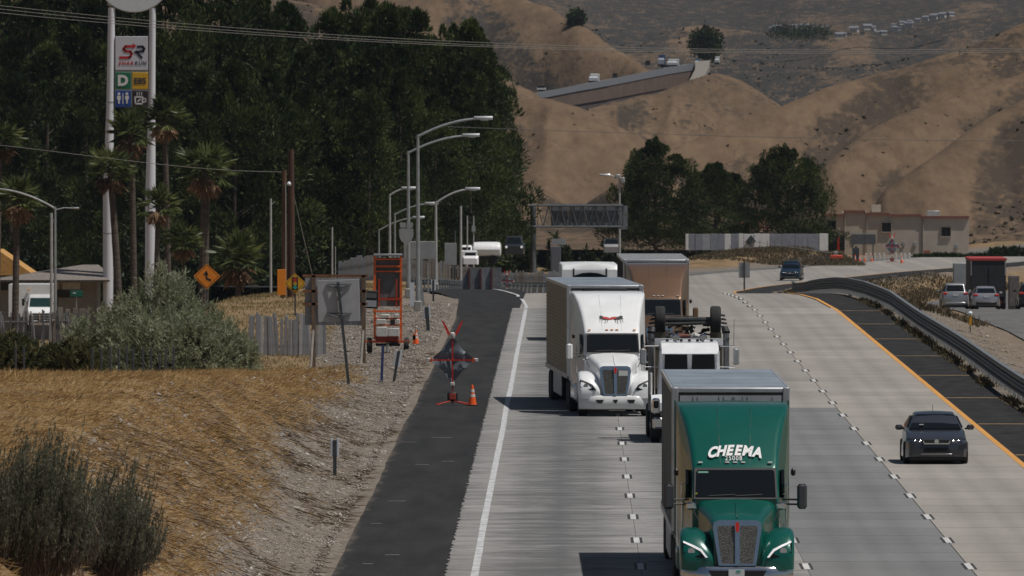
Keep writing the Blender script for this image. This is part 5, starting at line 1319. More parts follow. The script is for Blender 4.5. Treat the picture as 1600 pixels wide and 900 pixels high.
MB().lathe([(2.66, .0), (2.72, .06), (2.72, .42), (2.66, .48)], 56, 'y', (xP(209.5), -.24, zP(-41))).obj('disc_sign', mat('disc_white', (.62, .66, .70), .5, var=.04), t)
PX0, PX1 = xP(180.5), xP(231.5)
def panel(nm, xa, xb, ya, yb, m_): return MB().box(((xP(xa) + xP(xb)) / 2, -.05, (zP(ya) + zP(yb)) / 2), (xP(xb) - xP(xa) - .03, .3, zP(ya) - zP(yb) - .03), ch=.02).obj(nm, m_, t)
panel('sign_panel', 180, 231.5, 56.5, 110, mat('panel_white', (.58, .59, .66), .5, var=.03))
panel('sign_frame', 179.5, 232, 110, 168, mat('frame_white', (.5, .52, .5), .5, var=.03)).location.y = .06
panel('sign_panel', 180, 205, 113, 139.5, mat('panel_green', (.01, .15, .075), .5, var=.04)); panel('sign_panel', 206.5, 231.5, 113, 139.5, mat('panel_yellow', (.62, .36, .02), .5, var=.04))
panel('sign_panel', 180, 205, 141.5, 168, mat('panel_blue', (.012, .06, .28), .5, var=.04)); panel('sign_panel', 206.5, 231.5, 141.5, 168, mat('panel_brown_black', (.022, .014, .018), .5, var=.1))
SRED = mat('logo_red', (.5, .02, .02), .5, var=0); SNAVY = mat('logo_navy', (.02, .025, .055), .5, var=0); SWHITE = mat('symbol_white', (.7, .7, .72), .5, var=0)
def stroke(pts_, wd, m_, nm, y=-.215):
    q = MB()
    for (a, b), (c, d) in zip(pts_[:-1], pts_[1:]):
        A = Vector((xP(a), 0, zP(b))); B = Vector((xP(c), 0, zP(d))); u = (B - A).normalized(); nn = Vector((-u.z, 0, u.x)) * wd * s_ / 2; A = A - u * wd * s_ * .25; B = B + u * wd * s_ * .25
        q.prism([(A.x - nn.x, A.z - nn.z), (B.x - nn.x, B.z - nn.z), (B.x + nn.x, B.z + nn.z), (A.x + nn.x, A.z + nn.z)], y - .004, y)
    return q.obj(nm, m_, t, False)
stroke([(208.5, 72.5), (196, 72.5), (193.5, 76), (193.5, 77), (196, 80), (204, 80.5), (206, 84), (204, 88.5), (202, 90), (187.5, 90)], 4.0, SRED, 'logo_letter')
MB().prism([(xP(207.5), zP(67.5)), (xP(213.5), zP(71.5)), (xP(207.5), zP(76.5))][::-1], -.222, -.215).obj('logo_arrow', SRED, t, False)
stroke([(215, 73), (223, 73), (225.5, 76), (224, 80), (211, 81.5)], 4.0, SNAVY, 'logo_letter'); stroke([(214, 82), (221.5, 90.5)], 4.0, SNAVY, 'logo_letter')
for ch, x, m_ in zip('SNAKRUN', (187, 193, 199.5, 206, 212.5, 219, 225.5), [SRED] * 4 + [SNAVY] * 3):
    text('logo_text', ch, .36, m_, t, (xP(x), -.218, zP(99)), shear=.25, bold=.008)
text('fuel_letter', 'D', 1.0, SWHITE, t, (xP(192), -.218, zP(126.5)), bold=.05)
text('fuel_letter', 'E85', .60, SNAVY, t, (xP(219), -.218, zP(127)), bold=.016)
for x in (186, 198.5):
    MB().lathe([(.10, 0), (.10, .01)], 14, 'y', (xP(x), -.225, zP(146.5))).obj('restroom_symbol', SWHITE, t)
    MB().prism([(xP(x - 2.8), zP(149.5)), (xP(x + 2.8), zP(149.5)), (xP(x + 3.0), zP(155)), (xP(x + 1.4), zP(156)), (xP(x + 1.2), zP(162)), (xP(x - 1.2), zP(162)), (xP(x - 1.4), zP(156)), (xP(x - 3.0), zP(155))][::-1], -.225, -.215).obj('restroom_symbol', SWHITE, t, False)
stroke([(192.2, 146), (192.2, 162)], 1.3, SWHITE, 'restroom_symbol')
stroke([(211, 151.5), (223, 151.5), (222.5, 162), (212, 162), (211, 151.5)], 2.2, SWHITE, 'cup_symbol'); stroke([(224, 153.5), (228, 154.5), (228, 158.5), (223.5, 160)], 1.8, SWHITE, 'cup_symbol')
for x in (214, 217.5, 221): stroke([(x, 149), (x + .8, 146.5), (x, 144)], 1.2, SWHITE, 'cup_symbol')
stroke([(215.5, 158.5), (219.5, 155)], 2.0, SWHITE, 'cup_symbol')

# ------------------------------------------------------------------ gantry
Yg = 1000; p = at(833, Yg); k = Yg / F
t = thing('sign_gantry', 'grey cantilever truss gantry over the road with a sign panel seen from behind', 'gantry', p)
GM = mat('gantry_steel', (.14, .155, .17), .5, .4, var=.15)
gx = lambda x: (x - 833) * k
gzz = lambda y: pz(y, Yg) - p[2]
MB().tube([(0, 0, -.3), (0, 0, gzz(320))], .27, 14).obj('column', GM, t); MB().lathe([(.42, gzz(356)), (.42, gzz(352))], 14).obj('flange', GM, t); MB().lathe([(.4, 0), (.4, .3)], 14).obj('foot', GM, t)
for y in (321, 354):
    for dy in (-.5, .5): MB().tube([(gx(826), dy, gzz(y)), (gx(973), dy, gzz(y))], .085, 8).obj('truss_chord', GM, t)
n = 15
for dy in (-.5, .5):
    for i in range(n):
        xa = gx(840 + i * 132 / n); xb = gx(840 + (i + 1) * 132 / n)
        MB().tube([(xa, dy, gzz(354 if i % 2 else 321)), (xb, dy, gzz(321 if i % 2 else 354))], .045, 6).obj('truss_brace', GM, t)
for x in (826, 840, 862, 897, 932, 966, 973): MB().tube([(gx(x), -.5, gzz(354)), (gx(x), -.5, gzz(321)), (gx(x), .5, gzz(321)), (gx(x), .5, gzz(354)), (gx(x), -.5, gzz(354))], .045, 6).obj('truss_frame', GM, t)
for i in range(4): MB().box((gx(874 + i * 27), .68, gzz(337)), (1.48, .05, gzz(320) - gzz(354) + .15)).obj('sign_panel', mat('gantry_panel_grey', (.16, .175, .19), .6, var=.35, scale=3, detail=8), t, False)
MB().box((gx(972) + .1, .72, gzz(340)), (.8, .05, 2.1)).obj('sign_panel', mat('gantry_panel_grey', (0, 0, 0)), t, False)
p = at(868, 960); t = thing('traffic_cabinet', 'grey roadside cabinet right of the gantry column', 'cabinet', p)
zc = pz(385, 960) - p[2]; MB().box((0, 0, zc / 2), (.9, .6, zc), ch=.03).obj('cabinet_body', mat('cabinet_grey', (.13, .13, .15), .6, var=.1), t); MB().box((0, -.32, zc / 2), (.7, .03, zc * .8)).obj('cabinet_door', mat('cabinet_grey', (0, 0, 0)), t); MB().box((.3, 0, zc + .4), (1.2, .05, .5)).obj('roof_sign', GREYSIGN, t)

# ------------------------------------------------------------------ far vehicles on the side road
Yv = 918
p = at(757, Yv, 0); zt = pz(378, Yv)
t = thing('tank_truck', 'white tank truck with a small cab behind the ramp fence', 'truck', (p[0], p[1], pz(412, Yv)))
MB().loft([[(x, math.cos(a) * .95 * q, 1.15 + math.sin(a) * .62 * q) for a in [2 * math.pi * k / 16 for k in range(16)]] for x, q in ((-.95, .7), (-.85, .95), (-.3, 1), (1.0, 1), (1.25, .93), (1.35, .6))]).obj('tank', WHITE, t)
MB().loft([rr(.45, .3, 1.0, .1, -1.0), rr(.45, .3, 1.5, .15, -.5), rr(.45, .3, 1.5, .15, .4)]).obj('cab', WHITE, t).location = (-1.45, 0, 0)
MB().box((-1.45, -.85, 1.2), (.7, .1, .3)).obj('windshield', GLASS, t); MB().box((.2, 0, .42), (2.6, 1.2, .16)).obj('frame', BLACK, t)
for x in (-1.4, .7): MB().lathe([(.36, -.1), (.4, 0), (.36, .1)], 14, 'y', (x, -.6, .3)).obj('wheel', RUBBER, t)
p = at(735, 905)
t = thing('van', 'white flatbed van half hidden by the fence, left of the tank truck', 'van', (p[0], p[1], pz(415, 870))); t.location.y = 870; t.location.x = px(735, 870)
MB().loft([rr(.5, .1, .55, .1, 0), rr(.62, .1, .75, .1, .2), rr(.62, .1, .75, .1, 2)]).obj('hood', WHITE, t); MB().loft([rr(.55, .6, 1.05, .1, .5), rr(.5, .6, 1.15, .1, 1.0), rr(.5, .6, 1.15, .1, 2)]).obj('cab', WHITE, t); MB().box((0, .45, .86), (.8, .12, .22)).obj('windshield', GLASS, t)
p = at(803, 925)
t = thing('pickup', 'dark pickup with bright headlights behind the ramp fence', 'pickup', (p[0], p[1], pz(401, 925)))
DK = paint('dark_pickup_paint', (.015, .017, .02), .35)
MB().loft([rr(.75, .2, .85, .1, 0), rr(.85, .2, 1.0, .12, .3), rr(.85, .2, 1.05, .1, 4.6)]).obj('body', DK, t); MB().loft([rr(.75, .9, 1.1, .1, 1.2), rr(.66, .9, 1.65, .12, 1.9), rr(.66, .9, 1.65, .12, 3.2)]).obj('cab', DK, t); MB().prism([(-.6, 1.1), (.6, 1.1), (.52, 1.55), (-.52, 1.55)], lambda x, z: 1.2 + (z - 1.1) * 1.27 - .05, 1.9).obj('windshield', GLASS, t)
for s in (-1, 1): MB().lathe([(.10, 0), (.11, .05)], 12, 'y', (s * .62, -.03, .78)).obj('headlight', LED, t); wheel(t, s * .72, .8, .36, .22)
p = at(956, 1100)
t = thing('van', 'dark van with a pale front on the far road left of the pines', 'van', (p[0], p[1], pz(397, 1100)))
MB().loft([rr(.7, .15, .7, .1, 0), rr(.8, .15, .95, .1, .3), rr(.8, .15, 1.0, .1, 4)]).obj('body', mat('van_grey', (.3, .3, .31), .4, var=.1), t); MB().loft([rr(.75, .8, 1.0, .08, .5), rr(.66, .8, 1.5, .12, 1.2), rr(.66, .8, 1.5, .12, 4)]).obj('cab', DK, t)
MB().prism([(-.62, 1.0), (.62, 1.0), (.54, 1.42), (-.54, 1.42)], lambda x, z: .45 + (z - 1.) * 1.3, 1.3).obj('windshield', GLASS, t)
for s in (-1, 1): wheel(t, s * .68, .7, .34, .2)

# white truck behind the left fence
Yl = 742; p = at(40, Yl)
t = thing('delivery_truck', 'white truck with dark windscreen and grille behind the left fence', 'truck', (px(63, Yl), Yl, -5.1)); t.scale = (.85, .85, .92)
MB().box((-.75, 3.0, 2.2), (3.4, 6.0, 2.3)).obj('cargo_box', mat('box_truck_white', (0, 0, 0)), t, False)
MB().loft([rr(.85, .5, 1.35, .12, -1.3), rr(.95, .5, 1.6, .12, -1.0), rr(.98, .5, 1.75, .12, -.5), rr(.98, .5, 2.62, .12, -.05, wt=.86), rr(.98, .5, 2.66, .12, .1, wt=.86)]).obj('cab', mat('box_truck_white', (0, 0, 0)), t)
MB().prism([(-.82, 1.80), (.82, 1.80), (.76, 2.40), (-.76, 2.40)], lambda x, z: -.5 + (z - 1.75) * .52 - .04, lambda x, z: -.2 + (z - 1.75) * .52).obj('windshield', mat('teal_glass', (.02, .05, .05), .1, var=0), t, False)
for k_ in range(4): MB().box((.1, -1.28 - .03, .72 + .18 * k_), (1.25, .08, .12), ch=.02).obj('grille_bar', DARKPOST, t)
MB().box((.0, -1.36, 1.0), (.09, .05, .8)).obj('grille_chrome', CHROME, t)
for s in (-1, 1): MB().lathe([(.10, 0), (.13, .06)], 12, 'y', (s * .72, -1.2, .75)).obj('headlight', CHROME, t); MB().tube([(s * .9, -.3, 1.9), (s * 1.35, -.5, 2.35)], .03, 5).box((s * 1.3, -.5, 2.1), (.2, .1, .5)).obj('mirror', BLACK, t); wheel(t, s * .85, -.6, .45, .28)
MB().box((-.9, -.1, 2.95), (.14, .12, .1)).obj('clearance_light', AMBER, t)

# ------------------------------------------------------------------ buildings
def shingle_roof(root, pts4, nrow, m_):   # sloped quad with lapped courses
    a, b, c, d = [Vector(q) for q in pts4]
    for k in range(nrow):
        u0, u1 = k / nrow, (k + 1) / nrow
        A, B = a.lerp(d, u0), b.lerp(c, u0); C, D = b.lerp(c, u1), a.lerp(d, u1); up = (b - a).cross(d - a).normalized() * .05
        if up.z < 0: up = -up
        MB().add([A + up, B + up, C, D, A, B], [(0, 1, 2, 3), (4, 5, 1, 0)]).obj('roof_course', m_, root, False)
Yh_ = 800; p = at(70, Yh_); k = Yh_ / F
t = thing('station_building', 'low building with a brown hipped roof and pale window bays at far left', 'building', (px(75, Yh_), Yh_, gz(px(75, Yh_), Yh_)))
hx = lambda x: (x - 75) * k
hz = lambda y: pz(y, Yh_) - t.location.z
WALLB = mat('building_beige', (.23, .21, .18), .85, var=.1); ROOFB = mat('roof_brown', (.19, .165, .145), .85, var=.2, scale=4)
MB().box((hx(75), 4, hz(440) / 2), (hx(150) - hx(0), 7, hz(440))).obj('wall', WALLB, t, False)
E0, E1, E2, E3 = (hx(-10), -1.2, hz(437)), (hx(170), -1.2, hz(437)), (hx(170), 9, hz(437)), (hx(-10), 9, hz(437))
r1, r2 = (hx(125), 4, hz(415)), (hx(150), 4, hz(415))
rf = MB().add([E0, E1, E2, E3, r1, r2], [(0, 1, 5, 4), (1, 2, 5), (2, 3, 4, 5), (3, 0, 4), (0, 3, 2, 1)]).obj('roof', ROOFB, t, False)
for kx in range(9): MB().box((hx(-6 + kx * 21), -1.22, hz(438.5)), (hx(21) - hx(0.6), .06, .12)).obj('fascia_board', mat('fascia_dark', (.07, .055, .05), .8, var=.2), t, False)
for xa in (84, 104, 118): MB().box((hx(xa), .46, hz(448)), (.62, .1, .6)).obj('window', mat('window_pale', (.42, .41, .38), .5, var=.1), t, False)
MB().box((hx(98), .42, hz(459)), (2.6, .1, .55)).obj('window', GLASS, t, False); MB().box((hx(35), .42, hz(446)), (3.5, .1, .7)).obj('window', GLASS, t, False)
Yy = 850; t = thing('canopy_building', 'building with a sloping yellow roof at the left edge behind the palms', 'building', at(10, Yy)); k = Yy / F
hz = lambda y: pz(y, Yy) - t.location.z
MB().xprism([(0, 0), (7, 0), (7, hz(425)), (0, hz(425))], -2.2, 1.6).obj('wall', mat('wall_dark_olive', (.06, .06, .055), .8, var=.2), t, False)
MB().prism([(-2.6, hz(390)), (-.6, hz(391)), (1.9, hz(427)), (1.9, hz(430)), (-2.6, hz(430))], -.4, 7.4).obj('roof', mat('roof_yellow', (.50, .27, .08), .7, var=.15), t, False)
MB().box((.2, -.05, hz(434)), (.6, .1, .7)).obj('window', GLASS, t, False)

# long tan building on the right
Yt_ = 1235; k = Yt_ / F; bz = gz(px(1400, Yt_), Yt_) - .8
t = thing('warehouse', 'long tan flat roofed building with a red roof edge and three dark windows', 'building', (px(1405, Yt_), Yt_, bz))
bx = lambda x: (x - 1405) * k
bb = lambda y: pz(y, Yt_) - bz
TANW = mat('building_tan', (.46, .40, .335), .9, var=.07, scale=.8)
segs = [(1283, 1318, 338), (1318, 1352, 332), (1352, 1390, 336), (1390, 1440, 338), (1440, 1514, 341)]
for a, b, y in segs:
    MB().box(((bx(a) + bx(b)) / 2, 5 + (a % 3) * .02, bb(y) / 2), (bx(b) - bx(a) - .01, 10, bb(y))).obj('wall_panel', TANW, t, False)
    MB().box(((bx(a) + bx(b)) / 2, -.06, bb(y) + .12), (bx(b) - bx(a), .3, .26)).obj('parapet', mat('roof_edge_red', (.21, .085, .068), .8, var=.15), t, False)
for x, y in ((1299, 352), (1385, 355), (1478, 362)):
    w_ = MB().box((bx(x), -.02, bb(y)), (1.0, .1, 1.0)).obj('window', GLASS, t, False)
    MB().box((bx(x), -.06, bb(y) - .54), (1.15, .16, .08)).obj('sill', TANW, w_, False); MB().box((bx(x), -.06, bb(y) + .53), (1.12, .12, .06)).box((bx(x) - .53, -.06, bb(y)), (.06, .12, 1.0)).box((bx(x) + .53, -.06, bb(y)), (.06, .12, 1.0)).obj('frame', mat('pipe_tan', (.30, .26, .22), .7, var=.1), w_, False); MB().box((bx(x), -.08, bb(y)), (.05, .05, 1.0)).obj('mullion', BLACK, w_, False)
MB().box((bx(1306), -.05, bb(380)), (1.9, .1, 1.6)).obj('door', GLASS, t, False); MB().box((bx(1310), -.12, bb(380)), (.2, .1, 1.5)).obj('door_post', REDM, t, False)
for x in (1318, 1352, 1440): MB().tube([(bx(x) + .15, -.08, .0), (bx(x) + .15, -.08, bb(338))], .06, 6).obj('downpipe', mat('pipe_tan', (.30, .26, .22), .7, var=.1), t)
for x, y in ((1335, 372), (1412, 380), (1430, 381), (1495, 384)): MB().box((bx(x), -.06, bb(y)), (.35, .1, .45), ch=.02).obj('meter_box', GREYSIGN, t)
for x in (1345, 1460): MB().box((bx(x), 4, bb(334)), (1.4, 1.2, .6), ch=.05).obj('roof_unit', STEEL, t)
MB().box((bx(1370), 3, bb(326)), (1.0, 1.5, .8)).obj('roof_unit', TANW, t, False)
MB().box((bx(1448), -.06, bb(393)), (.7, .06, .25)).obj('wall_vent', mat('vent_red', (.4, .1, .07), .7, var=.1), t, False)
# small house with a tiled roof between the trees
Yh2 = 1290; t = thing('house', 'small house with a terracotta tiled roof peeking between the right pines', 'house', at(1178, Yh2)); k = Yh2 / F
hz = lambda y: pz(y, Yh2) - t.location.z
MB().box((0, 2.5, hz(362) / 2), (3.0, 5, hz(362))).obj('wall', mat('house_wall', (.42, .36, .3), .85, var=.1), t, False); MB().box((.5, -.05, hz(368)), (.5, .1, .5)).obj('window', GLASS, t, False)
shingle_roof(t, [(-1.8, -.5, hz(360)), (1.9, -.5, hz(360)), (1.2, 2.5, hz(334)), (-1.2, 2.5, hz(334))], 6, mat('roof_tile', (.33, .15, .10), .85, var=.2))
# white panel wall in front of the right pines
Yw2 = 1190; k = Yw2 / F; x0 = px(1071, Yw2); zb = pz(391, Yw2)
t = thing('panel_fence', 'white and blue grey panel wall below the right pine trees', 'fence', (x0, Yw2, zb))
WP = [mat('wall_white', (.82, .82, .82), .6, var=.06), mat('wall_bluegrey', (.28, .30, .36), .7, var=.12), mat('wall_grey', (.40, .42, .46), .7, var=.1)]
xs_ = [1071, 1076, 1086, 1097, 1110, 1122, 1132, 1142, 1154, 1162, 1178, 1190, 1203, 1222, 1242, 1262, 1280, 1294]; cs = [0, 1, 1, 2, 1, 1, 0, 1, 0, 0, 0, 0, 1, 1, 1, 1, 0]
for a, b, c in zip(xs_[:-1], xs_[1:], cs):
    MB().box((((a + b) / 2 - 1071) * k, rnd.uniform(-.03, .03), .85), ((b - a) * k - .03, .08, 1.72 + rnd.uniform(-.05, .06)), ch=.015).obj('panel', WP[c], t, False)
q = MB().prism([((1172 - 1071) * k - .5, .9), ((1172 - 1071) * k, .35), ((1172 - 1071) * k + .6, .95), ((1172 - 1071) * k + .1, 1.6)], -.2, -.1).obj('hung_tarp', DARKPOST, t, False)
for x in (1078, 1130, 1182, 1234, 1290): MB().box(((x - 1071) * k, .1, .7), (.1, .1, 1.9)).obj('post', STEEL, t, False)
slat_fence('low mesh and picket fence on the bank below the white panel wall', [(px(1070, 1170), 1170), (px(1180, 1168), 1168), (px(1300, 1165), 1165)], .8, 1.05, [mat('slat_olive', (.17, .165, .135), .8, var=.2)], gap=.6, lean=0, w_=.07, seed=4)
# big dark sign by the building, cabinet, white posts, equipment
p = at(1349, 1180); t = thing('road_sign', 'wide dark sign back on two posts before the tan building', 'road sign', p); k = 1180 / F
zc = pz(374, 1180) - p[2]
for i in range(3): MB().box(((i - 1) * .86, 0, zc), (.85, .06, 1.05)).obj('sign_panel', mat('sign_back_dark', (.10, .10, .105), .6, var=.15), t, False)
MB().box((0, .05, zc + .62), (2.7, .1, .1)).obj('top_rail', STEEL, t, False)
for x in (-1.1, 1.0): MB().box((x, .08, zc / 2), (.11, .1, zc)).obj('post', DARKPOST, t, False)
p = at(1338, 1170); t = thing('traffic_cabinet', 'dark cabinet under the wide sign back', 'cabinet', p)
zc = pz(387, 1170) - p[2]; MB().box((0, 0, zc / 2), (.6, .5, zc), ch=.03).obj('cabinet_body', DARKPOST, t); MB().lathe([(.15, zc), (.12, zc + .2)], 8).obj('cap', DARKPOST, t)
for i, x in enumerate((1353, 1360, 1367, 1374, 1381, 1400, 1408, 1414, 1421)):
    Y = 1180; p = at(x, Y)
    o = MB().box((0, 0, .32), (.2, .1, .85), ch=.02).obj('white_post', DIRTYW, loc=p); tag(o, ORD[i] + ' short white post from the left in the row before the tan building', 'post', 'white posts before the tan building')
p = at(1307, 1160); t = thing('light_tower', 'small orange equipment trailer left of the tiny cones', 'trailer', p)
MB().box((0, 0, .55), (1.25, .8, .35), ch=.05).obj('body', mat('equipment_red', (.62, .09, .04), .5, var=.1), t); MB().box((-.1, 0, .9), (.45, .5, .4), ch=.05).obj('engine', GREYSIGN, t)
for s in (-1, 1): wheel(t, s * .5, 0, .26, .16)

# ------------------------------------------------------------------ wires
WIRE = mat('wire', (.13, .12, .105), .6, .2, var=0); DWIRE = mat('dark_wire', (.03, .03, .03), .6, var=0)
def wire(label, pts_, Y, r, m_=WIRE, group=None):
    # sampled catenary through pixel points held at one distance
    xs = np.linspace(pts_[0][0], pts_[-1][0], 40); c = np.polyfit([q[0] for q in pts_], [q[1] for q in pts_], min(3, len(pts_) - 1)); ysx = np.polyval(c, xs)
    P = [(px(x, Y), Y + (x - 800) * .02, pz(y, Y)) for x, y in zip(xs, ysx)]
    o = MB().tube(P, r, 5).obj('power_line', m_); tag(o, label, 'wire', group); return o
wire('topmost pale power line crossing in front of the pines', [(-60, 3), (0, 9), (170, 27), (490, 53), (780, 68), (1100, 76), (1660, 73)], 640, .016)
wire('middle pale power line crossing in front of the pines', [(-60, 8), (0, 14), (170, 33), (490, 57), (780, 71.5), (1100, 79.5), (1660, 76)], 640, .016)
wire('lowest of the three pale power lines crossing the pines', [(-60, 14), (0, 20), (170, 38), (490, 60), (780, 74), (1100, 82), (1660, 79)], 640, .016)
wire('single dark wire crossing the hills above the gantry', [(700, 198), (800, 201.5), (1000, 209), (1250, 216), (1660, 222)], 900, .022, DWIRE)
wire('single pale wire sagging from the left edge to the brown pole', [(-40, 219), (20, 223), (100, 235), (240, 252), (340, 262), (445, 267)], 600, .014)

# olive brown weeds on the bank below the white panels and on the median beyond the guardrail
rng = np.random.default_rng(77)
n = 26000; Y = rng.uniform(1120, 1215, n); X = rng.uniform(px(1060, 1180), px(1330, 1180), n)
Xb, Yb_ = X, Y
n2 = 52000; Y2 = rng.uniform(560, 1040, n2); X2 = sh(Y2) + rng.uniform(17.0, 33, n2)
k2 = (X2 - sh(Y2) < 21.0 + np.maximum(0, Y2 - 600) * .02) & (fbm(X2 / 2.5, Y2 / 22, 3, 19) + (Y2 - 640) / 500 > 0)
X = np.concatenate([X, X2[k2]]); Y = np.concatenate([Y, Y2[k2]]); n = len(X)
k1 = fbm(X / 2., Y / 8, 3, 23) > -.35; X, Y = X[k1], Y[k1]; n = len(X)
vv, ff = leaves(np.stack([X, Y, ground(X, Y) - .03], 1), np.stack([rng.normal(0, .5, n), rng.normal(0, .4, n), np.full(n, .9)], 1), rng.uniform(.15, .5, n), .045, rng)
o = link('dry_weeds', np_mesh('dry_weeds', vv, ff, leafmat('weed_olive', (.05, .042, .024), (.13, .105, .062), (.22, .16, .10), trans=.2))); tag(o, 'olive brown weeds on the median and on the bank below the white panels', 'weeds', kind='stuff')
# ------------------------------------------------------------------ trees and shrubs
def pine_meshes(seed, h=24.0, rad=5.6, n=105, per=230, base=.05, dome=.62, slim=1.0, L=(.30, .68), W=.11):
    """trunk with limbs, and a crown of needle plumes set on the limb ends"""
    rng = np.random.default_rng(seed)
    t = base + (1 - base) * rng.uniform(0, 1, n) ** .85
    prof = np.interp(t, [0, .08, .3, dome, .82, .94, 1], [.55, .85, 1.0, .88, .52, .24, .06]) * rad * slim
    lob = 1 + .26 * np.sin(3 * rng.uniform(0, 6.3) + t * 9)
    a = rng.uniform(0, 2 * np.pi, n); rr_ = prof * np.sqrt(rng.uniform(.30, 1, n)) * (1 + .22 * np.sin(a * 3 + seed) + .12 * np.sin(a * 5 + t * 20)) * rng.uniform(.8, 1.12, n)
    c = np.stack([rr_ * np.cos(a), rr_ * np.sin(a), t * h * .97], 1)
    P = []; D = []; 
    cr = rng.uniform(.85, 1.95, n) * np.interp(t, [0, .7, .88, 1], [1.25, .95, .6, .35]) * rad / 5.6
    spire = (rng.uniform(0, 1, n) < .42) & (t > .35)
    sc3 = np.where(spire[:, None], np.array([[.48, .48, 1.55]]), np.array([[1.05, 1.05, .9 if h > 20 else .7]]))
    for i in range(n):
        q = rng.normal(size=(per, 3)); q /= np.linalg.norm(q, axis=1, keepdims=True)
        q[:, 2] = np.where(rng.uniform(0, 1, per) < .7, np.abs(q[:, 2]), q[:, 2]); q *= (rng.uniform(.4, 1, (per, 1)) ** .5)
        pos = c[i] + q * cr[i] * sc3[i]
        o = np.array([math.cos(a[i]), math.sin(a[i]), 0])
        d = q * 1.0 + o * .25 + np.array([0, 0, .45]) + rng.normal(0, .25, (per, 3))
        P.append(pos); D.append(d)
    P = np.concatenate(P); D = np.concatenate(D)
    Ls = rng.uniform(L[0], L[1], len(P)) * h / 24
    v, f = leaves(P, D, Ls, Ls * W + .012, rng)
    crown = np_mesh('crown', v, f, PINE)
    mb = MB(); top = h * .95
    mb.tube([(0, 0, -.5), (.1, .05, h * .3), (-.05, .1, h * .65), (0, 0, top)], [h * .014 + .08, h * .012, h * .008, .04], 9)
    for i in range(0, n, 5): mb.tube([(0, 0, max(.8, c[i][2] - .35 * rr_[i])), tuple(c[i] * np.array([.5, .5, 1]) - np.array([0, 0, .12 * rr_[i]])), tuple(c[i])], [.11, .07, .025], 5, False)
    trunk = mb.mesh('trunk', BARK)
    return trunk, crown
BARK = mat('pine_bark', (.06, .045, .035), .9, var=.3, scale=4)
PINE = leafmat('pine_needle', (.008, .017, .007), (.052, .078, .022), (.12, .145, .04), trans=.25, pscale=.22)
VAR = [pine_meshes(20 + k, rad=(5.4, 6.2, 4.9, 5.8, 5.2)[k], dome=(.62, .55, .7, .6, .5)[k]) for k in range(5)]
VAR += [pine_meshes(40, h=13, rad=5.8, n=130, per=400, base=.0, dome=.4, L=(.40, .80)), pine_meshes(41, h=13, rad=5.2, n=90, per=330, base=.0, dome=.45, slim=.85, L=(.40, .80)), pine_meshes(42, h=13, rad=6.8, n=150, per=400, base=.0, dome=.38, L=(.40, .80))]
VH = [24] * 5 + [13] * 3
def pine(x, ytop, Y, var, label, group=None, wid=1.0, rz=None, zb=None):
    X = px(x, Y); zb = gz(X, Y) if zb is None else zb; h = pz(ytop, Y) - zb
    t = thing('pine_tree', label, 'tree', (X, Y, zb), rnd.uniform(0, 6.28) if rz is None else rz, group)
    s = h / VH[var]; t.scale = (s * wid, s * wid, s)
    link('trunk', VAR[var][0], t); link('crown', VAR[var][1], t)
    return t
G = 'pines massed behind the fuel sign and palms'
LB = 'tall dark pine in the dense mass behind the fuel sign and palms'
k = 0
for (x, y, Y) in ((-60, -60, 960), (-10, -80, 980), (45, -50, 950), (100, -70, 985), (150, -45, 960), (205, -80, 990), (258, -40, 955), (300, -18, 985), (345, -50, 960), (385, -30, 985), (418, -8, 965), (446, 6, 985), (466, 22, 1000),
                  (522, 16, 970), (553, -8, 985), (578, -4, 1005), (604, 8, 965), (630, 6, 990), (655, 16, 965), (682, 38, 985), (712, 38, 1000), (734, 32, 965), (744, 36, 980), (758, 66, 990)):
    pine(x, y, Y, k % 5, 'tall dark back row pine, ' + ORD[k] + ' crown from the left along the skyline', G, (.70, .78, .66, .82, .74)[k % 5]); k += 1
for (x, y, Y) in ((15, 90, 905), (75, 70, 915), (135, 120, 900), (195, 95, 910), (255, 110, 900), (310, 80, 915), (365, 95, 905), (420, 110, 910), (475, 75, 915), (530, 100, 920), (575, 130, 915), (625, 110, 925), (680, 140, 930), (735, 110, 940)):
    pine(x, y, Y + (30 if x < 140 else 0), (k * 2 + 1) % 5, 'lower front row pine under the skyline, ' + ORD[k - 24] + ' from the left', G, (.85, .95, .8)[k % 3]); k += 1
pine(756, 112, 1010, 2, 'dark pine at the right edge of the mass, its lower limbs reaching over the road', None, .95)
pine(738, 190, 975, 4, 'shorter dark pine below the right edge of the mass', None, 1.0)
# right hand trees
zb = -7.0
pine(1024, 220, 1200, 5, 'broad dark pine left of the group behind the white panel wall', None, 1.0, .4, zb)
pine(1118, 256, 1215, 6, 'slender open pine in the middle of the right hand group', None, 1.05, 1.2, zb)
pine(1088, 268, 1225, 6, 'small pine tucked between the broad left pine and the slender one', None, .95, 2.9, zb)
pine(1147, 272, 1220, 6, 'thin pine left of the roundest right hand pine', None, .8, 4.4, zb)
pine(1232, 234, 1205, 7, 'widest roundest pine beside the tan building', None, .98, 2.2, zb)

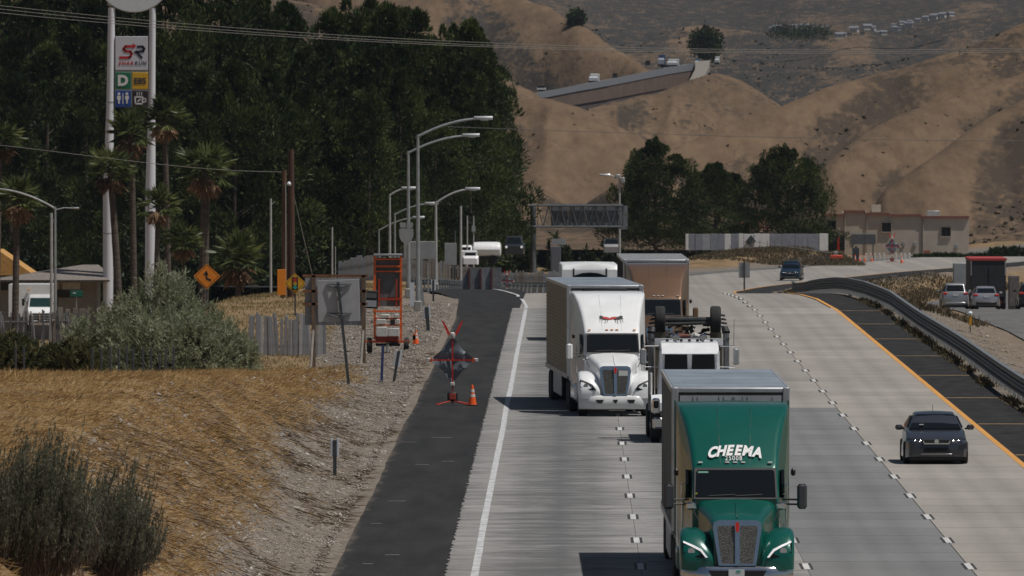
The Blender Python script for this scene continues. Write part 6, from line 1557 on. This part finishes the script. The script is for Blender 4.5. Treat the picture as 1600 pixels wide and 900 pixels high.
# palms
def palm_meshes(seed, green=46, dead=34, droop=1.0):
    rng = np.random.default_rng(seed)
    def fan(ndir, el, Lp, Lf, nb, out):
        o = np.array([math.cos(ndir) * math.cos(el), math.sin(ndir) * math.cos(el), math.sin(el)])
        tip = o * Lp; side = np.array([-math.sin(ndir), math.cos(ndir), 0])
        for b in range(nb):
            ang = (b / (nb - 1) - .5) * 2.5
            d = o * math.cos(ang) + side * math.sin(ang); d[2] -= .25 * abs(ang) * droop + .12
            out[0].append(tip); out[1].append(d); out[2].append(Lf * (1 - .18 * abs(ang)) * rng.uniform(.85, 1.1))
        return o, tip
    g = ([], [], []); st = MB()
    for i in range(green):
        el = rng.uniform(-.45, 1.45); o, tip = fan(rng.uniform(0, 6.28), el, rng.uniform(.6, 1.1), rng.uniform(.75, 1.15), 13, g)
        st.tube([(0, 0, 0), tuple(tip)], [.03, .02], 4, False)
    d = ([], [], [])
    for i in range(dead): fan(rng.uniform(0, 6.28), rng.uniform(-1.5, -.55), rng.uniform(.4, .95), rng.uniform(.6, 1.0), 9, d)
    def mk(nm, q, m_):
        v, f = leaves(np.array(q[0]), np.array(q[1]), np.array(q[2]), .055, rng); return np_mesh(nm, v, f, m_)
    return mk('green_fronds', g, PALMG), mk('dead_fronds', d, PALMD), st.mesh('frond_stalks', PALMG)
PALMG = leafmat('palm_green', (.03, .045, .016), (.10, .125, .04), (.22, .23, .08), trans=.3, rough=.4)
PALMD = leafmat('palm_dead', (.08, .05, .03), (.30, .19, .11), (.5, .34, .21), trans=.25)
PT = mat('palm_trunk', (.085, .065, .052), .9, var=.35, scale=1.5, stretch=(1, 1, 6), bump=.4)
PV = [palm_meshes(s) for s in (1, 2, 3)]
def palm(x, yc, Y, r0, sc, label, var=0, xb=None):
    X = px(xb if xb is not None else x, Y); zb = gz(X, Y); h = pz(yc, Y) - zb; dx = px(x, Y) - X
    t = thing('palm_tree', label, 'palm', (X, Y, zb), 0)
    n = max(4, int(h / .8)); pts_ = [(dx * (i / n) ** 1.5, 0, h * i / n - .2) for i in range(n + 1)]
    MB().tube(pts_, [r0 * (1.15 - .3 * i / n) * (1 + .05 * (i % 2)) for i in range(n + 1)], 10).obj('trunk', PT, t)
    for me in PV[var]:
        o = link(me.name, me, t, (dx, 0, h - .2)); o.scale = (sc,) * 3; o.rotation_euler = (0, 0, rnd.uniform(0, 6))
    return t
palm(27, 308, 700, .20, 1.0, 'palm at the far left beside the street lamp', 0, xb=23)
palm(0, 215, 760, .2, 1.0, 'palm crown cut off by the left edge of the photo', 1, xb=-6)
palm(172, 262, 770, .24, 1.08, 'palm in front of the left leg of the pylon sign', 1, xb=187)
palm(205, 205, 775, .2, 1.15, 'slim palm rising between the legs of the pylon sign', 2, xb=210)
palm(257, 183, 765, .19, 1.05, 'tallest palm, with its crown against the right leg of the pylon', 0, xb=264)
palm(322, 262, 740, .30, 1.25, 'stout palm right of the pylon with a skirt of brown fronds', 1, xb=317)
palm(247, 318, 750, .18, .95, 'short palm under the right leg of the pylon', 2, xb=243)
palm(285, 372, 720, .10, .85, 'small palm with a thin pale trunk behind the big bush', 1, xb=289)
palm(372, 402, 700, .16, 1.15, 'low bushy palm right of the orange diamond sign', 0, xb=372)

# shrubs
def shrub(name, label, cat, x0, x1, ytop, Y, dep, m_, nstem=1500, per=26, L=.2, W=.022, zoff=0, updir=.45, stemr=None, seed=1, flat=.8, lobes=6, domes=None):
    rng = np.random.default_rng(seed)
    X0, X1 = px(x0, Y), px(x1, Y); cx_ = (X0 + X1) / 2; rx_ = (X1 - X0) / 2; zb = gz(cx_, Y) + zoff; H = pz(ytop, Y) - zb
    t = thing(name, label, cat, (cx_, Y, zb))
    P = []; D = []
    # several overlapping domes make the outline uneven
    dm = [(rng.uniform(-.62, .62), rng.uniform(-.5, .5), rng.uniform(.35, .62), rng.uniform(.5, 1.0)) for _ in range(lobes)] + [(0, 0, .8, 1.05), (.25, 0, .6, .95)]
    dm = domes or dm
    tw = MB()
    for i in range(nstem):
        dx, dy, dr, dh = dm[rng.integers(len(dm))]
        a = rng.uniform(0, 6.283); el = math.asin(rng.uniform(-.05, 1))
        q = np.array([math.cos(a) * math.cos(el), math.sin(a) * math.cos(el), math.sin(el)]); rad = rng.uniform(.62, 1.0) ** .5
        tip = np.array([(dx + q[0] * dr * rad) * rx_, (dy + q[1] * dr * rad) * dep, max(.02, q[2] * dh * rad) * H])
        d = q * np.array([1, 1, .8]) + np.array([0, 0, updir]) + rng.normal(0, .3, 3); d /= np.linalg.norm(d)
        ln = rng.uniform(.25, .6) * H * .28
        u = rng.uniform(0, 1, per)[:, None]
        P.append(tip - d * ln * (1 - u) + rng.normal(0, .035, (per, 3))); D.append(d[None] * .9 + rng.normal(0, .55, (per, 3)))
        if i % 14 == 0: tw.tube([(dx * rx_ * .6, dy * dep * .6, 0), tuple(tip * np.array([.8, .8, .6])), tuple(tip)], [.03, .016, .006], 4, False)
    P = np.concatenate(P); D = np.concatenate(D)
    v, f = leaves(P, D, rng.uniform(.6, 1.3, len(P)) * L, W, rng)
    link('foliage', np_mesh('foliage', v, f, m_), t); tw.obj('stems', BARK, t)
    return t
OLIVE = leafmat('olive_leaf', (.13, .145, .085), (.33, .355, .22), (.52, .54, .42), trans=.45, pscale=.9)
shrub('large_bush', 'large grey green bush standing behind the bank', 'bush', 140, 412, 404, 447, 3.0, OLIVE, 1900, 26, .22, .019, seed=5, domes=[(-.22, 0, .52, 1.0), (-.05, .1, .5, .98), (-.5, 0, .45, .78), (.28, -.1, .45, .70), (.42, 0, .5, .55), (.62, 0, .38, .42), (.05, -.5, .7, .6), (-.3, -.5, .6, .6)])
shrub('bush', 'lower grey green bush leaning on the left side of the large bush', 'bush', 95, 215, 470, 452, 2.0, OLIVE, 500, 30, .2, .02, seed=6)
WEED = leafmat('weed_green', (.04, .045, .018), (.11, .115, .045), (.22, .18, .09), trans=.3, pscale=.8)
shrub('low_bush', 'low dark green weedy shrub at the left edge before the fence', 'bush', -50, 80, 512, 428, 1.6, WEED, 620, 30, .22, .02, seed=8)
shrub('low_bush', 'low yellow green weedy shrub between the fence and the large bush', 'bush', 60, 165, 530, 426, 1.3, WEED, 420, 30, .22, .02, seed=9)
SAGE = leafmat('sage_leaf', (.08, .080, .055), (.21, .21, .145), (.34, .335, .24), trans=.35, pscale=2.5)
STALK = leafmat('sage_stalk', (.07, .05, .045), (.18, .13, .11), (.30, .22, .17), trans=.2)
def plume_bush(label, x0, x1, ybase, ytop, Y, dep, seed, n=1100, tilt=.25):
    rng = np.random.default_rng(seed)
    X0, X1 = px(x0, Y), px(x1, Y); cx_ = (X0 + X1) / 2; rx_ = (X1 - X0) / 2; zb = gz(cx_, Y) - .1; H = pz(ytop, Y) - zb
    t = thing('sagebrush', label, 'bush', (cx_, Y, zb)); P = []; D = []; Q = []; E = []
    for i in range(n):
        a = rng.uniform(0, 6.283); r = math.sqrt(rng.uniform(0, 1)); lean = np.array([math.cos(a) * r, math.sin(a) * r])
        hh = H * (1.0 - .50 * r ** 2.2) * rng.uniform(.55, 1.02) * (1.22 if rng.uniform() < .10 else 1.0)
        lean = lean * (1.3 if rng.uniform() < .15 else 1.0)
        b = np.array([lean[0] * rx_ * .72, lean[1] * dep * .7, 0]); e = np.array([lean[0] * rx_ * rng.uniform(.8, 1.1) + tilt * hh * .3, lean[1] * dep, hh])
        mid = (b + e) / 2 + np.array([lean[0] * rx_ * .18, 0, hh * .02])
        def bez(u): return b * (1 - u) ** 2 + mid * 2 * u * (1 - u) + e * u ** 2
        m = 84; u = rng.uniform(.36, 1.0, m)[:, None]; d = (e - mid) / np.linalg.norm(e - mid)
        P.append(bez(u) + rng.normal(0, 1, (m, 3)) * (.045 * (1.08 - u))); D.append(d[None] + rng.normal(0, .28, (m, 3)))
        m2 = 12; u = rng.uniform(0, .55, m2)[:, None]; Q.append(bez(u) + rng.normal(0, .015, (m2, 3))); E.append(d[None] + rng.normal(0, .22, (m2, 3)))
    v, f = leaves(np.concatenate(P), np.concatenate(D), .070, .0075, rng); link('foliage', np_mesh('foliage', v, f, SAGE), t)
    v, f = leaves(np.concatenate(Q), np.concatenate(E), .30, .009, rng); link('dead_stems', np_mesh('dead_stems', v, f, STALK), t)
    return t
plume_bush('large feathery grey green sagebrush with purple brown stems at the lower left corner', -70, 135, 862, 668, 192, 1.0, 3, 900, .6)
plume_bush('smaller greener sagebrush to the right of the large corner sagebrush', 62, 228, 912, 728, 206, .9, 4, 520, .9)
# greenery farther off
FARG = leafmat('far_leaf', (.010, .018, .008), (.035, .055, .018), (.06, .085, .03), trans=.15, pscale=.3)
def far_bush(label, x0, x1, ytop, Y, seed, m_=None, n=320): return shrub('bush', label, 'bush', x0, x1, ytop, Y, (px(x1, Y) - px(x0, Y)) * .4, m_ or FARG, n, 22, .55, .09, zoff=-.3, seed=seed)
far_bush('dark green bush behind the gantry column', 838, 898, 362, 1120, 21)
far_bush('green hedge clump between the gantry and the pine mass', 795, 845, 350, 1130, 22)
far_bush('bush of dark green under the broad right pine', 900, 1000, 378, 1180, 23)
far_bush('low green hedge along the foot of the tan building', 1425, 1512, 400, 1215, 24)
far_bush('green bank shrub right of the tan building', 1545, 1640, 388, 1225, 25)
far_bush('green hedge piece between the building and the bank shrub', 1500, 1560, 402, 1220, 26)
far_bush('scrubby bush behind the pale picket fence left of the lamps', 520, 600, 388, 880, 27)
far_bush('low scrub under the pines left of the grey blank signs', 600, 720, 372, 940, 28)
far_bush('low scrub under the pines behind the brown utility poles', 400, 530, 378, 880, 29)
far_bush('dark scrub under the pines behind the palms', 120, 420, 372, 880, 30, n=900)
far_bush('dark scrub under the pines at the left edge', -60, 150, 375, 890, 32, n=600)
far_bush('dark scrub under the right end of the pine mass', 700, 815, 380, 1000, 33, n=500)
# ------------------------------------------------------------------ far freeway on the hillside, its traffic and the houses
path = [(760, 166, 2440), (800, 152, 2450), (850, 143, 2470), (900, 133, 2490), (950, 124, 2510), (1000, 114, 2540), (1045, 105, 2570), (1088, 98, 2600)]
C3 = [Vector((px(x, Y), Y, pz(y, Y))) for x, y, Y in path]
x0 = C3[0]
t = thing('retaining_wall', 'long terraced retaining wall carrying the far freeway across the hillside', 'wall', x0)
def band(nm, lo, hi, d0, d1, m_):
    lo, hi = lo * 1.35, hi * 1.35
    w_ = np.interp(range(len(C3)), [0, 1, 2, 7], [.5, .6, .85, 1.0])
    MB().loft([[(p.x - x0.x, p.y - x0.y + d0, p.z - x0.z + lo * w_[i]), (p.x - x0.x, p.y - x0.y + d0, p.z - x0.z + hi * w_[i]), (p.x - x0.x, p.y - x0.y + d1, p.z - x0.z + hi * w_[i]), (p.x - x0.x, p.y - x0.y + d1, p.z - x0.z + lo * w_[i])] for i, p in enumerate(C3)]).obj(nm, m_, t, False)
band('parapet', -1.2, .0, -4, -3.5, mat('parapet_bluegrey', (.17, .185, .21), .8, var=.1))
band('upper_wall', -3.6, -1.2, -3.4, 12, mat('wall_brown', (.115, .08, .066), .9, var=.12, scale=.3))
band('wall_ledge', -5.2, -3.6, -2.6, 12, mat('wall_purple_brown', (.075, .058, .060), .9, var=.15, scale=.3))  # dark purplish brown band between the two lighter walls
band('lower_wall', -7.0, -5.2, -6, 12, mat('wall_tan', (.145, .11, .086), .9, var=.12, scale=.3))
road = MB().loft([[(p.x, p.y - 3.6, p.z - 1.2), (p.x, p.y - 3.6, p.z - .9), (p.x + 2, p.y + 60, p.z + .4), (p.x + 2, p.y + 60, p.z - 4)] for p in C3]).obj('far_freeway', mat('far_concrete', (.30, .29, .28), .9, var=.08)); tag(road, kind='structure')
pr = [(1088, 100, 2590), (1100, 98, 2580), (1108, 112, 2540), (1098, 130, 2480), (1076, 147, 2420), (1060, 147, 2420), (1082, 120, 2500)]
MB().loft([[(px(x - q, Y), Y, pz(y, Y) - 2.5), (px(x - q, Y), Y, pz(y, Y)), (px(x + q, Y), Y + 8, pz(y, Y) + .3), (px(x + q, Y), Y + 8, pz(y, Y) - 2.5)] for x, y, Y, q in ((1098, 96, 2600, 12), (1097, 108, 2560, 11), (1090, 122, 2510, 11), (1078, 136, 2460, 9), (1068, 146, 2425, 7))]).obj('dirt_track', mat('pale_dirt', (.21, .19, .165), .95, var=.1))
tag(bpy.data.objects['dirt_track'], kind='structure')
def mini(label, cat, x, y, w_, h, col, cabcol=None, dep=6):
    i = np.interp(x, [q[0] for q in path], [q[2] for q in path]); Y = float(i) + 4
    k = Y / F; zb = pz(y + h / 2, Y) - .3
    t = thing('far_' + cat, label, cat, (px(x, Y), Y, zb)); W_ = w_ * k; H_ = h * k
    m_ = mat('far_paint_%d_%d_%d' % tuple(int(c * 100) for c in col), col, .4, var=.05)
    if cat == 'car':
        MB().loft([rr(W_ / 2, .3, H_ * .55, .15, 0), rr(W_ / 2, .2, H_ * .62, .15, 4)]).obj('body', m_, t); MB().loft([rr(W_ * .4, H_ * .5, H_, .15, .9), rr(W_ * .4, H_ * .5, H_, .15, 3.2)]).obj('cab', GLASS, t)
    else:
        MB().box((W_ * .12, dep / 2 + 1, H_ * .55), (W_ * .76, dep, H_ * .88), ch=.08).obj('cargo_box', m_, t); MB().loft([rr(W_ * .36, .4, H_ * .55, .2, 0), rr(W_ * .36, .4, H_ * .72, .2, 1.2)]).obj('cab', mat('far_cab', (.5, .52, .55), .4, var=.05) if cabcol is None else mat('far_cab_%d' % int(cabcol[2] * 100), cabcol, .4, var=.05), t)
    MB().box((0, 1.5, .22), (W_ * .8, 2.4, .42)).obj('wheels', RUBBER, t)
mini('white box truck on the far freeway above the middle of the wall', 'truck', 927, 120, 19, 14, (.62, .65, .66))
mini('tall blue truck on the far freeway near the hill corner', 'truck', 1033, 92, 14, 18, (.04, .08, .16), (.3, .33, .38))
mini('white truck beside the tall blue truck on the far freeway', 'truck', 1050, 96, 22, 12, (.6, .62, .62))
mini('white van in front of the blue truck on the far freeway', 'car', 1038, 104, 14, 9, (.6, .62, .64))
mini('dark car left of the blue truck on the far freeway', 'car', 1012, 96, 9, 7, (.03, .03, .04))
mini('dark car between the white box truck and the blue truck on the far freeway', 'car', 961, 116, 9, 7, (.04, .04, .05))
mini('white car on the far freeway above the left part of the wall', 'car', 846, 136, 14, 8, (.6, .62, .62))
mini('dark car at the left end of the far freeway', 'car', 805, 144, 9, 7, (.03, .03, .04))
mini('blue truck at the right end of the retaining wall', 'truck', 1089, 95, 10, 11, (.05, .12, .2))
mini('pale truck right of the blue one at the end of the wall', 'truck', 1120, 92, 9, 12, (.5, .52, .52))
# far houses on the ridge
HG = 'small pale houses on the distant ridge'
hw2 = mat('far_house_wall', (.55, .54, .52), .8, var=.08); hr2 = mat('far_house_roof', (.16, .17, .20), .8, var=.15)
rr3 = random.Random(9)
hm = (MB().box((0, 0, 1.1), (3.0, 3.0, 2.4)).mesh('wall', hw2, False), MB().xprism([(-1.8, 2.2), (1.8, 2.2), (0, 3.2)], -1.8, 1.8).mesh('roof', hr2, False))
spots = [(1205 + i * 11 + rr3.uniform(-3, 3), 42 + rr3.uniform(-2, 2)) for i in range(9)] + [(1310 + i * 9 + rr3.uniform(-3, 3), 50 - i * .6 + rr3.uniform(-6, 6)) for i in range(13)] + [(1395 + i * 13, 36 - i * 2.2) for i in range(8)]
HL = ['tiny pale house in the row just above the far dark line of trees', 'tiny pale house in the loose cluster right of the far dark line of trees', 'tiny pale house in the line climbing to the right end of the far settlement']
for q_, (x, y) in enumerate(spots):
    Y = 4560; X = px(x, Y); z = pz(y + 5, Y)
    t = thing('far_house', HL[0 if q_ < 9 else (1 if q_ < 22 else 2)], 'house', (X, Y, z), rr3.uniform(-.5, .5), HG + (' above the tree line', ' in the cluster', ' in the climbing line')[0 if q_ < 9 else (1 if q_ < 22 else 2)]); s = rr3.uniform(.4, .95); t.scale = (s * 1.1, s, s * .85)
    link('wall', hm[0], t); link('roof', hm[1], t)
def far_wood(label, x0, x1, ytop, ybot, Y, seed, name='distant_trees'):
    rng = np.random.default_rng(seed); n = 130
    t = []
    v = []; f = []
    P = []; D = []; Ls = []
    for i in range(n):
        a_ = rng.uniform(0, 6.283); r_ = rng.uniform(0, 1) ** .6; x = (x0 + x1) / 2 + (x1 - x0) / 2 * r_ * math.cos(a_) * rng.uniform(.75, 1.05); yy = (ytop + ybot) / 2 + (ybot - ytop) / 2 * r_ * math.sin(a_) + rng.normal(0, 2)
        c = np.array([px(x, Y), Y + rng.uniform(-8, 8), pz(yy, Y)]); q = rng.normal(size=(30, 3)) * np.array([.55, .55, .5]) * Y / 2650; P.append(c + q); D.append(q + np.array([0, 0, 1])); 
    P = np.concatenate(P); v, f = leaves(P, np.concatenate(D), .7, .22, rng)
    o = link(name, np_mesh(name, v, f, FARG)); tag(o, label, 'trees', kind='stuff')
far_wood('dark far-off grove above the end of the retaining wall', 1078, 1130, 46, 92, 2650, 1)
far_wood('dark far-off row of trees under the ridge houses', 1192, 1308, 44, 58, 4500, 2)
far_wood('small dark far-off clump on the hill left of the grove', 893, 908, 22, 40, 2720, 3)
o = bpy.data.objects.get('distant_trees')

# ------------------------------------------------------------------ air
hz_m = bpy.data.materials.new('haze_air'); hz_m.use_nodes = True
nt = hz_m.node_tree; nt.nodes.clear()
pv = nt.nodes.new('ShaderNodeVolumePrincipled'); pv.inputs['Color'].default_value = (.62, .72, .90, 1); pv.inputs['Density'].default_value = HAZE_DENSITY; pv.inputs['Anisotropy'].default_value = .0
ou = nt.nodes.new('ShaderNodeOutputMaterial'); nt.links.new(pv.outputs[0], ou.inputs['Volume'])
hzo = MB().box((0, 4100, 60), (1500, 8400, 160)).obj('haze', hz_m, None, False); tag(hzo, kind='stuff')
